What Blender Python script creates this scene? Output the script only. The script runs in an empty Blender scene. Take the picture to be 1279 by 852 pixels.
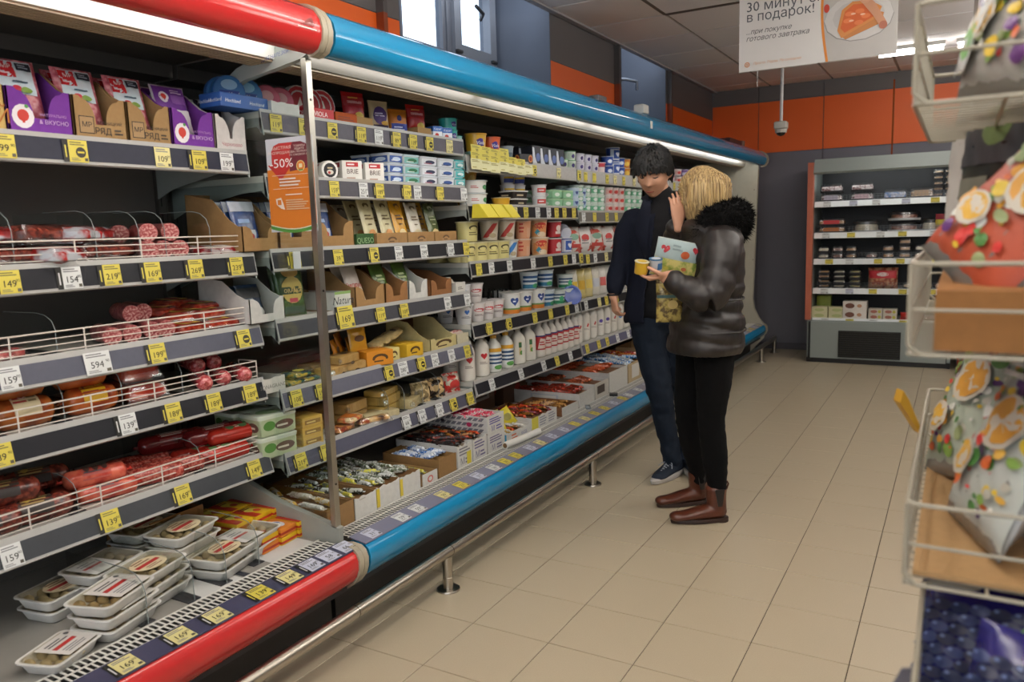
import bpy, math, random
from mathutils import Vector, Matrix
PI = math.pi
SC = bpy.context.scene
COL = SC.collection
random.seed(7)
# ------------------------------------------------------------------ camera, world, light, exposure
def look_camera():
    yaw, pitch, roll = -0.5213, -0.1409, -0.0316
    f = Vector((math.sin(yaw)*math.cos(pitch), math.cos(yaw)*math.cos(pitch), math.sin(pitch)))
    r = Vector((math.cos(yaw), -math.sin(yaw), 0)); u = r.cross(f)
    r2 = r*math.cos(roll)+u*math.sin(roll); u2 = -r*math.sin(roll)+u*math.cos(roll)
    cd = bpy.data.cameras.new('camera'); cam = bpy.data.objects.new('camera', cd); COL.objects.link(cam)
    m = Matrix((r2, u2, -f)).transposed().to_4x4(); m.translation = Vector((1.447, -2.177, 1.376))
    cam.matrix_world = m
    cd.sensor_width = 36; cd.lens = 27.5; cd.clip_start = 0.02; cd.clip_end = 200
    cd.dof.use_dof = True; cd.dof.focus_distance = 3.3; cd.dof.aperture_fstop = 4.0
    SC.camera = cam
look_camera()
w = bpy.data.worlds.new('world'); SC.world = w; w.use_nodes = True
w.node_tree.nodes['Background'].inputs[0].default_value = (0.86, 0.92, 1.0, 1)
w.node_tree.nodes['Background'].inputs[1].default_value = 3.4
SC.view_settings.view_transform = 'Standard'; SC.view_settings.look = 'None'
SC.view_settings.gamma = 1; SC.view_settings.use_curve_mapping = False
SC.view_settings.exposure = -0.06
CEIL_POWER = 9.5      # emission strength of the ceiling lamps
CASE_POWER = 10.0      # emission strength of the tubes in the cabinets
SC.cycles.use_denoising = True
SC.cycles.max_bounces = 6; SC.cycles.diffuse_bounces = 3; SC.cycles.glossy_bounces = 3
SC.cycles.transmission_bounces = 4; SC.cycles.transparent_max_bounces = 12
SC.cycles.caustics_reflective = False; SC.cycles.caustics_refractive = False
SC.cycles.sample_clamp_indirect = 4.0
# ------------------------------------------------------------------ materials
def lin(h):
    h = h.lstrip('#'); o = []
    for i in (0, 2, 4):
        c = int(h[i:i+2], 16)/255
        o.append(c/12.92 if c <= .04045 else ((c+.055)/1.055)**2.4)
    return (*o, 1)
_M = {}
def M(h, kind='p', **k):
    """procedural material; kind: p plain, f glossy film, c card, m metal, e light, g clear plastic, w wet enamel"""
    key = (h, kind, tuple(sorted(k.items())))
    if key in _M: return _M[key]
    m = bpy.data.materials.new(f'{kind}_{h}'); m.use_nodes = True
    nt = m.node_tree; N = nt.nodes; L = nt.links; b = N['Principled BSDF']; c = lin(h)
    if kind == 'e':
        N.remove(b); e = N.new('ShaderNodeEmission'); e.inputs[0].default_value = c; e.inputs[1].default_value = k.get('s', 5)
        L.new(e.outputs[0], N['Material Output'].inputs[0]); _M[key] = m; return m
    if kind == 'g':
        N.remove(b); t = N.new('ShaderNodeBsdfTransparent'); g = N.new('ShaderNodeBsdfGlossy'); x = N.new('ShaderNodeMixShader')
        lw = N.new('ShaderNodeLayerWeight'); lw.inputs[0].default_value = .5; fr = N.new('ShaderNodeMath'); fr.operation = 'POWER'; fr.inputs[1].default_value = 4; L.new(lw.outputs['Facing'], fr.inputs[0])
        ad = N.new('ShaderNodeMath'); ad.operation = 'MULTIPLY_ADD'; ad.inputs[1].default_value = .6; ad.inputs[2].default_value = k.get('a', .03)
        t.inputs[0].default_value = c; g.inputs['Roughness'].default_value = k.get('r', .12)
        L.new(fr.outputs[0], ad.inputs[0]); L.new(ad.outputs[0], x.inputs[0])
        L.new(t.outputs[0], x.inputs[1]); L.new(g.outputs[0], x.inputs[2]); L.new(x.outputs[0], N['Material Output'].inputs[0])
        _M[key] = m; return m
    rough = {'p': .5, 'f': .2, 'c': .75, 'm': .28, 'w': .22}[kind]
    b.inputs['Roughness'].default_value = k.get('r', rough)
    if kind == 'm': b.inputs['Metallic'].default_value = 1
    if kind == 'c': b.inputs['Specular IOR Level'].default_value = .2
    tc = N.new('ShaderNodeTexCoord'); no = N.new('ShaderNodeTexNoise'); mx = N.new('ShaderNodeMix'); mx.data_type = 'RGBA'
    mp = N.new('ShaderNodeMapping'); mp.inputs['Scale'].default_value = k.get('st', (1, 1, 1))
    no.inputs['Scale'].default_value = k.get('sc', {'c': 60, 'm': 30, 'w': 3}.get(kind, 25)); no.inputs['Detail'].default_value = 3
    v = k.get('v', {'c': .12, 'f': .06, 'm': .1, 'w': .06}.get(kind, .06))
    c2 = lin(k['h2']) if 'h2' in k else tuple(x*(1-v*2) for x in c[:3])+(1,)
    mx.inputs[6].default_value = c; mx.inputs[7].default_value = c2
    L.new(tc.outputs['Object'], mp.inputs[0]); L.new(mp.outputs[0], no.inputs['Vector'])
    if 'h2' in k:
        rp = N.new('ShaderNodeMapRange'); rp.inputs[1].default_value = k.get('lo', .42); rp.inputs[2].default_value = k.get('hi', .58)
        L.new(no.outputs[0], rp.inputs[0]); L.new(rp.outputs[0], mx.inputs[0])
    else: L.new(no.outputs[0], mx.inputs[0])
    L.new(mx.outputs[2], b.inputs['Base Color'])
    if k.get('bump') or kind == 'c':
        bp = N.new('ShaderNodeBump'); bp.inputs['Strength'].default_value = k.get('bump', .15); bp.inputs['Distance'].default_value = k.get('bd', .002)
        L.new(no.outputs[0], bp.inputs['Height']); L.new(bp.outputs[0], b.inputs['Normal'])
    _M[key] = m; return m
def mottle(a, b2, c, sc=60, r=.3, bump=.3):
    """three-tone mottled print, meat or foil"""
    key = ('mottle', a, b2, c, sc, r)
    if key in _M: return _M[key]
    m = bpy.data.materials.new('mottle'); m.use_nodes = True
    nt = m.node_tree; N = nt.nodes; L = nt.links; b = N['Principled BSDF']; b.inputs['Roughness'].default_value = r
    tc = N.new('ShaderNodeTexCoord'); no = N.new('ShaderNodeTexNoise'); no.inputs['Scale'].default_value = sc; no.inputs['Detail'].default_value = 2
    cr = N.new('ShaderNodeValToRGB'); e = cr.color_ramp; e.interpolation = 'LINEAR'
    e.elements[0].position = .38; e.elements[0].color = lin(a); e.elements[1].position = .62; e.elements[1].color = lin(c)
    x = e.elements.new(.5); x.color = lin(b2)
    L.new(tc.outputs['Object'], no.inputs['Vector']); L.new(no.outputs[0], cr.inputs[0]); L.new(cr.outputs[0], b.inputs['Base Color'])
    bp = N.new('ShaderNodeBump'); bp.inputs['Strength'].default_value = bump; bp.inputs['Distance'].default_value = .003
    L.new(no.outputs[0], bp.inputs['Height']); L.new(bp.outputs[0], b.inputs['Normal'])
    _M[key] = m; return m
# ------------------------------------------------------------------ mesh builder
def rring(w, d, r, k=3):
    """rounded rectangle ring, w along x, d along y"""
    r = min(r, w/2-1e-5, d/2-1e-5); o = []
    for cx, cy, a0 in ((w/2-r, d/2-r, 0), (-w/2+r, d/2-r, 90), (-w/2+r, -d/2+r, 180), (w/2-r, -d/2+r, 270)):
        for i in range(k+1):
            a = math.radians(a0+90*i/k); o.append((cx+r*math.cos(a), cy+r*math.sin(a)))
    return o
def cring(r, n=16, ry=None): return [(r*math.cos(2*PI*i/n), (ry or r)*math.sin(2*PI*i/n)) for i in range(n)]
class MB:
    def __init__(s): s.v = []; s.f = []; s.mi = []; s.mats = []
    def m(s, mat):
        if mat not in s.mats: s.mats.append(mat)
        return s.mats.index(mat)
    def add(s, vs, fs, mat):
        o = len(s.v); s.v += [tuple(v) for v in vs]; i = s.m(mat)
        for f in fs: s.f.append(tuple(a+o for a in f)); s.mi.append(i)
        return s
    def box(s, mat, x0, x1, y0, y1, z0, z1, T=None):
        vs = [(x, y, z) for z in (z0, z1) for y in (y0, y1) for x in (x0, x1)]
        if T: vs = [T @ Vector(v) for v in vs]
        return s.add(vs, [(0, 2, 3, 1), (4, 5, 7, 6), (0, 1, 5, 4), (2, 6, 7, 3), (0, 4, 6, 2), (1, 3, 7, 5)], mat)
    def rings(s, mat, R, cap=(1, 1), closed=True, loop=False):
        n = len(R[0]); vs = [p for r in R for p in r]; fs = []
        m = len(R) if loop else len(R)-1
        for j in range(m):
            for i in range(n if closed else n-1):
                a = j*n+i; b = j*n+(i+1) % n; c = ((j+1) % len(R))*n+(i+1) % n; d = ((j+1) % len(R))*n+i
                fs.append((a, b, c, d))
        if cap[0] and not loop: fs.append(tuple(range(n))[::-1])
        if cap[1] and not loop: fs.append(tuple(range((len(R)-1)*n, len(R)*n)))
        return s.add(vs, fs, mat)
    def loft(s, mat, prof, shape, cap=(1, 1), off=(0, 0)):
        """prof: list of (z, inset or radius); shape(value) -> ring"""
        return s.rings(mat, [[(x+off[0], y+off[1], z) for x, y in shape(a)] for z, a in prof], cap)
    def lathe(s, mat, prof, n=20, cap=(1, 1), off=(0, 0)): return s.loft(mat, prof, lambda r: cring(max(r, 1e-5), n), cap, off)
    def rbox(s, mat, w, d, h, r=.004, z=0, off=(0, 0)):
        q = min(r*.6, h*.3)
        return s.loft(mat, [(z, q), (z+q, 0), (z+h-q, 0), (z+h, q)], lambda i: rring(w-2*i, d-2*i, r, 2), off=off)
    def tube(s, mat, P, r, n=8, closed=False):
        P = [Vector(p) for p in P]; R = []; ref = None
        for i, p in enumerate(P):
            a = P[i-1] if (i or closed) else p; b = P[(i+1) % len(P)] if (i < len(P)-1 or closed) else p
            t = (b-a).normalized()
            if ref is None: ref = t.orthogonal().normalized()
            ref = (ref-t*ref.dot(t)).normalized(); q = t.cross(ref)
            rr = r[i] if isinstance(r, (list, tuple)) else r
            R.append([p+ref*rr*math.cos(2*PI*k/n)+q*rr*math.sin(2*PI*k/n) for k in range(n)])
        return s.rings(mat, R, loop=closed)
    def prism(s, mat, poly, a0, a1, axis='y'):
        """poly of 2D points (x,z) extruded along y, (y,z) along x, (x,y) along z"""
        f = {'y': lambda p, a: (p[0], a, p[1]), 'x': lambda p, a: (a, p[0], p[1]), 'z': lambda p, a: (p[0], p[1], a)}[axis]
        return s.rings(mat, [[f(p, a0) for p in poly], [f(p, a1) for p in poly]])
    def mesh(s, name, smooth=True, ang=38):
        me = bpy.data.meshes.new(name); me.from_pydata(s.v, [], s.f)
        for m in s.mats: me.materials.append(m)
        me.polygons.foreach_set('material_index', s.mi)
        if smooth:
            me.polygons.foreach_set('use_smooth', [True]*len(s.f)); me.set_sharp_from_angle(angle=math.radians(ang))
        me.update(); return me
def link(name, data, parent=None, loc=None, rot=None, scl=None):
    o = bpy.data.objects.new(name, data); COL.objects.link(o)
    if parent: o.parent = parent
    if loc is not None: o.location = loc
    if rot is not None: o.rotation_euler = rot
    if scl is not None: o.scale = scl
    return o
def tag(o, label, cat, group=None, kind=None):
    if label: o['label'] = label
    if cat: o['category'] = cat
    if group: o['group'] = group
    if kind: o['kind'] = kind
    return o
def struct(name, mb, parent=None, **k):
    o = link(name, mb.mesh(name, **k), parent)
    if not parent: o['kind'] = 'structure'
    return o
# node = (name, mesh, [children], extra) ; a prototype that can be put many times
def node(name, mb, ch=(), **k): return (name, mb.mesh(name, **k) if isinstance(mb, MB) else mb, list(ch))
def put(nd, parent=None, loc=None, rot=None, scl=None):
    o = link(nd[0], nd[1], parent, loc, rot, scl)
    for c in nd[2]: put(c, o)
    return o
_C = {}
def cached(fn):
    def g(*a, **kw):
        a = tuple(tuple(x) if isinstance(x, list) else x for x in a)
        k = (fn.__name__, a, tuple(sorted(kw.items())))
        if k not in _C: _C[k] = fn(*a, **kw)
        return _C[k]
    return g
# ------------------------------------------------------------------ flat print
_T = {}
def text_tris(s, italic=0.0, bold=0.0):
    """a word in Blender's own font, as flat triangles, 1 unit cap height"""
    k = (s, italic, bold)
    if k in _T: return _T[k]
    cu = bpy.data.curves.new('t', 'FONT'); cu.body = s; cu.resolution_u = 2; cu.shear = italic; cu.offset = 0.0
    cu.fill_mode = 'NONE'
    ob = bpy.data.objects.new('t', cu); me = bpy.data.meshes.new_from_object(ob)
    from mathutils.geometry import delaunay_2d_cdt
    P = [Vector((v.co.x/.72, v.co.y/.72)) for v in me.vertices]; E = [tuple(e.vertices) for e in me.edges]
    cv, _e, cf = delaunay_2d_cdt(P, E, [], 0, 1e-5)[:3]; seg = [(P[a], P[b]) for a, b in E]
    def ins(x, y):       # even-odd rule over the outlines
        c = False
        for a, b in seg:
            if (a.y > y) != (b.y > y) and x < (b.x-a.x)*(y-a.y)/(b.y-a.y)+a.x: c = not c
        return c
    vs = [(v.x, v.y) for v in cv]; ts = []
    for f in cf:
        x = sum(cv[q].x for q in f)/len(f); y = sum(cv[q].y for q in f)/len(f)
        if ins(x, y): ts.append(tuple(f))
    w = max([v[0] for v in vs] or [0])
    bpy.data.objects.remove(ob); bpy.data.curves.remove(cu); bpy.data.meshes.remove(me)
    _T[k] = (vs, ts, w); return _T[k]
def prin(mb, F, shapes, step=.02, kind='p', l0=1, dz=.0003):
    """flat print on a surface F(u, v, off): r rect, e ellipse, h heart, t text, l small lines, p polygon"""
    dz = min(dz, .005/max(1, len(shapes)))
    for li, sh in enumerate(shapes):
        off = dz*(l0+li); t = sh[0]; col = sh[-1]; mat = M(col, kind) if isinstance(col, str) else col
        if t == 'r':
            _, x0, y0, x1, y1, _ = sh
            nx = max(1, int(abs(x1-x0)/step+.5)); ny = max(1, int(abs(y1-y0)/step/1.5+.5))
            vs = [F(x0+(x1-x0)*i/nx, y0+(y1-y0)*j/ny, off) for j in range(ny+1) for i in range(nx+1)]
            fs = [(j*(nx+1)+i, j*(nx+1)+i+1, (j+1)*(nx+1)+i+1, (j+1)*(nx+1)+i) for j in range(ny) for i in range(nx)]
            mb.add(vs, fs, mat)
        elif t in 'eh':
            if t == 'e': _, cx, cy, rx, ry, _ = sh; n = 14; pts = [(math.cos(2*PI*i/n)*rx, math.sin(2*PI*i/n)*ry) for i in range(n)]
            else:
                _, cx, cy, q, _ = sh; n = 18
                pts = [(q*math.sin(a)**3, q*(13*math.cos(a)-5*math.cos(2*a)-2*math.cos(3*a)-math.cos(4*a))/16) for a in [-2*PI*i/n for i in range(n)]]
            vs = [F(cx, cy, off)]+[F(cx+x*.55, cy+y*.55, off) for x, y in pts]+[F(cx+x, cy+y, off) for x, y in pts]
            fs = []
            for i in range(n):
                j = (i+1) % n; fs += [(0, 1+i, 1+j), (1+i, 1+n+i, 1+n+j, 1+j)]
            mb.add(vs, fs, mat)
        elif t == 'p' and step > .5:
            mb.add([F(x, y, off) for x, y in sh[1]], [tuple(range(len(sh[1])))], mat)
        elif t == 'p':      # convex outline cut into upright strips so that it follows the curve
            pl = sh[1]; xa = min(p[0] for p in pl); xb = max(p[0] for p in pl); n = max(2, int((xb-xa)/step+.5)); cols = []
            for i in range(n+1):
                x = xa+(xb-xa)*min(.9999, max(.0001, i/n)); ys = []
                for k in range(len(pl)):
                    (ax, ay), (bx, by) = pl[k-1], pl[k]
                    if (ax-x)*(bx-x) <= 0 and abs(ax-bx) > 1e-9: ys.append(ay+(by-ay)*(x-ax)/(bx-ax))
                cols.append((x, min(ys), max(ys)))
            for (x0, a0, b0), (x1, a1, b1) in zip(cols, cols[1:]):
                nv = max(1, int(max(b0-a0, b1-a1)/.02))
                vs = [F(x, a+(b2-a)*j/nv, off) for j in range(nv+1) for x, a, b2 in ((x0, a0, b0), (x1, a1, b1))]
                mb.add(vs, [(2*j, 2*j+1, 2*j+3, 2*j+2) for j in range(nv)], mat)
        elif t == 't':
            s, x, y, h = sh[1:5]; al = sh[5] if len(sh) > 6 else 'c'; it = sh[6] if len(sh) > 7 else 0.0
            bo = sh[7] if len(sh) > 8 else 0.0
            vs, ts, w = text_tris(s, it, 0.0)
            ox = x-(w*h/2 if al == 'c' else w*h if al == 'r' else 0)
            if step < .05: off += .0012
            for q, dx in enumerate((-bo*.6, bo*.6) if bo else (0,)): mb.add([F(ox+(a+dx)*h, y+b*h, off+.00007*q) for a, b in vs], ts, mat)
        elif t == 'l':     # block of small printed lines
            _, x0, y0, x1, y1, n, _ = sh
            for i in range(n):
                yy = y1-(y1-y0)*(i+.5)/n; hh = (y1-y0)/n*.25; e = x0+(x1-x0)*(.72+.28*((i*37 % 10)/10))
                nx = max(1, int(abs(e-x0)/step+.5))
                for q in range(nx):
                    a, b = x0+(e-x0)*q/nx, x0+(e-x0)*(q+1)/nx
                    mb.add([F(a, yy-hh, off), F(b, yy-hh, off), F(b, yy+hh, off), F(a, yy+hh, off)], [(0, 1, 2, 3)], mat)
    return mb
def FX(x=0.0, y0=0.0, z0=0.0):      # plane facing +x, u to +y
    return lambda u, v, o: (x+o, y0+u, z0+v)
def FY(y=0.0, x0=0.0, z0=0.0):      # plane facing -y, u to +x
    return lambda u, v, o: (x0+u, y-o, z0+v)
def FZ(z=0.0):                      # plane facing up, u to +y, v to -x
    return lambda u, v, o: (-v, u, z+o)
def FC(rf):                         # round body: u is arc length round from +x, rf(v) radius
    return lambda u, v, o: ((rf(v)+o)*math.cos(u/rf(v)), (rf(v)+o)*math.sin(u/rf(v)), v)

# ------------------------------------------------------------------ the room
WX, YF, ZC = -0.98, 6.60, 2.79
GREYW = M('#6d6c75', 'p', sc=4, v=.05, r=.6); ORANGE = M('#e5621a', 'p', sc=3, v=.05, r=.5); NICHE = M('#596170', 'p', sc=5, v=.04, r=.7)
GREYD = M('#605c5c', 'p', sc=4, v=.05, r=.6)
mb = MB(); mb.box(M('#5d5347', 'c', sc=80), -1.6, 5.2, -5.2, 6.8, -.06, -.003)
floor = struct('floor', mb)
tm = M('#bcae94', 'p', sc=260, v=.09, r=.33)
tmesh = MB(); tmesh.loft(tm, [(-.01, 0), (-.0012, 0), (0, .0014)], lambda i: [(.1484-i, .1484-i), (-.1484+i, .1484-i), (-.1484+i, -.1484+i), (.1484-i, -.1484+i)], cap=(0, 1))
tme = tmesh.mesh('tile', ang=10)
cells = [(i, j) for i in range(-5, 17) for j in range(-17, 22)]
def cellkey(c):
    x, y = c[0]*.3+.15-1.447, c[1]*.3+.15+2.177
    fw = x*-.498+y*.867; sd = x*.867+y*.498
    return (0 if fw > .8 and abs(sd) < fw*.72+.3 and c[0] >= -2 else 50)+math.hypot(x, y)
cells.sort(key=cellkey)
rest = MB()
for n, (i, j) in enumerate(cells):
    x, y = i*.3+.15, j*.3+.15
    if n < 290: link('tile', tme, floor, (x, y, 0), (0, 0, (i*7+j*3) % 4*PI/2))
    else: rest.add([(x-.148, y-.148, 0), (x+.148, y-.148, 0), (x+.148, y+.148, 0), (x-.148, y+.148, 0)], [(0, 1, 2, 3)], tm)
o = link('tile_field', rest.mesh('tile_field'), floor); o['kind'] = 'stuff'
# far wall with its panels
mb = MB(); mb.box(M('#5c5a60'), -1.6, 5.2, YF+.012, YF+.2, 0, 3.3)
wall_far = struct('wall_far', mb)
xs = [-1.13+.65*k for k in range(10)]
for a in xs:
    for nm, z0, z1, m in (('lower_panel', 0, 2.095, GREYW), ('orange_panel', 2.105, 2.63, ORANGE), ('upper_panel', 2.64, 3.2, GREYD)):
        b = MB(); b.box(m, a+.004, a+.646, YF, YF+.014, z0, z1); link('panel', b.mesh('panel'), wall_far)
b = MB(); b.box(M('#4c4a50'), -1.1, 5.1, YF-.012, YF, 0, .07); struct('baseboard_far', b)
for xx in (.82,):
    b = MB(); b.box(M('#8a4421', 'm', r=.5), xx-.012, xx+.003, YF-.006, YF+.001, 1.9, 2.72); struct('trim_1', b)
# window wall: piers, niches, windows
def pier(y0, y1, zo, name='wall_window_side'):
    b = MB(); b.box(GREYW, WX-.46, WX, y0, y1, 2.09, 3.3)
    p = struct(name, b)
    for z0, z1, m in ((2.09, zo, ORANGE), (zo+.004, 3.2, GREYD)):
        c = MB(); c.box(m, WX, WX+.006, y0, y1, z0, z1); link('panel', c.mesh('panel'), p)
    for yy in (y0, y1):
        c = MB(); c.box(NICHE, WX-.46, WX+.008, yy-.004, yy+.004, 2.09, 3.3); link('corner_trim', c.mesh('corner_trim'), p)
    return p
pier(-5, 1.04, 2.40); pier(2.665, 3.93, 2.485); pier(5.02, YF, 2.49)
for yy, zo in ((.86, 2.40), (3.78, 2.485), (5.02+.05, 2.49)):
    b = MB(); b.box(M('#7a3210', 'p'), WX+.004, WX+.05, yy, yy+.03, 2.09, zo); b.box(M('#4a4747', 'p'), WX+.004, WX+.05, yy, yy+.03, zo, 3.1); struct('trim_2', b)
b = MB(); b.box(NICHE, -1.62, -1.48, 3.9, 5.05, 2.0, 3.3); b.box(NICHE, -1.445, -1.40, 2.60, 2.68, 2.0, 3.3); b.box(NICHE, -1.62, -1.4, 1.0, 1.5, 2.0, 3.3)
b.box(NICHE, -1.62, -1.36, .9, 2.7, 2.0, 2.44); b.box(NICHE, -1.62, -1.36, .9, 2.7, 3.05, 3.3)
struct('wall_window_niche', b)
b = MB(); b.box(M('#50505a'), -1.62, -1.2, -5.2, 6.8, 0, 2.05); struct('wall_left', b)
b = MB(); b.box(NICHE, -1.62, WX-.0, -5.2, 6.8, 2.05, 2.088); struct('trim_3', b)
FRM = M('#666a74', 'p', r=.4); SKYG = M('#eef4fa', 'g', a=.02, r=.05)
def frame(mb, m, y0, y1, z0, z1, t, x0, x1):
    mb.box(m, x0, x1, y0, y0+t, z0, z1); mb.box(m, x0, x1, y1-t, y1, z0, z1)
    mb.box(m, x0, x1, y0+t, y1-t, z0, z0+t); mb.box(m, x0, x1, y0+t, y1-t, z1-t, z1)
b = MB(); frame(b, FRM, 1.48, 2.56, 2.40, 3.08, .05, -1.42, -1.34); b.box(FRM, -1.42, -1.34, 2.0, 2.08, 2.4, 3.08)
win = struct('window_1', b)
b = MB(); frame(b, FRM, 1.53, 2.0, 2.45, 3.03, .035, -1.40, -1.35); link('window_sash', b.mesh('s'), win)
b = MB(); frame(b, M('#777c86', 'p', r=.4), 2.05, 2.55, 2.46, 3.0, .075, -1.37, -1.315); s = link('window_sash', b.mesh('s'), win)
for y0, y1, z0 in ((1.56, 1.97, 2.48), (2.12, 2.48, 2.53)):
    b = MB(); b.box(SKYG, -1.375, -1.371, y0, y1, z0, 2.99); link('pane', b.mesh('pane'), win)
for yy in (2.08, 2.5):
    b = MB(); b.rbox(M('#2b2b2e'), .03, .06, .02, .006); link('hinge', b.mesh('hinge'), win, (-1.31, yy, 2.475))
b = MB(); b.tube(M('#2a2a2e'), [(-1.30, 2.33, 2.72), (-1.26, 2.30, 2.745), (-1.25, 2.20, 2.77)], .012); link('handle', b.mesh('handle'), win)
b = MB(); b.tube(M('#8b93a0', 'm', r=.5), [(-1.475, 4.05, 2.62), (-1.25, 4.2, 2.62), (-1.1, 4.35, 2.62), (-1.02, 4.4, 2.60), (-1.02, 4.4, 2.53)], .014); tag(link('ventilation_crank', b.mesh('c')), 'dark bent crank arm sticking out of the second window recess', 'crank')
# bare trees behind the window glass
for k, (ty, rr) in enumerate(((1.0, 3), (2.6, 5), (5.4, 9))):
    b = MB(); R = random.Random(rr)
    b.tube(M('#a8adb2', 'c'), [(0, 0, 0), (.05, .02, 2), (-.02, .1, 4), (.1, .05, 6)], [.1, .08, .05, .02], 6)
    for q in range(26):
        z = 2.2+R.random()*3.4; a = R.random()*6.3; l = .6+R.random()*.9
        b.tube(M('#a8adb2', 'c'), [(0, 0, z), (math.cos(a)*l*.5, math.sin(a)*l*.5, z+.35*l), (math.cos(a)*l, math.sin(a)*l, z+.9*l)], [.03, .018, .006], 5)
    tag(link('bare_tree', b.mesh('tree'), None, (-9-k, ty*2.2+1, -.5)), ('thin bare tree seen faintly through the tall window pane', 'pale leafless tree outside behind the small opening casement', 'leafless pale tree farthest off outside the window')[k], 'tree')
# ceiling: T grid and tiles
XE = -.93
b = MB(); b.box(M('#8f867c', 'p'), XE, 5.2, -5.2, YF, ZC+.012, ZC+.06)
ceil = struct('ceiling', b)
b = MB(); b.box(M('#a8a4a6', 'p'), XE-.03, XE+.012, -5.2, YF, ZC-.012, ZC+.06); link('edge_trim', b.mesh('edge_trim'), ceil)
cl = [M('#ece7e6', 'p', sc=120, v=.03, r=.8), M('#e8e3e4', 'p', sc=120, v=.03, r=.8), M('#efe8e2', 'p', sc=120, v=.03, r=.8)]
cm = []
for m in cl:
    q = MB(); q.box(m, .012, .598, .012, .603, ZC, ZC+.011); cm.append(q.mesh('ceiling_tile'))
for i in range(-1, 9):
    for j in range(-14, 6):
        x0 = -.36+.61*i if i >= 0 else -.93; y0 = 3.2+.615*j
        if i == 0 and j == 0: pass
        if y0 < -3 and i > 4: continue
        if i < 0:
            q = MB(); q.box(cl[j % 3], x0+.015, -.372, y0+.012, min(y0+.603, YF-.01), ZC, ZC+.011); link('tile', q.mesh('tile'), ceil); continue
        if y0+.6 > YF: 
            q = MB(); q.box(cl[j % 3], x0+.012, x0+.598, y0+.012, YF-.01, ZC, ZC+.011); link('tile', q.mesh('tile'), ceil); continue
        link('tile', cm[(i*5+j*3) % 3], ceil, (x0, y0, 0))
b = MB(); b.box(M('#4f463c', 'p'), -.36, 3.5, 3.175, 3.215, ZC-.004, ZC+.012); b.box(M('#6a5a4a', 'p'), -.372, -.348, -3, 3.2, ZC-.003, ZC+.012)  # wide dark strip painted for the shade in an open slot, beside a bar
link('slot_shade_and_bar', b.mesh('slot_shade_and_bar'), ceil)
# rest of the shop, behind the photographer and to the right
b = MB(); b.box(M('#8c8a8c', 'p', sc=4), 5.0, 5.2, -5.2, 6.8, 0, 3.3); struct('wall_right', b)
WBK = M('#9a989a', 'p', sc=4); b = MB(); b.box(WBK, -1.6, 5.2, -5.4, -5.2, 0, .7); b.box(WBK, -1.6, 5.2, -5.4, -5.2, 2.6, 3.3); b.box(WBK, -1.6, -.6, -5.4, -5.2, .7, 2.6); b.box(WBK, 4.6, 5.2, -5.4, -5.2, .7, 2.6); struct('wall_back', b)
b = MB(); frame(b, FRM, -.6, 4.6, .7, 2.6, .06, 0, .08); b.box(FRM, 0, .08, 1.1, 1.18, .7, 2.6); b.box(FRM, 0, .08, 2.8, 2.88, .7, 2.6)
b.v = [(y, -5.30+x, z) for x, y, z in b.v]; struct('added_rear_window', b)  # unseen window, added so daylight from behind brightens ceiling and far wall
# ceiling lamps: long housings with a bright diffuser
def lamp(x, y, lx, ly, s, label, grp=None, hd=.07):
    h = MB(); h.box(M('#d8d8d4', 'p', r=.4), *((-lx/2, lx/2, -ly/2, ly/2, .02, .05) if hd < .02 else (-.02, .02, -ly/2, ly/2, .02, .035)))
    d = MB(); d.box(M('#fffaf2', 'e', s=s), -lx/2+.012, lx/2-.012, -ly/2+.012, ly/2-.012, -hd, .02)
    dn = .05 if hd < .02 else .24
    ch = [node('diffuser', d)]
    if dn > .1:
        up = MB(); up.box(M('#fffaf2', 'e', s=s*5.0), -.07, .07, -ly/2+.03, ly/2-.03, .036, .044); ch.append(node('upward_diffuser', up))  # extra glow on top, added only to lighten the ceiling
        r_ = MB()
        for q in (-.5, .5): r_.tube(M('#c8c8c8', 'p'), [(0, q, .02), (0, q, dn)], .003, 5)
        ch.append(node('hanging_rod', r_))
    o = put(node('ceiling_lamp', h, ch), None, (x, y, ZC-dn)); tag(o, label, 'lamp', grp)
lamp(1.02, 5.36, .5, .07, CEIL_POWER*3, 'left short bright ceiling tube fixture above the far cabinet', None, .018)
lamp(1.60, 5.36, .5, .07, CEIL_POWER*3, 'right short bright ceiling tube fixture above the far cabinet', None, .018)
for x, y, nm in ((.55, -3.4, 'unseen hanging tube lamp far behind the photographer over this aisle'), (.55, -1.5, 'unseen hanging tube lamp just behind the photographer over this aisle'), (.55, .10, 'unseen hanging tube lamp over the near end of this aisle'),
        (1.80, -2.4, 'unseen hanging tube lamp above the wire rack, rear one'), (1.80, -.6, 'unseen hanging tube lamp above the wire rack, front one'), (1.85, 1.9, 'unseen hanging tube lamp above the wide part of the aisle'),
        (2.25, 3.9, 'unseen hanging tube lamp right of the far grey cooler'), (3.6, .3, 'unseen hanging tube lamp over the next aisle, near'), (3.6, 3.2, 'unseen hanging tube lamp over the next aisle, far')):
    lamp(x, y, .16, 1.25, CEIL_POWER, nm)  # lamps out of view, hung below the ceiling to brighten it
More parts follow.
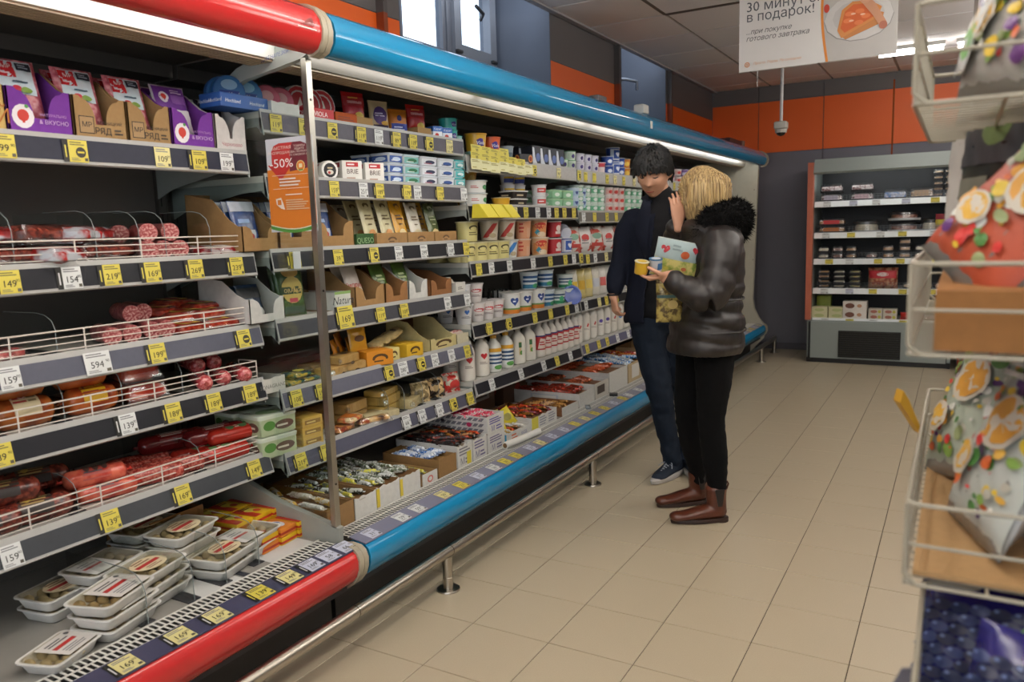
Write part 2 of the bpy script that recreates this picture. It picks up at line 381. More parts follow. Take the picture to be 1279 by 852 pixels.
# ------------------------------------------------------------------ protective floor rail
ST = M('#b9b2a6', 'm', r=.3, v=.03, sc=5)
b = MB(); b.tube(ST, [(-.227, -2.6, .152), (-.227, 6.36, .152)], .021, 14);
rail = link('guard_rail', b.mesh('guard_rail')); tag(rail, 'long brushed steel guard rail on short posts in front of the refrigerated cases', 'rail')
pm = MB(); pm.lathe(ST, [(.0, .046), (.004, .046), (.007, .044), (.0075, .021)], 24, (1, 0)); pm.lathe(ST, [(.007, .0195), (.05, .0195), (.051, .0205), (.053, .0205), (.054, .0195), (.135, .0195)], 16, (0, 1))
pn = pm.mesh('post')
for y in (-2.2, -1.1, .181, 1.567, 2.95, 4.347, 5.704, 6.33): link('post', pn, rail, (-.227, y, 0))
for y in (-.35, .20, 1.6, 4.3):
    q = MB(); q.tube(M('#6e675c', 'm'), [(-.227, y, .152), (-.227, y+.003, .152)], .0218, 14); link('joint_ring', q.mesh('j'), rail)
# ------------------------------------------------------------------ refrigerated multideck cases
XB = -1.10
DK = M('#66635e', 'p', sc=8, r=.5); WHT = M('#d9d8d2', 'p', r=.35); CREAM = M('#a39a86', 'p', r=.35); BLK = M('#070708', 'p', r=.6)
BEI = M('#b3a48c', 'p', sc=12, r=.5)
BUMP = [(-.335, .335), (-.300, .340), (-.268, .337), (-.252, .325), (-.243, .303), (-.244, .275), (-.254, .248), (-.275, .222), (-.305, .200), (-.345, .182), (-.39, .168), (-.39, .195)]
HEAD = [(-.40, 2.078), (-.345, 2.076), (-.315, 2.070), (-.285, 2.052), (-.265, 2.025), (-.258, 1.995), (-.262, 1.965), (-.278, 1.940), (-.300, 1.930), (-.318, 1.929), (-.322, 1.935), (-.36, 2.02)]
def holes(mb, mat, y0, y1):
    """white air grille: bars with open slots between them"""
    n = int((y1-y0)/.017); d = (y1-y0)/n
    for x0, x1 in ((-.420, -.414), (-.380, -.375), (-.342, -.336)):
        mb.box(mat, x0, x1, y0, y1, .346, .3485)
    for r, (x0, x1) in enumerate(((-.414, -.380), (-.375, -.342))):
        for k in range(n):
            yy = y0+d*(k+(.5 if r % 2 else .1)); mb.box(mat, x0, x1, yy, yy+.0055, .3470, .3484)
def case(name, label, y0, bays, col, ends):
    L = 1.25*bays; y1 = y0+L
    mb = MB(); mb.box(DK, XB-.04, -.98, y0, y1, 1.94, 2.04); mb.box(DK, -.98, -.40, y0, y1, 1.985, 2.04)
    root = link(name, mb.mesh('case_top')); tag(root, label, 'refrigerator case')
    def P(nm, b, **k): return link(nm, b.mesh(nm, **k), root)
    b = MB(); b.box(DK, XB-.04, XB, y0, y1, .12, 1.94)
    P('back_panel', b)
    for k in range(bays):      # upright slotted posts of the back
        for yy in ([y0+1.25*k] if k else [y0+.01])+([y1-.03] if k == bays-1 else []):
            b = MB(); b.box(M('#6f6c66', 'm', r=.5), XB, XB+.022, yy, yy+.03, .36, 1.93)
            for q in range(24): b.box(BLK, XB+.022, XB+.0224, yy+.008, yy+.012, .42+q*.06, .45+q*.06)
            P('slotted_post', b)
    b = MB(); b.box(M('#8a8780', 'p', r=.4), XB, -.42, y0, y1, .30, .342); P('deck', b)
    b = MB(); b.box(BLK, -1.1, -.40, y0, y1, .0, .30); P('kick_plate', b)
    b = MB(); b.box(M('#26262a'), -.44, -.30, y0, y1, .19, .30); P('bumper_bracket', b)
    b = MB(); b.prism(col, BUMP, y0+.02, y1-.02); P('bumper', b, ang=50)
    b = MB(); b.prism(col, HEAD, y0+.02, y1-.02); P('canopy_front', b, ang=50)
    b = MB(); b.box(M('#151515'), -.42, -.336, y0, y1, .30, .332); holes(b, M('#dad8cf', 'p', r=.35), y0+.02, y1-.02); g = P('air_grille', b); g['kind'] = 'stuff'
    b = MB(); b.prism(M('#3a3b52' if bays == 1 else '#77788c', 'f', r=.3), [(-.335, .3515), (-.262, .3400), (-.262, .3365), (-.335, .3480)], y0+.02, y1-.02); strip = P('ticket_strip', b)
    b = MB(); b.prism(M('#eceeea' if bays == 1 else '#6f6a60', 'p', r=.3), [(-.36, 2.03), (-.34, 2.02), (-.36, 1.995), (-.42, 1.995), (-.47, 1.978), (-.475, 1.937), (-.482, 1.937), (-.482, 2.0)], y0, y1); P('light_reflector', b)
    b = MB(); b.box(BEI, -.575, -.483, y0, y1, 1.93, 1.985)
    for q in range(6): b.box(M('#8d7f69'), -.575+q*.016, -.573+q*.016, y0, y1, 1.9285, 1.93)
    P('honeycomb_air_outlet', b)
    for k in range(bays):
        a = y0+1.25*k
        t = MB(); t.tube(M('#fffaf2', 'e', s=CASE_POWER), [(-.405, a+.03, 1.972), (-.405, a+1.22, 1.972)], .013, 10)
        tt = P('light_tube', t)
        e = MB()
        for q in (a+.012, a+1.222): e.tube(M('#c9c6bc', 'p'), [(-.405, q, 1.972), (-.405, q+.02, 1.972)], .016, 10); e.box(M('#b9b5aa'), -.416, -.394, q, q+.02, 1.975, 2.0)
        link('lamp_holder', e.mesh('h'), tt)
    for yy in ends:      # moulded end caps and side frames
        for poly, zc, xc in ((BUMP, .27, -.315), (HEAD, 2.0, -.325)):
            b = MB()
            big = [(xc+(x-xc)*1.10, zc+(z-zc)*1.10) for x, z in poly]
            b.prism(CREAM, big, yy-.022, yy-.001); b.prism(CREAM, big, yy+.001, yy+.022)
            b.prism(M('#5e584c'), [(xc+(x-xc)*1.07, zc+(z-zc)*1.07) for x, z in poly], yy-.003, yy+.003)
            P('end_cap', b, ang=50)
        b = MB(); b.prism(M('#95978f', 'p', r=.4), [(-.33, .40), (-.36, .405), (-.60, .45), (-.75, .50), (-.95, .56), (XB, .60), (XB, .30), (-.34, .30)], yy-.012, yy+.012); P('lower_side_frame', b)
        b = MB(); b.prism(M('#a4aba6', 'p', r=.4), [(-.30, 1.95), (-.36, 1.925), (-.50, 1.905), (-.62, 1.89), (-.75, 1.845), (-.80, 1.83), (-.80, 1.85), (-.65, 1.93), (-.35, 2.0)], yy-.012, yy+.012); P('upper_side_frame', b)
    return root, strip
RED = M('#bb2c2c', 'w', sc=2, r=.12); BLUE = M('#1d80ae', 'w', sc=2, r=.09)
CR, stripR = case('red_refrigerated_case', 'red trimmed open refrigerated case with sausages and meats at the near end', -1.53, 1, RED, (-.28,))
CB, stripB = case('blue_refrigerated_case', 'long blue trimmed open refrigerated dairy case along the window wall', -.26, 5, BLUE, (6.02,))
# barcode sticker on the red canopy
b = MB(); F = lambda u, v, o: (-.262+o-.0-.06*max(v-.02, 0), -.415+u, 2.0+v*.9)
prin(b, lambda u, v, o: (-.2585-.55*max(0, v-.012)-1.2*max(0, v-.045)+o*3, -.40+u, 1.985+v), [('r', 0, 0, .075, .042, '#d9d2c6')]+[('r', .01+k*.007, .008, .013+k*.007, .036, '#4a4744') for k in range(8)], step=.03)
link('barcode_sticker', b.mesh('s'), CR)
b = MB(); prin(b, lambda u, v, o: (-.50+u, -.3225-o, 1.925+v+u*.12), [('t', 'ДЛЯ НАРЕЗКИ', 0, 0, .012, 'l', .2, '#2b3e86')]); link('frame_lettering', b.mesh('s'), CR)
# glass divider with steel front post, and the painted far end panel
b = MB(); b.box(M('#f7faf9', 'g', a=.04, r=.08), XB, -.36, -.284, -.276, .42, 1.90)
g = link('glass_side_panel', b.mesh('glass_side_panel')); tag(g, 'clear glass panel with steel edge between red and blue cases', 'glass panel')
b = MB(); b.box(M('#b8b5ac', 'm', r=.3), -.362, -.342, -.292, -.268, .40, 1.925); b.box(M('#86827a', 'm', r=.35), -.368, -.362, -.288, -.272, .41, 1.92); link('steel_edge_post', b.mesh('p'), g)
for z in (.55, 1.2, 1.8):
    q = MB(); q.tube(M('#55524e', 'm'), [(-.3415, -.28, z), (-.340, -.28, z)], .004, 8); link('screw', q.mesh('s'), g)
b = MB(); b.prism(M('#b7b19f', 'p', r=.45), [(-.34, 1.99), (-.345, 1.9), (-.385, .60), (-.37, .50), (-.32, .40), (-.27, .34), (-.27, .2), (-.45, .0), (-1.15, 0), (-1.15, 2.04), (-.36, 2.04)], 5.995, 6.045)
e = link('end_panel', b.mesh('end_panel'), CB)
for (x, z) in ((-.35, 1.7), (-.36, 1.35), (-.355, 1.0)):
    q = MB(); q.tube(M('#7c776a'), [(x-.03, 5.995, z), (x-.03, 5.990, z)], .006, 8); link('screw', q.mesh('s'), e)
# small things lying on the canopy
b = MB(); b.rbox(M('#c9c9c2'), .07, .10, .06, .01); q = MB(); q.rbox(M('#3f7a4a'), .03, .012, .03, .004, z=.02)
o = put(node('plastic_timer', b, [node('green_button', q)]), None, (-.36, 2.72, 2.079))
tag(o, 'small white plastic box with green button on the blue canopy', 'box')
b = MB(); b.rbox(M('#4c4a4a'), .06, .12, .03, .005); tag(link('dark_clip', b.mesh('c'), None, (-.37, 2.05, 2.079)), 'small dark clip lying on top of the blue canopy', 'clip')
b = MB(); b.rbox(M('#e8e8e0'), .004, .035, .045, .001); tag(link('canopy_sticker', b.mesh('c'), CB, (-.2575, 2.62, 1.975)), None, None)
b = MB(); b.box(M('#3a1612'), -.05, .05, -.22, .22, 0, .05); b.box(M('#6b5a50'), -.04, .05, .25, .33, 0, .06); tag(link('ballast_box', b.mesh('c'), None, (-.42, 5.2, 2.079)), 'dark brown ballast boxes on the far end of the blue canopy', 'box')
b = MB(); b.box(M('#a8adac', 'm', r=.4), -.012, .012, -.03, .03, 0, .18); tag(link('canopy_bracket', b.mesh('c'), None, (-.39, -.42, 2.079)), 'upright grey metal bracket on top of the red canopy', 'bracket')
# ------------------------------------------------------------------ price tickets
@cached
def ticket(txt, col, strip, w, h):
    b = MB(); c = M({'y': '#d2c24e', 'w': '#d8dad8', 'p': '#d9cf8e', 'l': '#c3c6d6'}[col], 'p', v=.03)
    b.box(c, 0, .0012, 0, w, 0, h)
    sh = []
    if strip: sh += [('r', -.016, 0, -.001, h, '#16150f')]+[('r', -.0105, h*.2, -.0065, h*.75, '#cdbd48' if col == 'y' else '#cfcfcf')]
    sh += [('l', w*.08, h*.74, w*.92, h*.94, 2, '#6f6a3c' if col == 'y' else '#7a7a7c')]
    if txt == 'o': sh += [('e', w*.62, h*.45, w*.27, w*.27, '#2a2618'), ('r', w*.44, h*.41, w*.8, h*.49, '#d8c83e')]
    elif txt: sh += [('t', txt, w*.45, h*.28, h*.30, 'c', 0, .01, '#1c1a16'), ('t', '90', w*.86, h*.48, h*.13, '#1c1a16')]
    sh += [('r', w*.78, h*.06, w*.95, h*.2, '#4c483a'), ('l', w*.08, h*.06, w*.6, h*.2, 2, '#8a855a' if col == 'y' else '#8a8a8c')]
    q = MB(); prin(q, FX(.0012), sh, step=.2, dz=.0002)
    return node('price_ticket', b, [node('price_print', q)])
# ------------------------------------------------------------------ shelves
SH = {}
def shelf(key, z, y0, xf, label, tags, L=1.235, col='#3a3a42', tilt=.012, fence=0, board='#c9c7be'):
    H = .068
    b = MB(); b.box(M(board, 'p', r=.35), XB+.01, xf, 0, L, -.022, 0)
    o = link('shelf', b.mesh('shelf'), None, (0, y0, z)); tag(o, label, 'shelf', None)
    r = MB(); r.prism(M('#a9a8a4', 'p', r=.35), [(xf-.004, .006), (xf+.002, .008), (xf+.006+tilt, -H), (xf+tilt, -H-.004), (xf-.004, -H+.002)], 0, L)
    fx = lambda z: xf+.002+(.004+tilt)*(.008-z)/(.008+H); zt = -.003-tilt*.35
    r.prism(M(col, 'c', r=.42), [(fx(zt)+.0012, zt), (fx(-H+.008)+.0012, -H+.008), (fx(-H+.008)-.002, -H+.008), (fx(zt)-.002, zt)], .004, L-.004)
    rr = link('price_rail', r.mesh('price_rail'), o)
    br = M('#8f9590', 'p', r=.4)
    for yy in (.0, L-.006):
        k = MB(); k.prism(br, [(XB+.02, -.02), (XB+.02, -.13), (XB+.10, -.10), (xf-.12, -.055), (xf-.02, -.05), (xf+.012, -H-.012), (xf+.004, -.022)], yy, yy+.004)
        link('bracket', k.mesh('bracket'), o)
    for t in tags:
        y, txt, c = t[:3]; st = t[3] if len(t) > 3 else (c == 'y')
        tw, th = (.052, .058) if len(t) < 5 else t[4]
        put(ticket(txt, c, st, tw, th), o, (xf+.0078+tilt*.9+(0 if th < .06 else .002), y-y0, -H+.004), (0, math.atan2(-tilt, H), 0))
    if fence:
        wr = M('#d8cfc4', 'p', r=.3); f = MB(); n = 4
        for q in range(3): f.tube(wr, [(xf-.012, .01, .012+.017*q), (xf-.012, L-.01, .012+.017*q)], .0017, 5)
        f.tube(wr, [(xf-.012, .01, .064), (xf-.012, L-.01, .064)], .0024, 5)
        for q in range(7): y = .012+(L-.024)*q/6; f.tube(wr, [(xf-.012, y, .004), (xf-.012, y, .064)], .0022, 5)
        for y in (.01, L-.01): f.tube(wr, [(xf-.012, y, .064), (xf-.10, y, .064), (xf-.10, y, .0)], .002, 5)
        link('wire_fence', f.mesh('wire_fence'), o)
    SH[key] = (z, xf, y0)
    return o

# ------------------------------------------------------------------ product kinds (all face +x, base centre at the origin)
def scl(sh, su, sv):
    o = []
    for s in sh:
        t = s[0]
        if t in 'rl': o.append((t, s[1]*su, s[2]*sv, s[3]*su, s[4]*sv)+s[5:])
        elif t == 'e': o.append((t, s[1]*su, s[2]*sv, s[3]*su, s[4]*sv, s[5]))
        elif t == 'h': o.append((t, s[1]*su, s[2]*sv, s[3]*sv, s[4]))
        elif t == 't': o.append((t, s[1], s[2]*su, s[3]*sv, s[4]*sv)+s[5:])
        elif t == 'p': o.append((t, tuple((a*su, b*sv) for a, b in s[1]), s[2]))
    return o
@cached
def cup(r, h, lid, body, sh, taper=.82):
    b = MB(); rb = r*taper; bm = M(body, 'p', r=.3) if isinstance(body, str) else body
    b.lathe(bm, [(0, rb*.94), (.002, rb), (h*.93, r*.97), (h*.935, r*1.04), (h*.97, r*1.04)], 20)
    l = MB(); lm = M(lid, 'p', r=.3)
    l.lathe(lm, [(h*.93, r*1.05), (h*.985, r*1.06), (h, r*1.02), (h*1.0, r*.9), (h*.985, r*.86)], 20, (0, 1))
    ch = [node('lid', l)]
    if sh:
        p = MB(); prin(p, FC(lambda v: rb+(r*.97-rb)*v/h+.0005), scl(sh, r, h), step=.009); ch.append(node('label', p))
    return node('cup', b, ch)
@cached
def rtub(w, d, h, lid, body, sh, top=()):
    b = MB(); b.loft(M(body, 'p', r=.3), [(0, .008), (.002, .006), (h*.85, 0), (h*.86, -.002)], lambda i: rring(d-2*i, w-2*i, .014, 3))
    l = MB(); l.loft(M(lid, 'p', r=.3), [(h*.82, -.002), (h*.97, -.003), (h, 0), (h, .006), (h*.97, .008)], lambda i: rring(d-2*i, w-2*i, .015, 3))
    ch = [node('lid', l)]
    q = MB(); prin(q, lambda u, v, o: (d/2+o-.003*(1-v/h), u, v), scl(sh, w, h))
    prin(q, lambda u, v, o: (u, -(w/2+o-.003*(1-v/h)), v), scl(sh, d, h))
    if sh: ch.append(node('label', q))
    if top:
        q = MB(); prin(q, FZ(h*.971), scl(top, w, d)); ch.append(node('lid_print', q))
    return node('tub', b, ch)
@cached
def bottle(r, h, body, cap, sh, sq=0, neck=.33, film=None):
    b = MB(); bm = M(body, 'p', r=.25)
    nk = r*neck
    prof = [(0, .8), (.006, .97), (.02, 1), (h*.62, 1), (h*.70, .96), (h*.78, .78), (h*.85, .50), (h*.90, nk/r), (h*.93, nk/r)]
    if sq: b.loft(bm, [(z, a) for z, a in prof], lambda a: rring(2*r*a, 2*r*a, r*a*(.5 if a > .6 else .95), 4))
    else: b.lathe(bm, [(z, r*a) for z, a in prof], 20)
    c = MB(); c.lathe(M(cap, 'p', r=.35), [(h*.915, nk*1.25), (h*.995, nk*1.2), (h, nk*1.1)], 16)
    ch = [node('cap', c)]
    if sh:
        p = MB(); prin(p, FC(lambda v: r+.0006), scl(sh, r, h), step=.009); ch.append(node('label', p))
    return node('bottle', b, ch)
@cached
def carton(w, d, h, col, sh, side=None, top=(), r=.003):
    b = MB(); b.rbox(M(col, 'p', r=.45) if isinstance(col, str) else col, d, w, h, r)
    q = MB(); prin(q, FX(d/2), scl(sh, w, h), step=1); prin(q, FY(-w/2), scl(side if side is not None else sh, d, h), step=1)
    if top: prin(q, FZ(h), scl(top, w, d), step=1)
    return node('carton', b, [node('carton_print', q)] if q.v else [])
def psurf(w, h, t, seal=.012, sd=1):
    def f(u, v):
        a = max(0, 1-abs(2*u/w)**2.6); s = (v-seal)/(h-2*seal)
        c = 0 if s <= 0 or s >= 1 else (1-abs(2*s-1)**3)
        wr = .0012*math.sin(u*190+v*90+sd)+.0009*math.sin(v*260-u*120+sd*2)
        return t/2*math.sqrt(max(0, a*c))+(wr if 0 < s < 1 and a > .1 else .0004*math.sin(u*700))+.0006
    return f
@cached
def pouch(w, h, t, col, sh, kind='f', sd=1, name='pouch', seal=.012):
    """filled film bag standing on its lower seam"""
    g = psurf(w, h, t, seal, sd); nx, nz = 10, 12; m = M(col, kind, r=.22) if isinstance(col, str) else col
    b = MB(); V = []; Fs = []
    for s in (1, -1):
        for j in range(nz+1):
            for i in range(nx+1):
                u = w*(i/nx-.5); v = h*j/nz; V.append((s*g(u, v), u*(1-.04*math.sin(PI*j/nz)), v))
    n1 = (nx+1)*(nz+1)
    for j in range(nz):
        for i in range(nx):
            a = j*(nx+1)+i; Fs.append((a, a+1, a+nx+2, a+nx+1)); Fs.append((n1+a, n1+a+nx+1, n1+a+nx+2, n1+a+1))
    for i in range(nx):
        Fs.append((i, n1+i, n1+i+1, i+1)); a = nz*(nx+1)+i; Fs.append((a, a+1, n1+a+1, n1+a))
    for j in range(nz):
        a = j*(nx+1); Fs.append((a, a+nx+1, n1+a+nx+1, n1+a)); a += nx; Fs.append((a, n1+a, n1+a+nx+1, a+nx+1))
    b.add(V, Fs, m)
    ch = []
    if sh:
        q = MB(); cu_ = lambda a, lo, hi: max(lo, min(hi, a)); prin(q, lambda u, v, o: (lambda u, v: (g(u, v)+.0014+o*2.2, u*(1-.04*math.sin(PI*v/h)), v))(cu_(u, -w*.49, w*.49), cu_(v, .002, h-.002)), scl(sh, w, h), step=.009); ch.append(node('print', q))
    return node(name, b, ch, ang=80)
@cached
def display(w, d, hs, hc, hb, out, inn, sh, cut='u'):
    """cardboard shelf box: low cut front, high back"""
    t = .003; b = MB(); mo = M(out, 'c'); mi = M(inn, 'c')
    b.box(mi, -d/2, d/2, -w/2, w/2, 0, t); b.box(mi, -d/2, -d/2+t, -w/2, w/2, 0, hb)
    side = [(d/2, 0), (d/2, hs), (d/2-.02, hs), (d/2-.06, hs+(hb-hs)*.2), (d/2-d*.5, hs+(hb-hs)*.8), (-d/2, hb), (-d/2, 0)]
    for y in (-w/2, w/2-t):
        b.prism(mo if out != '#8a6b45' else mo, side, y, y+t)
    e = w*.16; k = 5
    pts = [(-w/2, 0), (w/2, 0), (w/2, hs), (w/2-e*.7, hs)]
    if cut == 'u':
        R = hs-hc
        pts += [(w/2-e, hs-R*.1)]+[(w/2-e-R*.5*(math.sin(a*PI/2/k)), hs-R*.1-(R*.9)*(1-math.cos(a*PI/2/k))) for a in range(1, k+1)]
        pts += [(-p[0], p[1]) for p in pts[:2:-1]]
    else: pts += [(w/2-e, hc), (-w/2+e, hc), (-w/2+e*.7, hs)]
    pts += [(-w/2, hs)]
    b.rings(mo, [[(d/2-t, y, z) for y, z in pts], [(d/2, y, z) for y, z in pts]])
    ch = []
    if sh:
        q = MB(); prin(q, FX(d/2), scl(sh, w, hs), step=1); ch.append(node('printed_front', q))
    return node('display_box', b, ch, smooth=False)
@cached
def crate(w, d, h, out, inn, front, sh=(), side=(), jag=0, fl=.004):
    """open topped cardboard outer"""
    t = .004; b = MB(); mo = M(out, 'c'); mi = M(inn, 'c'); mf = M(front, 'c')
    b.box(mi, -d/2, d/2-t-.001, -w/2+.0005, w/2-.0005, 0, fl); b.box(mi, -d/2, -d/2+t, -w/2, w/2, t, h)
    b.box(mo, -d/2, d/2-t, -w/2, -w/2+t, t, h*.97); b.box(mo, -d/2, d/2-t, w/2-t, w/2, t, h*.97)
    b.box(mi, -d/2+t, d/2-t, -w/2+t, -w/2+t+.0008, t, h*.965)
    if jag:
        pts = [(-w/2, 0), (w/2, 0)]; R = random.Random(jag); n = 9
        pts += [(w/2-w*i/n, h*(.98-.10*R.random()*(1 if 0 < i < n else 0))) for i in range(n+1)]
        b.rings(mf, [[(d/2-t, y, z) for y, z in pts], [(d/2, y, z) for y, z in pts]])
    else: b.box(mf, d/2-t, d/2, -w/2, w/2, 0, h)
    ch = []
    if sh or side:
        q = MB(); prin(q, FX(d/2), scl(sh, w, h), step=1); prin(q, FY(-w/2), scl(side, d, h), step=1); ch.append(node('box_print', q))
    return node('cardboard_box', b, ch, smooth=False)
@cached
def roll(r, l, mat, lab=None, lsh=(), ends='#8f2f22', knot=1, slices=0):
    """sausage lying along its own y axis"""
    b = MB(); n = 18
    prof = [(-l/2, r*.25), (-l/2+r*.12, r*.62), (-l/2+r*.4, r*.92), (-l/2+r*.9, r), (l/2-r*.9, r), (l/2-r*.4, r*.92), (l/2-r*.12, r*.62), (l/2, r*.25)]
    if slices: prof = [(-l/2, r*.98)]+prof[4:]
    b.rings(mat, [[(a*math.cos(2*PI*i/n), y, r+a*math.sin(2*PI*i/n)) for i in range(n)] for y, a in prof])
    ch = []
    if slices:
        q = MB(); q.rings(mottle('#8a3639', '#a8615f', '#c9a097', 160), [[(r*.94*math.cos(2*PI*i/n), y, r+r*.94*math.sin(2*PI*i/n)) for i in range(n)] for y in (-l/2-.002, -l/2+.001)]); ch.append(node('cut_face', q))
    if knot:
        for s in ((1,) if slices else (1, -1)):
            q = MB(); q.tube(M(ends, 'f'), [(0, s*(l/2-.004), r), (0, s*(l/2+.008), r), (0, s*(l/2+.014), r+.002)], [.006, .003, .007], 6); ch.append(node('tied_end', q))
    if lab:
        q = MB(); F = lambda u, v, o: ((r+o+.0004)*math.sin(v/r+.35), u, r+(r+o+.0004)*math.cos(v/r+.35))
        G = lambda u, v, o: F(u, -v, o)
        prin(q, G, [('r', -l*.22, -r*1.3, l*.22, r*1.1, lab)]+scl(lsh, l, r), step=.012); ch.append(node('label', q))
    return node('sausage', b, ch)
@cached
def vac(w, d, h, mat, sh=(), film='#ffffff'):
    """flat vacuum pack lying on its back: meat inside a clear wider film"""
    b = MB(); b.loft(mat, [(.002, h*.3), (h*.3, 0), (h*.7, 0), (h, h*.45)], lambda i: rring(d*.84-2*i, w*.84-2*i, min(w, d)*.22, 4))
    f = MB(); f.loft(M(film, 'g', a=.12, r=.14), [(0, 0), (.0015, 0), (h*.4, w*.05), (h*1.02, w*.11), (h*1.04, w*.2)], lambda i: rring(d-2*i, w-2*i, .012, 3))
    ch = [node('film', f)]
    if sh:
        q = MB(); prin(q, FZ(h*1.05), scl(sh, w, d), step=1); ch.append(node('label', q))
    return node('vacuum_pack', b, ch)
@cached
def tray(w, d, h, food, sh, name='food_tray'):
    """white plastic tray with clear lid film over dumplings"""
    b = MB(); wm = M('#e4e2dc', 'p', r=.35)
    b.loft(wm, [(0, .016), (.003, .012), (h*.9, .002), (h*.92, -.004), (h, -.004), (h, .004), (h*.9, .008), (h*.35, .014)], lambda i: rring(d-2*i, w-2*i, .02, 4), cap=(1, 1))
    f = MB(); R = random.Random(int(w*1e4)+len(sh))
    for i in range(3):
        for j in range(4):
            x = -d*.3+d*.3*i+R.uniform(-.006, .006); y = -w*.34+w*.22*j+R.uniform(-.006, .006); s = min(w, d)*.13
            f.loft(food, [(h*.36, s*.8), (h*.5, s), (h*.75, s*.85), (h*.9, s*.4)], lambda a: cring(a, 10, a*.8), off=(x, y))
    g = MB(); g.loft(M('#f6f4ee', 'g', a=.06, r=.1), [(h*.99, .002), (h*1.01, .002)], lambda i: rring(d-2*i, w-2*i, .02, 4))
    q = MB(); prin(q, FZ(h*1.015), scl(sh, w, d), step=1)
    return node(name, b, [node('food', f), node('lid_film', g), node('label', q)])
@cached
def block(w, d, h, mat, sh=(), film=1, r=.006):
    b = MB(); b.rbox(mat, d, w, h, r)
    ch = []
    if film:
        f = MB(); f.rbox(M('#fffdf4', 'g', a=.16, r=.12), d+.004, w+.006, h+.002, r+.002, z=-.0005)
        f.tube(M('#fffdf4', 'g', a=.3, r=.1), [(d/2, -w/2-.001, h*.5), (d/2+.002, -w/2-.012, h*.55)], [h*.3, .003], 6); ch.append(node('wrap', f))
    if sh:
        q = MB(); prin(q, FZ(h+.0016), scl(sh, w, d), step=1); prin(q, FX(d/2+.002), scl(sh, w, h), step=1, l0=1) if h > .03 else None; ch.append(node('label', q))
    return node('cheese_block', b, ch)
@cached
def bar(l, w, col, c2, sd=0):
    """small wrapped bar lying along x"""
    b = MB(); m = M(col, 'f', r=.25, h2=c2, sc=70+sd, lo=.45, hi=.55) if c2 else M(col, 'f')
    b.loft(m, [(-l/2, (w*.6, .0015)), (-l/2+.012, (w*.6, .0015)), (-l/2+.018, (w/2, .011)), (l/2-.018, (w/2, .011)), (l/2-.012, (w*.6, .0015)), (l/2, (w*.6, .0015))], lambda a: rring(a[0]*2, a[1]*2, min(a)*.7, 2))
    nd = node('wrapped_bar', b); me = nd[1]
    for v in me.vertices: v.co = Vector((v.co.z, v.co.x, v.co.y+.011))
    return nd
@cached
def round_pack(r, t, col, rim, sh):
    """round cheese box standing on edge, face to +x"""
    b = MB(); n = 24
    b.rings(M(rim, 'p'), [[(x, a*math.cos(2*PI*i/n), r+a*math.sin(2*PI*i/n)) for i in range(n)] for x, a in ((-t/2, r*.97), (-t/2+.003, r), (t/2-.003, r), (t/2, r*.97))])
    q = MB(); prin(q, lambda u, v, o: (t/2+o, u, r+v), [('e', 0, 0, r*.93, r*.93, col)]+scl(sh, r, r), step=1)
    return node('round_cheese_box', b, [node('face_print', q)])
@cached
def divider(h, d):
    b = MB(); pts = [(-d, 0), (0, 0), (0, h*.62), (-.012, h*.82), (-.04, h*.95), (-.08, h), (-d, h)]
    b.prism(M('#f4f6f5', 'g', a=.05, r=.1), pts, -.001, .001)
    q = MB(); q.tube(M('#7d8583', 'f', r=.2), [(x, 0, z) for x, z in pts[1:-1]]+[(-d*.6, 0, h)], .0012, 6); q.box(M('#2c2d30', 'p'), -d, -.0, -.022, .022, 0, .003)
    return node('clear_divider', b, [node('edge_and_foot', q)])
# ------------------------------------------------------------------ putting rows of products on the shelves
ORD = ['first', 'second', 'third', 'fourth', 'fifth', 'sixth', 'seventh', 'eighth', 'ninth', 'tenth', 'eleventh', 'twelfth', 'thirteenth', 'fourteenth', 'fifteenth', 'sixteenth']
PH = {}
for q, nm in (('A', 'red case'), ('B', 'first blue bay'), ('C', 'second blue bay'), ('D', 'third blue bay'), ('E', 'fourth blue bay'), ('F', 'last blue bay')):
    for n, s in enumerate(('top shelf', 'second shelf', 'third shelf', 'fourth shelf', 'fifth shelf', 'sixth shelf')): PH[q+str(n+1)] = f'{s}, {nm}'
    PH[q+'0'] = f'bottom deck, {nm}'
RJ = random.Random(3)
_used = {}
def ulabel(s):
    """a label used once only"""
    return s
def row(key, y0, y1, n, nd, desc, cat, deep=1, stack=1, dx=None, hz=None, x=.012, rot=-.35, jit=.08, tip=0, d=None, zoff=0, skip=(), lay=None):
    """n columns between y0 and y1; nd a prototype or a list of them in turn"""
    z, xf, _ = SH[key]; nds = nd if isinstance(nd, list) else [nd]; out = []
    me = nds[0][1]; xs_ = [v.co.x for v in me.vertices]; dep = max(xs_)-min(xs_); hh = max(v.co.z for v in me.vertices)
    if nds[0][2]: hh = max([hh]+[max((v.co.z for v in c[1].vertices), default=0) for c in nds[0][2] if c[0] in ('lid', 'cap')])
    dx = dx or dep*1.04; hz = hz or hh*1.005
    for k in range(deep):
        for i in range(n):
            for s in range(stack):
                if (i, s, k) in skip or (i, s) in skip: continue
                p = nds[(i+k+s) % len(nds)] if len(nds) > 1 else nds[0]
                o = put(p, None, (xf-x-dep/2-k*dx, y0+(y1-y0)*(i+.5)/n+RJ.uniform(-.001, .001), z+.0005+zoff+s*hz), (0, tip, rot+RJ.uniform(-jit, jit)))
                pos = []
                if n > 1: pos.append(f'{ORD[i]} column')
                if stack > 1: pos.append(('lower', 'upper')[s] if stack == 2 else ('bottom', 'middle', 'top')[s] if stack == 3 else ('bottom', 'second', 'third', 'top')[s])
                if deep > 1: pos.append(('front', 'behind', 'hindmost')[k])
                tag(o, f'{desc} on {PH[key]}'+(', '+', '.join(pos) if pos else ''), cat, (desc+'s on the '+PH[key]).replace(',', ' of the') if n*stack*deep > 1 else None)
                out.append(o)
    return out
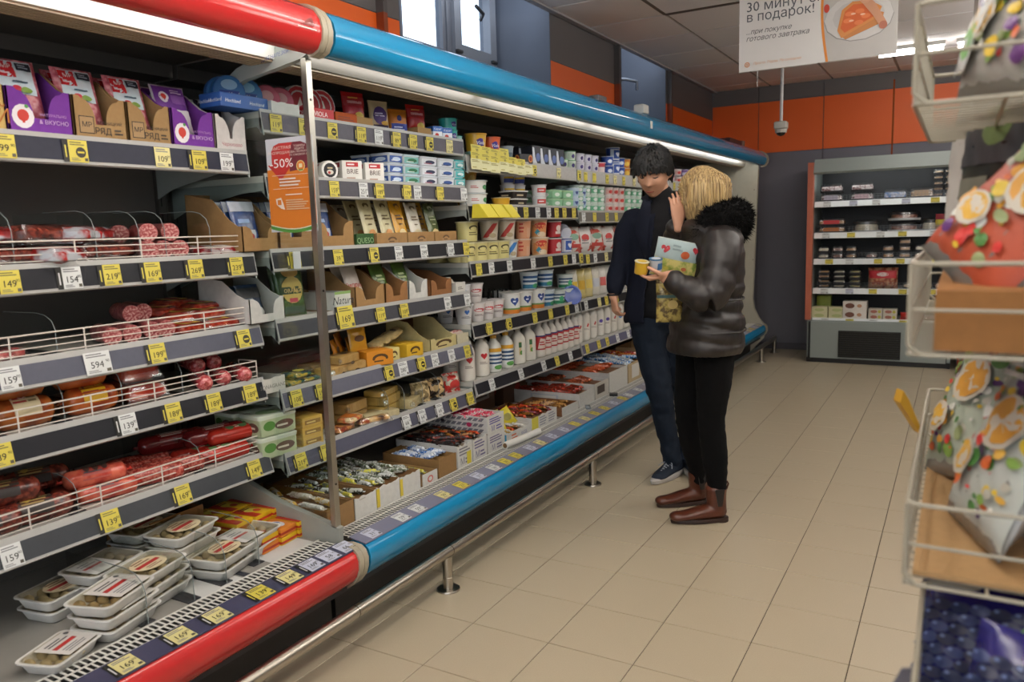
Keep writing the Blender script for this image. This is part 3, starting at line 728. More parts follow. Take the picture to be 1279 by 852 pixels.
def one(nd, loc, rot, label, cat, group=None, scl=None):
    o = put(nd, None, loc, rot, scl); tag(o, label, cat, group); return o

# ------------------------------------------------------------------ red case: shelves and meats
DI = '#1e1f24'
shelf('A1', 1.655, -1.515, -.618, 'top shelf of the red case carrying purple and kraft display boxes', [(-1.101, '99', 'y'), (-0.914, 'o', 'y'), (-0.657, '109', 'p'), (-0.527, '109', 'y'), (-0.422, '199', 'w', False)], L=1.21, col='#2b2d3a', tilt=.004)
shelf('A2', 1.322, -1.515, -.622, 'second red case shelf with wire fence and six price tickets', [(-1.126, '149', 'y'), (-0.967, '154', 'w', True), (-0.852, '219', 'y'), (-0.724, '169', 'y'), (-0.573, '269', 'y'), (-0.414, '239', 'y')], L=1.21, col=DI, fence=1, tilt=.008)
shelf('A3', 1.083, -1.515, -.622, 'third red case shelf, half empty, with a 594 price ticket', [(-1.154, '159', 'w', False), (-0.935, '594', 'w', False, (.075, .062)), (-0.735, '199', 'y'), (-0.410, 'o', 'y')], L=1.21, col='#50525e', fence=1, tilt=.014)
shelf('A4', .895, -1.515, -.624, 'fourth red case shelf with ham rolls and yellow 189 tickets', [(-1.195, '89', 'y'), (-0.850, '139', 'w', True), (-0.699, '189', 'y'), (-0.548, '189', 'y'), (-0.399, '189', 'y')], L=1.21, col=DI, fence=1, tilt=.014)
shelf('A5', .635, -1.515, -.626, 'lowest red case shelf with red sausages behind the fence', [(-1.202, '159', 'w', False), (-0.932, '139', 'y'), (-0.693, '169', 'y'), (-0.408, '149', 'y')], L=1.21, col='#3a3d41', fence=1, tilt=.02)
KR = '#a98a5e'; PUR = '#7b3fa0'
LOGO = [('e', -.28, .38, .17, .26, '#f2eef2'), ('e', -.28, .40, .09, .13, '#c9382c'), ('r', -.30, .24, -.26, .36, '#c9382c'), ('e', -.22, .60, .03, .04, '#4f9a4a'), ('t', 'НАТУРАЛЬНО', .19, .42, .062, 'c', 0, 0, '#c79bd8'), ('t', '& ВКУСНО', .19, .25, .095, 'c', 0, .01, '#d9b6e6')]
MR = [('r', -.42, .14, -.14, .54, '#2a241c'), ('r', -.405, .16, -.155, .52, KR), ('t', 'МР', -.28, .29, .12, 'c', 0, .02, '#2a241c'), ('t', 'МЯСНИЦКИЙ', .16, .38, .068, 'c', 0, 0, '#2a241c'), ('t', 'РЯД', .02, .15, .15, 'c', 0, .01, '#2a241c'), ('l', .24, .14, .42, .3, 2, '#4a3d2c')]
def boxbit(w, out, sh, hc=.30): return display(w, .26, .115, .115*hc+.012, .20, out, '#8c7350' if out != '#7b3fa0' else '#7d6a86', sh)
PK1 = [('r', -.36, .52, .40, .97, '#c9dde4'), ('r', -.36, .74, .02, .96, '#c3202a'), ('t', 'МР', -.17, .85, .06, 'c', 0, 0, '#f4f0ee'), ('l', -.3, .77, -.04, .81, 1, '#f4e0e0'), ('r', .06, .84, .38, .95, '#1c2430'), ('l', .1, .86, .34, .93, 2, '#9fb0bd'), ('l', -.1, .66, .36, .70, 1, '#2b4c60'), ('e', -.05, .58, .10, .05, '#c22a40'), ('e', .16, .57, .13, .04, '#7da044')]
HAM = mottle('#a85260', '#c4707c', '#dca0a4', 45, .2, .2)
pk1 = pouch(.118, .205, .016, HAM, tuple(PK1), name='sliced_ham_pack')
PK2 = [('r', -.46, .60, .46, .98, '#6a3290'), ('e', -.2, .80, .14, .09, '#efe6ef'), ('e', -.2, .81, .07, .05, '#c9382c'), ('r', .0, .70, .42, .84, '#8f5cb0'), ('l', .04, .86, .4, .94, 2, '#d8c2e4'), ('r', -.46, .02, .46, .60, '#d4d2d6'), ('e', -.10, .34, .26, .22, '#a8443c')]
pk2 = pouch(.118, .20, .016, '#c9c4cc', tuple(PK2), name='sliced_sausage_pack')
pk3 = pouch(.10, .17, .016, '#23222a', (('r', -.4, .05, .4, .5, '#b4534a'), ('e', .0, .18, .3, .10, '#9ac03a'), ('r', -.4, .46, .4, .52, '#c78a2c')), name='sliced_sausage_pack')
for a, b2, out, sh, pk, nm, pn in ((-1.163, -1.053, '#cdae6a', [('l', -.4, .5, .4, .9, 2, '#8f6a2c'), ('t', 'Й', .42, .2, .3, 'c', 0, 0, '#b0671f')], pk1, 'yellow display box at left edge', 'ham pack in the yellow display box'),
        (-1.051, -0.884, PUR, LOGO, pk1, 'larger purple display box with white logo', 'ham pack in the larger purple box'),
        (-0.882, -0.726, KR, MR, pk1, 'kraft display box with black lettering beside purple box', 'ham pack in the kraft box beside purple'),
        (-0.724, -0.582, KR, MR, pk1, 'second kraft display box with black lettering', 'ham pack in the second kraft box'),
        (-0.579, -0.424, PUR, LOGO, pk2, 'smaller purple display box with white logo', 'purple topped sausage pack in smaller purple box'),
        (-0.421, -0.294, '#d9d6d2', [('t', 'Черкизово', 0, .16, .10, 'c', .3, 0, '#a8404a')], pk3, 'white display box with red script', 'dark sausage pack in the white box')):
    wd = b2-a-.004; yc = (a+b2)/2
    one(display(round(wd, 3), .26, .115, .042, .20, out, '#8c7350', tuple(sh)), (-.618-.135, yc, 1.6555), (0, 0, 0), f'{nm} on top red shelf', 'display box')
    for k in range(3):
        one(pk, (-.675-.045*k, yc-.008+.004*k, 1.661), (0, -.28-.03*k, .04*k-.04), f'{pn}, {("front", "second", "hindmost")[k]} one', 'meat pack', pn+'s')
# second red shelf: sausages in film, salami halves
SALM = mottle('#7a2a30', '#9c4a4c', '#c08a82', 90, .3); DKS = mottle('#3b1814', '#5e241c', '#7d3a2c', 60, .25); PINK = mottle('#a34446', '#c0605e', '#cf8880', 50, .25)
for q, y in enumerate((-1.064, -0.842, -0.708, -0.621, -0.456)): one(divider(.145, .40), (-.645, y, 1.3225), None, f'clear curved divider on second red shelf, {ORD[q]} from left', 'divider', 'dividers on the second red shelf')
vs1 = vac(.24, .14, .050, DKS, (('r', -.2, -.34, .2, .34, '#b7bcc4'), ('e', 0, 0, .14, .22, '#c3202a'), ('l', -.1, .1, .1, .3, 1, '#e8e4e0')))
vs1b = vac(.27, .14, .045, mottle('#7d1f20', '#a32c28', '#b9bcc2', 22, .15), (('r', -.30, -.2, .05, .28, '#c02026'), ('r', -.26, -.1, .0, .1, '#ddc7c0')))
for q, (x, y, z, r, p) in enumerate(((-.70, -1.079, 0, .3, vs1), (-.72, -0.991, 0, -.2, vs1b), (-.70, -0.908, 0, .5, vs1b), (-.74, -1.060, .055, -.3, vs1b), (-.73, -0.957, .055, .35, vs1), (-.76, -0.881, .055, -.1, vs1b), (-.72, -0.791, 0, .2, vs1), (-.75, -0.816, .055, .6, vs1b))):
    one(p, (x, y, 1.323+z), (0, .06*((q % 3)-1), r), f'dark smoked meat pack on second red shelf, {ORD[q]} of the heap', 'meat pack', 'dark smoked meat packs heaped on the second red shelf')
sal = roll(.028, .17, SALM, None, (), '#7a2a22', 1, 1)
for q, (x, y, z, r) in enumerate(((-.72, -0.649, 0, -.40), (-.73, -0.596, 0, -.35), (-.72, -0.544, 0, -.38), (-.75, -0.624, .052, -.40), (-.74, -0.561, .052, -.35), (-.84, -0.646, .05, -.5))):
    one(sal, (x, y, 1.323+z), (0, 0, PI/2+r), f'cut salami half on second red shelf, {ORD[q]} of the pile', 'salami', 'cut salami halves on the second red shelf')
for q, (x, y, r) in enumerate(((-.70, -0.395, .4), (-.76, -0.375, -.2), (-.69, -0.345, .1))):
    one(vac(.13, .10, .03, mottle('#8d1c22', '#b0303a', '#d8c8c8', 30, .2), (('r', -.3, -.3, .1, .2, '#d9d5d2'),)), (x, y-.02, 1.323+.001), (0, .1, r), f'small red meat pack near right end of second red shelf, {ORD[q]}', 'meat pack', 'small red packs on the second red shelf')
# third red shelf
for q, y in enumerate((-0.982,)): one(divider(.11, .40), (-.645, y, 1.0835), None, 'clear curved divider standing alone on third red shelf', 'divider')
for q, (x, y, r, z) in enumerate(((-.725, -0.793, -.35, 0), (-.725, -0.731, -.35, 0), (-.73, -0.655, -.4, 0), (-.73, -0.607, -.4, 0), (-.80, -0.675, -.35, .05), (-.82, -0.627, -.3, .05))):
    one(roll(.027, .17, SALM, None, (), '#7a2a22', 1, 1), (x, y, 1.084+z), (0, 0, PI/2+r), f'cut netted salami on third red shelf, {ORD[q]} of the pile', 'salami', 'cut salamis on the third red shelf')
RSM = mottle('#7c1e16', '#a3301f', '#b8543a', 45, .2)
sm = vac(.17, .12, .032, RSM, (('r', -.22, -.3, .2, .3, '#d8b44a'), ('e', 0, .0, .13, .24, '#a3201a'), ('r', -.2, .2, .2, .3, '#2e2016')))
for q, (x, y, r, z) in enumerate(((-.70, -0.539, .2, 0), (-.71, -0.413, -.15, 0), (-.76, -0.509, -.3, .034), (-.74, -0.436, .2, .034), (-.82, -0.545, .5, .05), (-.80, -0.400, .1, .05), (-.86, -0.458, .1, .065))):
    one(sm, (x, y, 1.084+z), (0, .05, r), f'red sausage pack with yellow label on third red shelf, {ORD[q]}', 'meat pack', 'red sausage packs on the third red shelf')
for q, (x, y) in enumerate(((-.68, -1.134), (-.69, -1.099), (-.78, -1.122))): one(vac(.11, .09, .03, PINK, ()), (x, y, 1.084), (0, 0, .3*q), f'pale pink cut meat at left end of third red shelf, {ORD[q]}', 'meat pack', 'pink cuts on the third red shelf')
# fourth red shelf
BRN = mottle('#7f3d1c', '#96491f', '#a8602c', 20, .18, .1)
hr = roll(.042, .15, BRN, '#d8c8a0', (('r', -.2, -.4, .02, .5, '#b3242a'), ('t', 'ГО', -.1, -.1, .5, 'c', 0, .01, '#f0e4d8'), ('l', .04, -.5, .2, .5, 3, '#7a6a48')), '#6e3a1a')
hy = roll(.040, .15, mottle('#8f3a1c', '#a84a20', '#b8602c', 20, .18, .1), '#dfae1e', (('t', 'РЕМО', -.0, -.1, .45, 'c', 0, .01, '#8a2a18'), ('l', -.2, -.8, .2, -.4, 2, '#8a2a18'), ('e', -.16, .1, .03, .4, '#7a3a18')), '#8a3a1a')
hb = vac(.15, .11, .06, mottle('#9c3024', '#b4432f', '#c35a42', 30, .2, .15), (('r', -.25, -.2, .25, .32, '#26221e'), ('l', -.2, .02, .2, .22, 2, '#c9b99a'), ('r', -.22, -.16, .22, -.08, '#b8a070')))
for q, (x, y, z, p, d1) in enumerate(((-.70, -1.061, 0, hr, 'brown ham roll with red white label'), (-.705, -1.074, .080, hr, 'brown ham roll with red white label'), (-.70, -0.874, 0, hy, 'smoked ham roll with yellow band'), (-.705, -0.898, .077, hy, 'smoked ham roll with yellow band'))):
    one(p, (x, y, .8955+z), (0, 0, -.12), f'{d1} on fourth red shelf, {("lower", "upper")[q % 2]} one', 'ham roll', d1+'s')
for q, (x, y, z, r) in enumerate(((-.70, -0.711, 0, -.1), (-.71, -0.724, .062, -.05), (-.82, -0.738, .0, .1), (-.82, -0.732, .062, 0))):
    one(hb, (x, y, .896+z), (0, 0, r), f'red ham pack with black label, fourth red shelf, {("lower front", "upper front", "lower behind", "upper behind")[q]}', 'meat pack', 'red ham packs with black labels')
for q, y in enumerate((-1.153, -0.980, -0.808, -0.604)): one(divider(.12, .40), (-.65, y, .8955), None, f'clear divider on fourth red shelf, {ORD[q]} from left', 'divider', 'dividers on the fourth red shelf')
ps = roll(.026, .19, mottle('#8f3438', '#b04a4c', '#cc8480', 80, .2), '#7fa3ad', (('r', -.22, -.6, -.05, .9, '#b3242a'), ('l', -.04, -.6, .2, .8, 4, '#26323a')), '#7a2a22')
for q, (x, y, z, r) in enumerate(((-.70, -0.468, 0, -.5), (-.715, -0.382, 0, -.5), (-.70, -0.312, 0, -.45), (-.78, -0.436, .046, -.4), (-.78, -0.361, .046, -.5))):
    one(ps, (x, y-.03, .8965+z), (0, 0, PI/2+r), f'pink sausage with blue label on fourth red shelf, {ORD[q]} from left', 'sausage', 'pink blue labelled sausages on the fourth red shelf')
for q, (x, y) in enumerate(((-.70, -1.175), (-.80, -1.160), (-.72, -1.141))): one(vac(.10, .09, .04, PINK), (x, y-.04, .896), (0, 0, .4*q), f'small pink meat pack by left edge of fourth red shelf, {ORD[q]}', 'meat pack', 'pink packs on the fourth red shelf')
# fifth red shelf
pr_ = roll(.027, .17, mottle('#a3382f', '#bb4c3c', '#cc6650', 30, .2), '#a8453a', (('e', -.14, .1, .05, .5, '#3c2620'), ('e', 0, .1, .05, .5, '#3c2620'), ('e', .14, .1, .05, .5, '#3c2620'), ('l', -.2, -.6, .2, -.35, 1, '#3c4650')), '#b5382c')
dkr = roll(.034, .19, DKS, '#241a16', (('l', -.18, -.5, .2, .7, 4, '#9c8350'), ('e', -.1, .1, .05, .3, '#b89a4a')), '#5c241a')
net = roll(.029, .20, mottle('#7f2622', '#9a3a30', '#b4685a', 120, .25), None, (), '#7a2a22')
grn = roll(.027, .21, M('#a82a1e', 'f', v=.1), '#b8301f', (('e', -.12, .1, .07, .5, '#4d7040'), ('e', .1, .1, .08, .45, '#4d7040'), ('l', -.04, -.3, .04, .5, 2, '#e0d4c0')), '#8a2418')
dkred = roll(.031, .22, M('#6e1a1c', 'f', v=.15), '#7a2022', (('l', -.18, -.4, .18, .4, 3, '#b8a8a0'),), '#6a1a1a')
def lay(lst, z0, what, cat, grp):
    for q, (p, x, y, z, r) in enumerate(lst): one(p, (x, y, z0+z), (0, 0, r), f'{what}, {ORD[q]} of the heap', cat, grp)
lay(((pr_, -.69, -0.859, 0, -.25), (pr_, -.70, -0.884, .048, -.3), (pr_, -.76, -0.889, .0, -.25), (pr_, -.84, -0.864, .0, -.2)), .636, 'pink sausage with dark fruit print on lowest red shelf', 'sausage', 'pink sausages on the lowest red shelf')
lay(((dkr, -.69, -1.066, 0, -.25), (dkr, -.77, -1.091, .0, -.2), (dkr, -.72, -1.132, .060, -.3), (dkr, -.69, -1.202, 0, -.2), (dkr, -.80, -1.005, .05, -.3), (dkr, -.86, -1.049, .0, -.3)), .636, 'dark cooked sausage with gold lettering on lowest red shelf', 'sausage', 'dark sausages on the lowest red shelf')
lay(((net, -.69, -0.717, 0, -.4), (net, -.70, -0.631, 0, -.35), (net, -.77, -0.692, .0, -.4), (net, -.84, -0.654, .0, -.3)), .636, 'netted dry sausage on lowest red shelf', 'sausage', 'netted sausages on the lowest red shelf')
lay(((grn, -.69, -0.455, 0, -.25), (grn, -.755, -0.475, 0, -.25), (dkred, -.74, -0.429, .052, -.2), (dkred, -.80, -0.552, .052, -.25), (dkred, -.82, -0.521, .0, -.2), (grn, -.70, -0.373, .05, -.2)), .636, 'bright red sausage with green sprigs on lowest red shelf', 'sausage', 'red sausages at the right end of the lowest red shelf')
for q, y in enumerate((-0.971, -0.564)): one(divider(.10, .40), (-.65, y, .6355), None, f'clear divider on lowest red shelf, {("left", "right")[q]} one', 'divider', 'dividers on the lowest red shelf')
# bottom deck of the red case
FOOD = M('#d9c9a2', 'p', v=.12, sc=30); FOOD2 = M('#cbb283', 'p', v=.2, sc=30); FOOD3 = M('#e4dcc8', 'p', v=.05)
LB = (('e', .05, 0, .30, .34, '#e2d3ae'), ('l', -.12, .1, .22, .3, 2, '#8a6a50'), ('r', -.2, -.06, .26, .06, '#b5322e'), ('l', -.1, -.24, .2, -.1, 2, '#9a7a60'))
LB2 = (('r', -.18, -.42, .48, .42, '#ded9d2'), ('r', -.1, -.04, .34, .08, '#b5322e'), ('l', -.08, .14, .36, .32, 2, '#5a5a5a'), ('l', -.08, -.34, .36, -.12, 3, '#8a8a8a'), ('e', .4, .3, .04, .06, '#5a5a5a'))
LB3 = (('r', -.4, -.42, .1, .42, '#e9e6e0'), ('r', -.34, -.04, .0, .05, '#c0504c'), ('l', -.3, .1, .0, .3, 2, '#9a9a9a'))
TR = [tray(.19, .135, .036, FOOD, LB), tray(.19, .135, .036, FOOD2, LB2), tray(.19, .135, .036, FOOD3, LB3), tray(.16, .12, .034, FOOD, LB2)]
def stackt(p, x, y, n, r, what):
    for s in range(n):
        one(p, (x+.003*(s % 2), y-.006*s, .3425+.0365*s), (0, 0, r+.05*math.sin(s*2.1+y*9)), f'{what}, {ORD[s]} from the bottom', 'food tray', what+' pile')
SH['A0'] = (.342, -.42, -1.5)
stackt(TR[1], -.50, -.985, 3, .28, 'dumpling tray with barcode label nearest the red bumper')
stackt(TR[0], -.56, -.835, 3, .25, 'dumpling tray with red stripe beside clear divider')
stackt(TR[2], -.70, -.88, 3, .2, 'white dumpling tray behind the red striped trays')
stackt(TR[0], -.74, -.99, 2, .2, 'shaded dumpling tray at the far left of deck')
stackt(TR[0], -.53, -.60, 2, .22, 'flat dumpling tray just beyond empty deck space')
stackt(TR[0], -.64, -.645, 4, .22, 'dumpling tray in the tall middle stack')
stackt(TR[0], -.78, -.68, 4, .2, 'dim dumpling tray behind the tall middle stack')
stackt(TR[2], -.565, -.47, 2, .2, 'white curd tray beside the yellow cartons')
stackt(TR[3], -.47, -1.16, 1, .3, 'brown pastry tray at lower left corner')
for q, (x, y) in enumerate(((-.435, -.94), (-.435, -.79), (-.44, -.67), (-.46, -.525))):
    one(divider(.145, .36), (x, y, .3425), (0, 0, 0), f'tall clear divider on red case deck, {ORD[q]} from left', 'divider', 'dividers on the red case deck')
for q, (x0, y0) in enumerate(((-.70, -.80), (-.70, -.60), (-.88, -.75))):
    b = MB(); b.box(M('#2d3038', 'p'), x0-.14, x0+.27, y0-.012, y0+.012, .3421, .3429)
    tag(link('divider_track', b.mesh('t')), f'dark plastic divider track on the red case deck, {ORD[q]}', 'track', 'divider tracks on the red case deck')
one(crate(.20, .24, .15, '#8a6238', '#6b4a2a', '#8a6238', (('l', -.3, .3, .3, .6, 2, '#5a3f22'),)), (-.86, -.60, .3425), (0, 0, 0), 'shut brown carton at the back of the red deck', 'cardboard box')
YB = '#e0b41c'
yb = carton(.078, .11, .028, YB, (('r', -.5, .2, .5, .5, '#b8301c'),), (('r', -.5, .2, .5, .5, '#b8301c'),), (('r', -.5, -.5, -.1, .5, '#b8301c'), ('e', .05, .1, .25, .2, '#f0dc60'), ('e', .2, -.1, .16, .14, '#c6402a'), ('l', -.3, .2, .3, .42, 2, '#5a2a14')))
yo = carton(.078, .11, .028, '#d8802a', (('r', -.5, .3, .5, .6, '#a83018'),), (('r', -.5, .3, .5, .6, '#a83018'),), (('e', 0, 0, .3, .3, '#d8d4dc'), ('e', .05, .05, .18, .16, '#2a3f90'), ('l', -.3, .25, .3, .4, 1, '#e8d8a0')))
cc = 0
for ix in range(3):
    for iy in range(3):
        for iz in range(3):
            if iz == 2 and (ix == 0): continue
            p = yo if (iz < 2 and ix < 2 and iy < 2) and (ix+iy+iz) % 2 == 0 else yb
            one(p, (-.56-.118*ix, -.435+.082*iy, .3425+.0285*iz+.0), (0, 0, .10), f'{"orange" if p is yo else "yellow"} butter carton on red deck, row {ORD[ix]}, place {ORD[iy]}, layer {ORD[iz]}', 'carton', 'butter cartons stacked at the right end of the red deck'); cc += 1
# paper sheets on the deck
for q, (x0, x1, y0, y1) in enumerate(((-.60, -.43, -.77, -.62), (-.57, -.43, -.50, -.31))):
    b = MB(); b.box(M('#cfcfcb', 'p'), x0, x1, y0, y1, .3421, .3426); tag(link('paper_liner', b.mesh('p')), f'white paper liner on the red deck, {("between divider and trays", "under the yellow cartons")[q]}', 'paper')
# red deck tickets
for y, t, c, wd in ((-1.13, '169', 'p', .06), (-.975, '169', 'p', .06), (-.855, '169', 'p', .06), (-.70, '139', 'y', .06), (-.585, '149', 'p', .06), (-.49, '169', 'l', .06), (-.415, '58', 'l', .085), (-.335, '66', 'l', .08), (-1.30, '139', 'p', .06)):
    tw = min(wd, .062)
    put(ticket(t, c, c != 'l' or t == '169', tw, .062), stripR, (-.2655, y, .3413), (0, math.radians(-81), 0))

# ------------------------------------------------------------------ blue case: shelves
GY = '#5a5861'
Y1, Y2, Y3, Y4, Y5 = -.252, .998, 2.248, 3.498, 4.748
shelf('B1', 1.795, Y1, -.60, 'top shelf of the first blue bay with pouches and round cheeses', [(-0.215, '119', 'y', False), (-0.082, 'o', 'y', False), (0.063, 'o', 'y', False), (0.226, '119', 'y'), (0.331, '119', 'w', False), (0.447, '89', 'y'), (0.560, '119', 'y'), (0.680, 'o', 'y'), (0.833, '119', 'p', False)], col=GY, tilt=.0)
shelf('B2', 1.583, Y1, -.60, 'second shelf of first blue bay with stacked flat tubs', [(0.052, '159', 'y', False), (0.217, '251', 'w', False), (0.318, '189', 'y'), (0.499, '179', 'y'), (0.571, '219', 'w', False), (0.742, '179', 'y'), (0.935, '119', 'w', False)], col='#4a4950', tilt=.003)
shelf('B3', 1.330, Y1, -.60, 'third shelf of first blue bay with kraft display boxes', [(-0.173, '39', 'y'), (0.049, '39', 'y', False), (0.260, 'o', 'y'), (0.418, '299', 'w', False), (0.596, '299', 'w', False), (0.804, '169', 'w', True), (0.936, '149', 'y', False)], col=DI, tilt=.007)
shelf('B4', 1.088, Y1, -.60, 'fourth shelf of first blue bay with half empty cartons', [(0.053, '169', 'y', True, (.085, .085)), (0.279, '119', 'y'), (0.435, '109', 'y'), (0.759, '89', 'w', False), (0.926, '89', 'w', False)], col='#3c3d42', tilt=.010)
shelf('B5', .842, Y1, -.602, 'fifth shelf of first blue bay with orange and yellow cartons', [(-0.213, '108', 'y'), (-0.085, '199', 'y'), (0.313, 'o', 'y'), (0.398, '280', 'w', False, (.062, .06)), (0.538, 'o', 'y'), (0.640, '242', 'w', False), (0.772, '85', 'w', False), (0.907, '85', 'y', False)], col='#5a5b68', tilt=.014)
shelf('B6', .610, Y1, -.604, 'lowest shelf of first blue bay with wrapped cheese blocks', [(-0.213, '219', 'y'), (-0.083, 'o', 'y'), (0.411, '64', 'w', True), (0.525, '64', 'w', True), (0.658, '64', 'w', True), (0.774, 'o', 'y'), (0.917, '129', 'y')], col='#4c4d5c', tilt=.018)
shelf('C1', 1.728, Y2, -.60, 'top shelf of second blue bay under the long yellow ticket banner', [(1.450, '', 'w', False), (1.545, '', 'p', False), (1.652, 'o', 'y', False), (1.953, '99', 'p', False), (2.235, 'o', 'y', False)], col='#b3b0ac', tilt=.0)
shelf('C2', 1.500, Y2, -.60, 'second shelf of second blue bay with tubs and small cups', [(1.419, '119', 'p', False), (1.540, '99', 'y', False), (1.676, '219', 'w', False), (1.810, '99', 'w', False), (1.910, '9', 'y', False), (2.014, '9', 'y', False), (2.145, '9', 'y', False)], col=DI, tilt=.003)
shelf('C3', 1.225, Y2, -.60, 'third shelf of second blue bay with cream and orange tubs', [(1.042, '19', 'y', False), (1.160, '94', 'w', False), (1.343, '99', 'w', False), (1.604, '9', 'w', False), (1.814, '9', 'y', False), (2.011, '9', 'y', False), (2.131, '9', 'w', False), (2.234, 'o', 'y', False)], col=DI, tilt=.006)
shelf('C4', .925, Y2, -.60, 'fourth shelf of second blue bay with yoghurt cups', [(1.117, '29', 'y'), (1.315, 'o', 'y'), (1.604, '9', 'y', False), (1.797, '', 'y', False), (2.017, '9', 'y', False), (2.151, '9', 'w', False)], col=DI, tilt=.010)
shelf('C5', .640, Y2, -.602, 'lowest shelf of second blue bay with milk bottles', [(1.120, '129', 'w', False), (1.424, '102', 'w', False), (1.692, '109', 'w', False), (1.863, '9', 'y', False), (2.046, '9', 'w', False)], col=DI, tilt=.018)
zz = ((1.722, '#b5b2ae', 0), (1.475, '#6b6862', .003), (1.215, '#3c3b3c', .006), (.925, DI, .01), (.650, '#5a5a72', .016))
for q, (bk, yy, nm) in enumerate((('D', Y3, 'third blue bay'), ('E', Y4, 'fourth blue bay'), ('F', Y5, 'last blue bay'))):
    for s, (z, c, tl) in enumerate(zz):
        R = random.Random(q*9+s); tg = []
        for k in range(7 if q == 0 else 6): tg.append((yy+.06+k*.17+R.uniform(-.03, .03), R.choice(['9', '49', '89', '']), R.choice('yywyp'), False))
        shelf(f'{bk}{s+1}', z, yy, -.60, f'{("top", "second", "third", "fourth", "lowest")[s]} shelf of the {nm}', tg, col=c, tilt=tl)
for k, q in (('B0', Y1), ('C0', Y2), ('D0', Y3), ('E0', Y4), ('F0', Y5)): SH[k] = (.3425, -.425, q)
# big yellow ticket banner on the top shelf of bay two
bnr = MB()
for q in range(7):
    for s in range(3):
        if s == 2 and q > 3 or s == 1 and q > 5: continue
        y = 1.01+q*.088+s*.012+.004*(q % 2); z = 1.668+s*.034-.004*(q % 3); b_ = '#d6c650' if s else '#d8d4a4'
        prin(bnr, lambda u, v, o: (-.586+.006*(2-s)-.18*max(0, v-.0)*.5+o*2, y+u, z+v), [('r', 0, 0, .092, .05, b_), ('l', .01, .034, .082, .046, 2, '#8a7f34'), ('l', .01, .006, .06, .014, 1, '#a09444')]+([('t', '99', .05, .016, .016, '#3a3418')] if s else []), step=.2)
tag(link('ticket_banner', bnr.mesh('b')), 'overlapping rows of yellow offer tickets clipped to the top shelf', 'ticket', None, None)
for q, (y, w_) in enumerate(((1.015, .10), (1.125, .10), (1.245, .085))):
    b = MB(); b.prism(M('#dccb3e', 'p'), [(-.592, 0), (-.50, 0), (-.50, .002), (-.55, .066), (-.585, .064)], 0, w_)
    p = MB(); prin(p, lambda u, v, o: (-.592+.1*v+o, u, v), [('r', 0, 0, w_, .058, '#dccb3e'), ('e', w_/2, .03, w_*.36, .023, '#55501e'), ('e', w_/2, .024, w_*.26, .015, '#dccb3e'), ('l', w_*.25, .006, w_*.75, .02, 2, '#55501e')], step=.2)
    o_ = put(node('folded_ticket', b, [node('printed_face', p)]), None, (.0, y, 1.438)); o_.location.x = .006; tag(o_, f'folded yellow shelf ticket with dark crown mark, {ORD[q]} from left', 'ticket', 'folded yellow tickets on the second shelf of second blue bay')
# ------------------------------------------------------------------ first blue bay products
row('B1', -0.357, -0.209, 2, round_pack(.055, .03, '#2f6fa8', '#2b5f9a', (('e', 0, .45, .5, .3, '#8fc0dd'), ('r', -.6, -.3, .6, .1, '#1c3f8a'), ('t', 'Hochland', 0, -.2, .22, 'c', 0, 0, '#e8eef4'))), 'blue round cheese box', 'cheese box', deep=2, x=.05)
one(carton(.20, .10, .045, '#2a58a0', (('t', 'Hochland', -.25, .35, .26, 'c', .2, 0, '#e8eef4'), ('t', 'Hochland', .25, .35, .26, 'c', .2, 0, '#e8eef4'))), (-.66, -0.301, 1.7955), (0, 0, 0), 'blue display carton with white lettering on the top shelf', 'carton')
row('B1', -0.202, -0.076, 2, round_pack(.05, .026, '#c0566a', '#a83a50', (('e', 0, .2, .5, .4, '#d8a0a0'), ('r', -.5, -.5, .5, -.2, '#8fb4d4'))), 'pink round cheese box', 'cheese box', deep=2, x=.04)
one(crate(.13, .12, .04, '#c8c8c4', '#a89878', '#d4d4d0', jag=3), (-.655, -0.136, 1.7955), (0, 0, 0), 'white notched carton in front of the pink round boxes', 'carton')
row('B1', -0.033, 0.146, 3, round_pack(.062, .028, '#b8242c', '#e0e0dc', (('e', 0, 0, .72, .72, '#d9d2cc'), ('e', 0, 0, .62, .62, '#b8242c'), ('p', ((-.2, -.3), (.25, -.1), (.1, .35)), '#e8e0d0'))), 'red and white round cheese box', 'cheese box', x=.06, rot=-.15)
one(carton(.14, .06, .042, '#b8252c', (('t', 'VIOLA', 0, .3, .42, 'c', 0, .02, '#f2ece8'),)), (-.632, 0.044, 1.7955), (0, 0, 0), 'red carton with white lettering under the round boxes', 'carton')
one(crate(.12, .14, .042, '#a8562c', '#4a2e1c', '#a85026', (('l', -.4, .3, .4, .7, 2, '#7a3216'),)), (-.68, 0.191, 1.7955), (0, 0, 0), 'empty orange brown carton between round boxes and red bag', 'cardboard box')
one(crate(.10, .10, .038, '#9c7c50', '#7a6040', '#9c7c50'), (-.665, 0.302, 1.7955), (0, 0, 0), 'small kraft carton holding the red snack bag', 'cardboard box')
RB = (('r', -.5, .55, .5, .85, '#a81c22'), ('r', -.36, .62, .3, .70, '#d8a0a0'), ('e', .15, .25, .22, .12, '#d8b850'), ('l', -.3, .76, .3, .84, 1, '#e8b050'))
one(pouch(.105, .125, .03, '#b8262a', RB, name='snack_pouch'), (-.66, 0.297, 1.81), (0, -.1, -.25), 'red snack pouch standing in the kraft carton', 'pouch')
one(pouch(.095, .125, .03, '#d0b890', (('e', -.02, .5, .36, .3, '#4a2c6a'), ('l', -.3, .45, .25, .6, 2, '#d8cce0'), ('r', -.4, .02, .4, .2, '#3a2c44'), ('e', .2, .26, .2, .07, '#c89a3c')), name='snack_pouch'), (-.66, 0.452, 1.796), (0, -.1, -.3), 'cream pouch with purple disc on the top shelf', 'pouch')
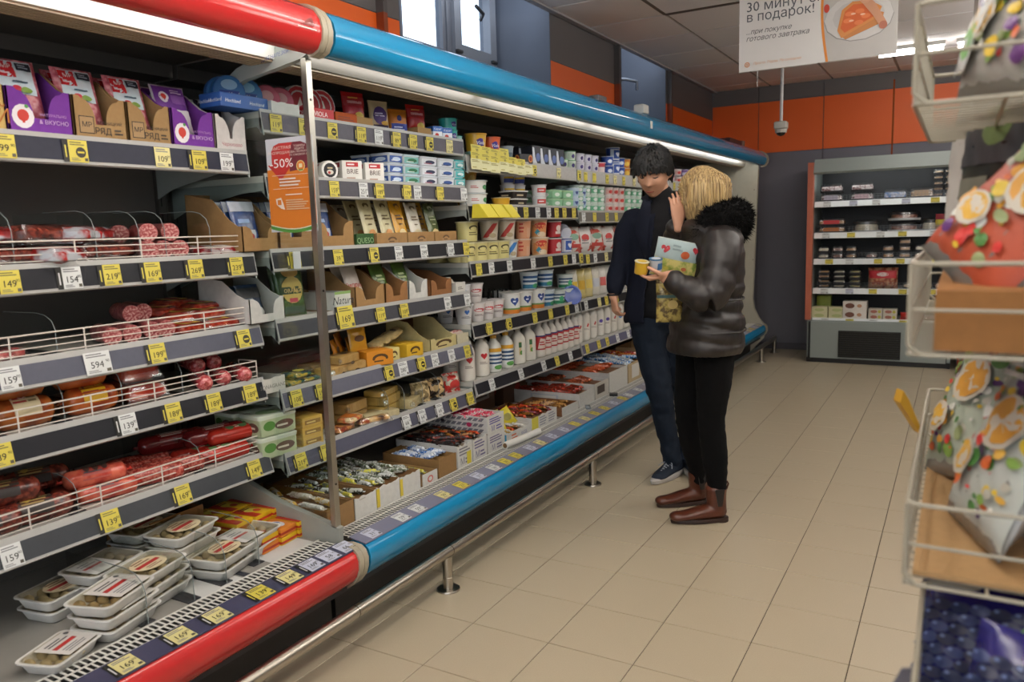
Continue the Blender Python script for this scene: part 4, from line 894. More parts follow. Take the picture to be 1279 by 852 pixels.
one(pouch(.10, .105, .03, '#d07c28', (('e', 0, .62, .12, .12, '#2c2a6a'), ('r', -.42, .06, .42, .40, '#2a3a8a'), ('l', -.3, .12, .3, .3, 2, '#d8dcf0')), name='snack_pouch'), (-.66, 0.576, 1.796), (0, -.1, -.3), 'orange and blue pouch on the top shelf', 'pouch')
one(crate(.10, .10, .036, '#9c7c50', '#7a6040', '#9c7c50'), (-.665, 0.703, 1.7955), (0, 0, 0), 'second small kraft carton holding a red pouch', 'cardboard box')
one(pouch(.10, .125, .03, '#b82a22', RB, name='snack_pouch'), (-.66, 0.709, 1.81), (0, -.1, -.3), 'red pouch with yellow drawing left of the blue white cartons', 'pouch')
row('B1', 0.769, 0.935, 2, carton(.052, .07, .052, '#dfe3ea', (('r', -.5, .55, .5, .98, '#2c62b0'), ('t', 'Карат', 0, .66, .2, 'c', .2, 0, '#e8eef8'), ('e', -.1, .25, .2, .16, '#c03a34'))), 'blue and white carton with red spot', 'carton', deep=2, x=.01)
VM = (('p', ((-.25, .22), (.5, .30), (.45, .66), (.05, .72), (-.3, .6)), '#3c2a84'), ('t', 'Viola', .08, .36, .2, 'c', .25, 0, '#eceaf4'))
row('B1', 0.889, 1.037, 1, cup(.045, .052, '#2aa090', '#3ab0a4', VM, .9), 'teal lidded round tub with purple mark', 'tub', stack=2, x=.02)
row('B1', 0.996, 1.101, 1, cup(.038, .035, '#2aa090', '#a8d4cc', (), .9), 'small teal tub behind the banner', 'tub', x=.05)
one(cup(.045, .045, '#e8e4de', '#e8e4de', (), .95), (-.70, 0.093, 1.5835), (0, 0, 0), 'white camembert round lying behind the black labelled round', 'cheese')
one(round_pack(.036, .032, '#ece8e2', '#e6e2da', (('e', 0, 0, .74, .74, '#1c1a1c'), ('e', .0, -.2, .4, .26, '#d8d0c4'), ('e', -.1, -.25, .16, .14, '#b8302c'), ('r', -.3, .15, .3, .3, '#c8b890'))), (-.635, 0.097, 1.5835), (0, 0, -.3), 'white round cheese with black oval label on second shelf', 'cheese')
BR = (('r', -.3, .70, .3, .92, '#b82830'), ('l', -.24, .74, .24, .88, 1, '#f0e4e4'), ('t', 'BRIE', 0, .36, .24, 'c', 0, .01, '#5a4440'), ('l', -.3, .08, .3, .22, 1, '#b89a8a'))
row('B2', 0.163, 0.435, 2, carton(.085, .10, .078, '#e9e5de', BR, BR), 'white brie carton with red mark', 'carton', deep=3, x=.01)
FT = lambda a, b2, c: (('r', -.42, .12, .42, .74, a), ('e', .05, .42, .28, .2, b2), ('l', -.3, .2, .3, .36, 1, c))
for y0, y1, lid, nd_, nm in ((0.435, 0.538, '#cdd6e4', FT('#3a5aa0', '#cfe0f4', '#f0f4fa'), 'blue labelled flat tub'), (0.538, 0.657, '#c4dbe4', FT('#7fb8b4', '#2a6a44', '#e8f4ee'), 'green labelled flat tub'), (0.663, 0.791, '#dde2ea', FT('#e4e8ee', '#26304e', '#a84a5c'), 'white flat tub with navy oval'), (0.797, 0.927, '#dde2ea', FT('#dfe4ea', '#2c4c8a', '#26304e'), 'white flat tub with blue oval'), (0.927, 1.016, '#4fb8bc', FT('#62c0c4', '#e4f0f0', '#1c6a74'), 'turquoise flat tub')):
    row('B2', y0, y1, 1, rtub(round((y1-y0)*.93, 3), .10, .0415, lid, '#dfe3e6', nd_), nm, 'tub', deep=2, stack=3, x=.01, rot=-.03, jit=.02)
KB = '#9c7a50'; CR_ = (('e', 0, .42, .15, .26, '#5a3f22'), ('e', 0, .36, .10, .18, KB), ('r', -.18, .12, .18, .40, KB), ('l', -.12, .2, .12, .38, 1, '#5a3f22'))
pkb = pouch(.11, .17, .018, '#1d3a6e', (('r', -.5, .78, .5, 1, '#b9bec8'), ('l', -.3, .5, .3, .66, 1, '#8fa8d0'), ('r', -.3, .15, .3, .4, '#cfd4da'), ('e', .1, .26, .12, .08, '#b83a34')), name='grated_cheese_pack', sd=2)
for a, c, nm in ((-0.357, -0.199, 'tall kraft box of navy packs at the glass'), (-0.195, -0.032, 'second kraft box of navy packs behind poster'), (-0.015, 0.196, 'kraft box with blue pack right of steel post')):
    w_ = c-a-.004
    one(display(round(w_, 3), .27, .10 if nm[0] != 't' else .085, .045, .20, KB, '#8a6c48', ()), (-.605-.14, (a+c)/2, 1.3305), (0, 0, 0), nm, 'display box')
    for k in range(4): one(pkb, (-.665-.03*k, (a+c)/2, 1.336), (0, -.22, .03*k), f'navy cheese pack in {nm}, {ORD[k]}', 'cheese pack', 'navy packs in the '+nm)
one(crate(.105, .24, .05, '#3a5a34', '#5a4630', '#35532f', (('t', 'QUESO', 0, .25, .45, 'c', 0, .01, '#8aa878'),)), (-.735, 0.267, 1.3305), (0, 0, 0), 'dark green open carton with pale lettering', 'cardboard box')
gsh = lambda c1, c2, c3: (('e', 0, .86, .22, .06, c3), ('e', 0, .82, .14, .05, c1), ('l', -.3, .52, .3, .66, 2, c3), ('e', 0, .2, .28, .12, c2), ('l', -.2, .4, .2, .46, 1, c3))
sl = [pouch(.095, .19, .014, '#d4cba0', gsh('#d4cba0', '#cf9458', '#6a5a34'), name='sliced_cheese_pack'), pouch(.095, .18, .014, '#e2dccb', gsh('#e2dccb', '#ddd0a8', '#7a6a50'), name='sliced_cheese_pack', sd=3), pouch(.095, .19, .014, '#d39a22', gsh('#d39a22', '#ecd59a', '#5a3a14'), name='sliced_cheese_pack', sd=4), pouch(.095, .18, .014, '#4e5a38', gsh('#4e5a38', '#d8c48a', '#a8b088'), name='sliced_cheese_pack', sd=5)]
for a, c, k, nm in ((0.332, 0.534, (0, 0, 1), 'first crowned kraft tray'), (0.539, 0.734, (2, 1, 2), 'second crowned kraft tray'), (0.740, 0.915, (3, 2, 0), 'third crowned kraft tray')):
    w_ = c-a-.003; one(crate(round(w_, 3), .25, .05, KB, '#7d6242', KB, CR_, ()), (-.735, (a+c)/2, 1.3305), (0, 0, 0), f'{nm} on third shelf', 'cardboard box')
    for j in range(3):
        for i in range(2 if w_ > .18 else 1):
            one(sl[k[(i+j) % 3]], (-.665-.06*j, (a+c)/2+(.055*(2*i-1) if w_ > .18 else 0), 1.336), (0, -.25-.06*j, .05), f'sliced cheese pack in the {nm}, row {ORD[j]} {("left", "right")[i]}', 'cheese pack', 'sliced cheese packs in the '+nm)
# hanging small white shelf card
b = MB(); prin(b, FX(-.592), [('r', 0, 0, .035, .06, '#cfd2d4')], step=.2); b.box(M('#cfd2d4'), -.5935, -.592, 0, .035, 0, .06)
for q, (px_, z_) in enumerate(((-0.052, 1.285), (-0.169, 1.265))): tag(link('blank_shelf_card', b.mesh('c'), None, (.016, px_, z_)), f'blank white shelf card clipped under third shelf, {("right", "left")[q]} one', 'card', 'blank white shelf cards')
WB = '#cfcdc8'
def dboxed(key, a, c, out, inn, sh, nm, pk, npk, hs=.085, hc=.03, hb=.16, d=.25, tipa=-.35, pkn='pack', x0=-.605):
    z = SH[key][0]; w_ = c-a-.003
    one(display(round(w_, 3), d, hs, hc, hb, out, inn, tuple(sh)), (x0-d/2, (a+c)/2, z+.0005), (0, 0, 0), nm, 'display box')
    nm = nm.replace(', fourth shelf', '')
    for k in range(npk): one(pk, (x0-.06-.04*k, (a+c)/2, z+.006), (0, tipa-.06*k, .06*k-.03), f'{pkn} inside the {nm}, {("front", "rear")[k]}', 'cheese pack', f'{pkn}s inside the {nm}')
pw = pouch(.10, .13, .02, '#20344e', (('r', -.5, .6, .5, .9, '#12161c'), ('l', -.3, .42, .3, .56, 1, '#9fb8d0'), ('e', .15, .2, .28, .15, '#d0d0cc')), name='cheese_pack', sd=6)
dboxed('B4', -0.355, -0.197, WB, '#8a7c66', (), 'white cut away box with blue pack, fourth shelf', pw, 2, pkn='blue and black pack')
one(pouch(.13, .19, .03, '#3e5c33', (('e', 0, .84, .3, .10, '#c9a45c'), ('e', 0, .5, .38, .26, '#c8b060'), ('r', -.42, .42, .42, .56, '#2c4a2a'), ('t', 'ORANGE', 0, .45, .08, 'c', 0, .01, '#e0c080'), ('r', -.15, .26, .15, .34, '#a83a4a'), ('r', -.4, .04, .4, .18, '#2c4a3a')), name='grated_cheese_pack'), (-.68, -0.088, 1.0885), (0, -.1, -.1), 'green cheese pack with tan oval behind the glass', 'cheese pack')
one(pouch(.12, .18, .03, '#3e5c33', (('e', 0, .5, .38, .26, '#c8b060'),), name='grated_cheese_pack', sd=8), (-.73, -0.067, 1.0885), (0, -.12, -.1), 'green cheese pack behind the front green one', 'cheese pack')
one(crate(.09, .22, .075, '#c9cac4', '#93805c', '#cdd0c8', (('t', 'Natura', 0, .35, .4, 'c', .3, 0, '#23262a'), ('r', -.5, .86, .5, 1, '#7fa05c'))), (-.72, 0.109, 1.0885), (0, 0, 0), 'white carton with handwritten black lettering by the post', 'cardboard box')
pr1 = pouch(.09, .17, .02, '#d9cfc4', (('r', -.5, .1, .5, .5, '#dcd0bd'), ('t', 'Киприно', 0, .42, .13, 'c', .3, 0, '#c03a34'), ('l', -.2, .2, .2, .3, 1, '#9a8a7a')), name='cheese_pack', sd=9)
pr2 = pouch(.09, .17, .02, '#4c6a2c', (('e', 0, .3, .3, .12, '#c05a40'), ('l', -.3, .5, .3, .7, 2, '#c8d8a0'), ('r', -.5, .02, .5, .16, '#cfc9b4')), name='cheese_pack', sd=10)
dboxed('B4', 0.174, 0.356, KB, '#6f5538', (), 'kraft display box with red script pack, fourth shelf', pr1, 2, pkn='cream pack')
dboxed('B4', 0.361, 0.513, '#8f6640', '#6a4a2c', (), 'brown nearly empty display box, fourth shelf', pr2, 1, pkn='green pack')
dboxed('B4', 0.519, 0.659, '#d4d4ce', '#7d664a', (), 'white notched display box, fourth shelf', pr2, 1, pkn='green red pack')
one(display(.165, .24, .075, .03, .12, '#8a5f3c', '#6f4c2e', ()), (-.725, 0.765, 1.0885), (0, 0, 0), 'reddish brown rounded carton standing empty', 'display box')
one(crate(.08, .2, .05, '#d2d0c8', '#8f8068', '#d2d0c8', (('l', -.3, .3, .3, .6, 2, '#77726a'),)), (-.71, 0.931, 1.0885), (0, 0, 0), 'small white carton at the right end of fourth shelf', 'cardboard box')
one(pouch(.06, .07, .03, '#cfc6b8', (), name='cheese_pack'), (-.65, 0.924, 1.10), (0, -.5, 0), 'small pale pack lying in the little white carton', 'cheese pack')
one(crate(.10, .2, .055, '#cfccc4', '#5a4a38', '#d2cfc6', (('t', 'SONAGRANDE', 0, .3, .25, 'c', 0, 0, '#6a6a64'),), jag=4), (-.71, -0.266, .8425), (0, 0, 0), 'white torn carton with grey capitals at left end', 'cardboard box')
for q, (x, y, z, r) in enumerate(((-.665, -0.144, 0, .2), (-.67, -0.062, 0, -.2), (-.67, -0.103, .022, .1), (-.76, -0.128, .0, 0))):
    one(vac(.12, .10, .02, mottle('#1f3a4e', '#3a6a50', '#b8a03c', 40, .25), (('e', .1, 0, .2, .2, '#c8c040'),)), (x, y, .843+z), (0, .04, r), f'blue green flat cheese pack behind glass, {ORD[q]}', 'cheese pack', 'blue green flat packs on fifth shelf')
CHE = M('#c9a468', 'p', v=.06); CHY = M('#d9b765', 'p', v=.06); CHP = M('#d8c088', 'p', v=.06)
for q, (x, y, z, r, m) in enumerate(((-.66, 0.077, 0, .25, CHE), (-.665, 0.142, .034, .1, CHE), (-.67, 0.180, 0, -.1, CHE), (-.77, 0.105, 0, 0, CHE))):
    one(block(.13, .08, .034, m, (('e', .1, 0, .10, .2, '#4a3a2a'),)), (x, y, .843+z), (0, 0, r), f'tan wrapped cheese block on fifth shelf, {ORD[q]} of the pile', 'cheese block', 'tan cheese blocks on fifth shelf')
OR = '#c98220'; CROWN = lambda bg: (('e', 0, .5, .30, .30, '#4a3214'), ('e', 0, .42, .21, .22, bg), ('r', -.34, .1, .34, .40, bg), ('l', -.24, .22, .24, .42, 1, '#4a3214'))
one(carton(.125, .12, .062, OR, CROWN(OR), ()), (-.655, 0.319, .8425), (0, 0, -.35), 'orange carton with dark crown arch jutting over the edge', 'carton')
for q in range(4): one(pouch(.10, .12, .02, '#c07a1e', (('e', 0, .6, .3, .12, '#5a3a14'), ('l', -.2, .3, .2, .4, 1, '#5a3a14')), name='cheese_pouch', sd=q), (-.73-.02*(q % 2), 0.209+.045*q, .8425+.02*(q % 2)), (0, -.25, .5), f'orange cheese pouch behind the orange carton, {ORD[q]}', 'pouch', 'orange cheese pouches on fifth shelf')
one(pouch(.10, .11, .022, '#cf9a2c', (('e', 0, .5, .3, .12, '#5a3a14'),), name='cheese_pouch'), (-.69, 0.278, .898), (0, -.15, -.1), 'golden pouch standing on top of the orange carton', 'pouch')
one(carton(.08, .1, .055, '#d4c884', CROWN('#d4c884'), ()), (-.665, 0.409, .8425), (0, 0, 0), 'pale yellow carton with crown arch on fifth shelf', 'carton')
one(carton(.105, .11, .058, '#d3a92c', CROWN('#d3a92c'), ()), (-.655, 0.544, .8425), (0, 0, -.1), 'deep yellow carton with crown arch on fifth shelf', 'carton')
for q in range(3): one(vac(.17, .07, .03, CHP, (('e', 0, 0, .1, .2, '#4a4038'),)), (-.72, 0.437+.05*q, .90+.012*q), (.1, .1, .4), f'pale wrapped cheese piece over the yellow cartons, {ORD[q]}', 'cheese pack', 'pale cheese pieces over yellow cartons')
one(display(.21, .25, .058, .05, .15, '#c9bb85', '#5c3f2a', CROWN('#c9bb85')), (-.725, 0.758, .8425), (0, 0, 0), 'cream carton with tall dark back and crown arch', 'display box')
one(pouch(.13, .06, .045, '#cdbcae', (('l', -.3, .3, .3, .7, 2, '#a85a5a'),), name='cheese_pouch', sd=11), (-.63, 0.940, .872), (0, -1.2, 0), 'pinkish white pouch flopped at the right shelf end', 'pouch')
one(crate(.10, .2, .05, '#cfc7ab', '#7d6a4c', '#cfc7ab'), (-.71, 0.933, .8425), (0, 0, 0), 'low cream carton under the pinkish pouch', 'cardboard box')
# lowest shelf
TGR = (('r', -.46, .08, .46, .8, '#aebb96'), ('e', -.25, .5, .16, .22, '#4a7a34'), ('e', .15, .45, .26, .22, '#5a4238'), ('l', -.05, .34, .36, .52, 1, '#d8d0c0'))
row('B6', -0.332, -0.181, 1, rtub(.155, .12, .078, '#cdd6c4', '#b8c4a0', TGR, (('e', 0, 0, .3, .3, '#8fa87a'),)), 'pale green tub with white lid', 'tub', deep=2, stack=2, x=.0, rot=-.12, jit=.03)
row('B6', -0.153, -0.040, 1, carton(.095, .10, .036, '#c4a04a', (('r', -.38, .25, .38, .7, '#8a6a34'), ('l', -.3, .3, .3, .6, 1, '#d8c080')), (('r', -.4, .2, .4, .75, '#a8843c'),)), 'golden boxed butter', 'carton', deep=2, stack=3, x=.0, rot=-.1, jit=.03)
for q, (x, y, z, r, m, w_, h_) in enumerate(((-.78, 0.062, 0, .1, CHE, .13, .04), (-.78, 0.155, .041, .1, CHE, .13, .04), (-.72, 0.219, 0, .12, CHE, .15, .045), (-.725, 0.229, .046, .15, CHE, .15, .045), (-.76, 0.321, .0, .1, CHE, .12, .045), (-.70, 0.418, 0, .2, CHY, .15, .04), (-.70, 0.429, .041, .22, CHY, .15, .04), (-.70, 0.413, .082, .22, CHY, .15, .028), (-.66, 0.321, 0, -.2, M('#e0d6b4', 'p'), .19, .03), (-.67, 0.556, 0, .3, M('#d8c89c', 'p'), .12, .045))):
    one(block(w_, .09, h_, m, ()), (x, y, .6105+z), (0, 0, r), f'wrapped cheese block on lowest shelf of first bay, {ORD[q]}', 'cheese block', 'wrapped cheese blocks on the lowest shelf')
for q, (x, y, z, r, m) in enumerate(((-.65, 0.094, 0, .2, mottle('#c06a24', '#d8a060', '#7a2c1c', 30)), (-.645, 0.239, 0, -.1, mottle('#d8b060', '#e0c890', '#8a3a1c', 22)), (-.65, 0.151, .026, .3, mottle('#d8a860', '#c8502c', '#e4d4a4', 22)), (-.63, 0.280, .0, -.4, mottle('#3a2018', '#c89a64', '#dcc090', 14)))):
    one(vac(.14, .085, .026, m, (('r', -.3, -.3, .1, .3, '#d87a2c'),) if q == 2 else ()), (x, y, .611+z), (0, .03, r), f'orange brown sliced cheese pack on lowest shelf, {ORD[q]}', 'cheese pack', 'orange brown packs on lowest shelf')
for q, (px_, c1, c2) in enumerate(((0.640, '#7a6a4c', '#c8b080'), (0.761, '#c8a878', '#3a2c24'), (0.889, '#c9bfae', '#b8302a'))):
    one(pouch(.10, .095, .06, M('#%s' % c1[1:], 'f', h2=c2, sc=35, lo=.48, hi=.54), (('e', 0, .35, .3, .25, c2),) if q == 2 else (), name='cheese_bag', sd=q+3), (-.655, px_, .611), (0, -.2, -.3), ('brown clear bag of smoked cheese', 'bag of cheese balls with dark stripe', 'small bag with red tomato print')[q]+' on lowest shelf', 'bag')
for q, y in enumerate((0.358, 0.469, 0.603, 0.728)): one(divider(.13, .4), (-.62, y, .6105), None, f'round topped clear divider on lowest shelf of first bay, {ORD[q]}', 'divider', 'dividers on lowest shelf of first blue bay')
# ------------------------------------------------------------------ second blue bay
for q, (px_, nm) in enumerate(((1.192, 'yellow'), (1.339, 'orange'))): one(cup(.052, .036, '#c9d4cc', '#a8d4cc', (), .9), (-.66, px_, 1.7285), None, f'low pale teal tub under the {nm} tub behind the banner', 'tub')
one(cup(.055, .085, '#d9a83a', '#cfa030', VM, .85), (-.66, 1.192, 1.7655), (0, 0, -.6), 'yellow round tub with purple mark above the ticket banner', 'tub')
one(cup(.050, .080, '#d0643a', '#cf5a30', VM, .85), (-.66, 1.339, 1.7655), (0, 0, -.6), 'orange round tub with purple mark above the ticket banner', 'tub')
one(cup(.038, .085, '#8a9298', '#8f989c', (('r', -.5, .2, .5, .6, '#5a6a72'),), .75), (-.66, 1.496, 1.7285), (0, 0, -.4), 'small grey cup right of the orange tub', 'tub')
one(carton(.11, .1, .05, '#1f2026', (('e', .3, .5, .16, .4, '#c9823c'), ('e', .3, .5, .10, .25, '#8a2a1c'))), (-.65, 1.619, 1.7285), (0, 0, -.2), 'black flat carton with orange ring on top shelf', 'carton')
row('C1', 1.702, 2.104, 4, carton(.075, .08, .105, '#22242c', (('p', ((-.5, 0), (.1, 0), (-.2, .4), (-.3, .9), (-.5, .9)), '#c9ccd2'), ('e', .15, .4, .25, .22, '#5a6a9a')), ()), 'black carton with silver sweep', 'carton', deep=2, x=.01, rot=-.2, jit=.03)
SQ = lambda c: (('r', -.9, .15, .9, .75, c), ('e', 0, .45, .3, .22, '#3a2c6a'))
row('C1', 2.082, 2.307, 2, cup(.042, .055, '#5aa060', '#cfd8cc', SQ('#b9c8b4')), 'small cup with green lid', 'cup', deep=2, stack=2, x=.01, skip=((0, 1),))
row('C1', 2.318, 2.655, 3, cup(.040, .052, '#d9d4dc', '#cfccd6', SQ('#d4d0dc')), 'small white cup with purple square', 'cup', deep=2, stack=2, x=.01)
WT = (('l', -.7, .35, -.1, .6, 2, '#c06a6a'), ('e', .5, .45, .3, .2, '#4a8a5a'))
row('C2', 1.073, 1.300, 1, cup(.072, .062, '#cfd6da', '#e2e0dc', WT, .9), 'wide white tub', 'tub', stack=2, x=.01)
row('C2', 1.199, 1.390, 1, cup(.062, .09, '#d8cfa0', '#c9962c', (('e', 0, .5, .4, .3, '#d8c070'),), .7), 'yellow tapered tub', 'tub', stack=2, x=.13, skip=())
one(cup(.05, .045, '#d6cda8', '#d2a030', ()), (-.66, 1.423, 1.5005), None, 'low yellow tub left of the black lidded tubs', 'tub')
row('C2', 1.440, 1.698, 1, rtub(.13, .11, .042, '#dcdad4', '#2c2826', (('l', -.3, .2, .3, .6, 1, '#b8a888'),)), 'black flat tub with pale lid', 'tub', stack=2, x=.01, rot=-.1)
row('C2', 1.579, 1.823, 2, cup(.042, .062, '#d8d4cc', '#dcdce0', (('r', -.9, .15, .9, .5, '#3a4a9a'), ('r', -.9, .5, .9, .66, '#d8b43a')), .8), 'white cup with blue and yellow band', 'cup', stack=3, deep=1, x=.10, rot=-.5)
row('C2', 1.755, 1.934, 1, cup(.044, .062, '#cfd0d2', '#d9dad8', (('r', -.7, .3, .7, .7, '#b8403c'), ('l', -.5, .4, .5, .6, 1, '#f0e0e0')), .85), 'white cup with red label', 'cup', stack=2, x=.01, rot=-.6)
row('C2', 1.924, 2.227, 2, rtub(.115, .10, .05, '#a8d0a4', '#9cc4a0', (('r', -.46, .1, .46, .8, '#8fc49a'), ('e', 0, .45, .25, .22, '#e4ece4')), ()), 'pale green flat tub', 'tub', deep=2, stack=2, x=.01, rot=-.1)
row('C2', 2.238, 2.454, 2, cup(.045, .06, '#cfd8e4', '#c4d4e4', (('r', -.8, .2, .8, .7, '#a8c4dc'), ('h', 0, .5, .22, '#3a4a8a'))), 'pale blue cup with navy mark', 'cup', deep=2, stack=2, x=.01)
CT = (('e', .3, .68, .5, .13, '#4a4426'), ('e', .3, .64, .36, .09, '#d9cf8e'), ('l', -.2, .3, .8, .5, 2, '#6a6238'))
row('C3', 1.012, 1.181, 2, cup(.058, .092, '#d9d2a8', '#d6cc8c', CT, .88), 'cream yellow tub with dark arch', 'tub', x=.04, stack=1, deep=2, rot=-.6)
RS = lambda a: (('p', ((-.9, .15), (-.3, .15), (.8, .85), (.2, .85)), a), ('e', .2, .25, .4, .12, '#b9a888'))
WRc = cup(.052, .102, '#cfcac0', '#dad0be', RS('#b83a34'), .78); BLc = cup(.050, .10, '#cfd2d0', '#dfe0dc', RS('#3a7ac0'), .75)
ORs = (('r', -.9, .12, .9, .7, '#d8945c'), ('e', .1, .66, .75, .18, '#c03a2c'), ('p', ((-.6, .3), (-.2, .12), (.0, .34), (-.3, .5)), '#3a8aa0'), ('e', .2, .2, .5, .14, '#e2ceb0'))
ORc = cup(.055, .105, '#d6c8b4', '#d9b088', ORs, .80); PKc = cup(.050, .10, '#d9c0ac', '#d89c78', (('l', -.8, .3, -.2, .9, 3, '#b83a2c'), ('r', .1, .1, .8, .6, '#d8a888')), .8)
RDc = cup(.048, .095, '#d4ccc8', '#a8242a', (('r', -.9, .1, .9, .86, '#a8242a'), ('e', .2, .55, .4, .2, '#d8ccc4'), ('r', -.3, .2, .6, .36, '#d8ccc4')), .9); NVc = cup(.048, .095, '#c9ccd4', '#2a4a94', (('r', -.9, .1, .9, .86, '#d0d4dc'), ('r', -.4, .2, .9, .8, '#2c4c98'), ('h', .3, .5, .2, '#e4e4ea')), .9)
CYc = cup(.056, .098, '#d9d2a8', '#d6cc8c', CT, .88)
SH['C3b'] = (1.2255, -.60, Y2); PH['C3b'] = 'third shelf, second blue bay'
def line3(z0, st, items):
    for q, (y, p, nm, r) in enumerate(items):
        one(p, (-.665, y, z0), (0, 0, r), f'{nm}, {st} on third shelf, second blue bay', 'tub')
row('C3', 1.012, 1.457, 4, CYc, 'cream tub with dark arch', 'tub', deep=1, x=.008, rot=-.7)
line3(1.2255, 'lower row', ((1.501, BLc, 'white cup with slanted blue lettering', -.7), (1.645, PKc, 'peach cup with red stripes', -.6), (1.849, ORc, 'orange cup with red oval', -.8), (2.036, RDc, 'red and white cup', -.5), (2.180, NVc, 'navy and white cup', -.5)))
line3(1.326, 'upper row', ((1.091, CYc, 'cream tub with dark arch', -.6), (1.299, WRc, 'white cup with slanted red lettering', -.8), (1.475, WRc, 'second white cup with slanted red lettering', -.8), (1.655, PKc, 'peach cup with red stripes', -.6), (1.838, ORc, 'orange cup with red oval', -.8), (2.036, RDc, 'red and white cup', -.5)))
for q, (px_, p) in enumerate(((1.136, CYc), (1.332, WRc), (1.527, PKc), (1.750, ORc), (2.036, RDc), (2.215, NVc))): one(p, (-.79, px_, 1.2255), (0, 0, -.7), f'{("cream", "white", "peach", "orange", "red", "navy")[q]} cup in the back row of third shelf, second bay', 'cup')
one(cup(.045, .05, '#3a4a9a', '#cfd4e0', ()), (-.655, 2.192, 1.345), (0, -1.3, -.6), 'navy lidded cup lying on its side on the upper row', 'cup')
H1 = lambda c: (('h', 0, .62, .14, c), ('l', -.6, .3, .6, .42, 2, '#7a7a80'))
W1 = cup(.046, .098, '#cfd0d4', '#d9d9da', H1('#3a6ab4'), .72); W2 = cup(.044, .096, '#cfcac8', '#dcd6d4', (('e', 0, .62, .7, .1, '#b83a40'), ('e', -.1, .60, .4, .05, '#dcd6d4'), ('l', -.6, .3, .6, .42, 2, '#7a6a6a')), .72)
W3 = cup(.056, .115, '#d8d6d0', '#dcdcd8', (('h', .1, .62, .22, '#1f3a7a'), ('l', -.1, .55, .3, .68, 1, '#e0e4f0'), ('r', -1.2, .04, 1.2, .22, '#d07a28'), ('r', -1.2, .22, 1.2, .30, '#6a8a4a')), .82)
B4_ = cup(.054, .10, '#c4d0d8', '#d0dade', (('r', -1.2, .62, 1.2, .76, '#204a7a'), ('r', -1.2, .40, 1.2, .52, '#204a7a'), ('r', -1.2, .06, 1.2, .28, '#2a6a8a'), ('e', .3, .2, .4, .12, '#3a8a5a')), .8)
G4_ = cup(.052, .085, '#c8d4d0', '#d4dad6', (('r', -1.2, .62, 1.2, .74, '#23446a'), ('r', -1.2, .42, 1.2, .52, '#23446a'), ('r', -1.2, .06, 1.2, .28, '#2c7a54'), ('e', .3, .4, .3, .2, '#3f9a6a')), .85)
def line4(z0, x, st, items):
    for q, (y, p, nm, r) in enumerate(items): one(p, (x, y, z0), (0, 0, r), f'{nm}, {st} of fourth shelf, second blue bay', 'cup')
line4(.9255, -.66, 'front row', ((1.027, W1, 'white cup with blue heart', -.6), (1.146, W2, 'white cup with red script', -.6), (1.240, W2, 'second white cup with red script', -.6), (1.337, W2, 'third white cup with red script', -.6), (1.492, W3, 'white cup with navy heart and orange base', -.7), (1.628, W3, 'second cup with navy heart and orange base', -.6), (1.782, W3, 'third cup with navy heart and orange base', -.5), (1.904, B4_, 'blue banded cup', -.4), (2.054, G4_, 'green banded cup', -.8), (2.166, G4_, 'second green banded cup', -.4)))
line4(.9255, -.78, 'back row', ((1.041, W1, 'white cup with blue heart', -.6), (1.192, W2, 'white cup with red script', -.6), (1.354, W2, 'second white red cup', -.6), (1.600, W3, 'navy heart cup', -.6), (1.753, B4_, 'blue banded cup', -.6), (1.915, B4_, 'second blue banded cup', -.6), (2.201, G4_, 'green banded cup', -.6)))
line4(1.024, -.66, 'upper row', ((1.012, W1, 'white cup with blue heart', -.6), (1.131, W2, 'white cup with red script', -.7)))
line4(1.042, -.67, 'second tier', ((1.723, B4_, 'blue banded cup', -.5), (1.915, B4_, 'second blue banded cup', -.7)))
line4(1.012, -.665, 'upper tier', ((2.178, G4_, 'green banded cup', -.7),))
b = MB()
for z in (0, .035, .07): b.box(M('#1c1e1c'), -.14, .14, -.20, .20, z, z+.006)
for x in (-.13, .13):
    for k in range(9): b.box(M('#1c1e1c'), x-.004, x+.004, -.20+k*.05, -.194+k*.05, 0, .12)
for k in range(8):
    for y in (-.2, .196): b.box(M('#1c1e1c'), -.13+k*.036, -.124+k*.036, y, y+.004, 0, .12)
one(node('plastic_crate', b), (-.90, 1.439, .93), None, 'black slatted plastic crate at the back of fourth shelf', 'crate')
# lowest shelf of bay two: bottles
HB = (('h', .1, .50, .085, '#b8262e'), ('l', -.5, .30, .6, .37, 2, '#8a8078'))
bw = bottle(.040, .215, '#e2ddd2', '#dcd8d0', HB)
for q, px_ in enumerate((1.037, 1.174)): one(bw, (-.66, px_, .6405), (0, 0, -.75), f'white milk bottle with red heart, {("left", "right")[q]} one of two', 'bottle', 'milk bottles with red hearts')
by = bottle(.041, .195, '#dcdcd4', '#d8a02c', (('r', -1.3, .56, 1.3, .66, '#d8a02c'), ('r', -1.3, .12, 1.3, .54, '#dfe2e2'), ('r', -1.3, .44, 1.3, .50, '#20456e'), ('r', -1.3, .34, 1.3, .39, '#20456e'), ('r', -1.3, .24, 1.3, .29, '#20456e'), ('e', .3, .15, .6, .06, '#5a9a4a')))
for q, px_ in enumerate((1.295, 1.422)): one(by, (-.66, px_, .6405), (0, 0, -.7), f'blue striped bottle with yellow shoulder, {("left", "right")[q]} one', 'bottle', 'blue striped bottles')
bg = bottle(.036, .205, '#dcd8cc', '#d9d4c4', (('r', -1.4, .26, 1.4, .62, '#c9b184'), ('r', -.4, .46, .5, .60, '#2f5a34'), ('e', .2, .32, .3, .06, '#5a8a3a')), 1)
for q, px_ in enumerate((1.556, 1.679)): one(bg, (-.66, px_, .6405), (0, 0, -.7), f'square carton bottle with green patch, {("left", "right")[q]} one', 'bottle', 'green patch bottles')
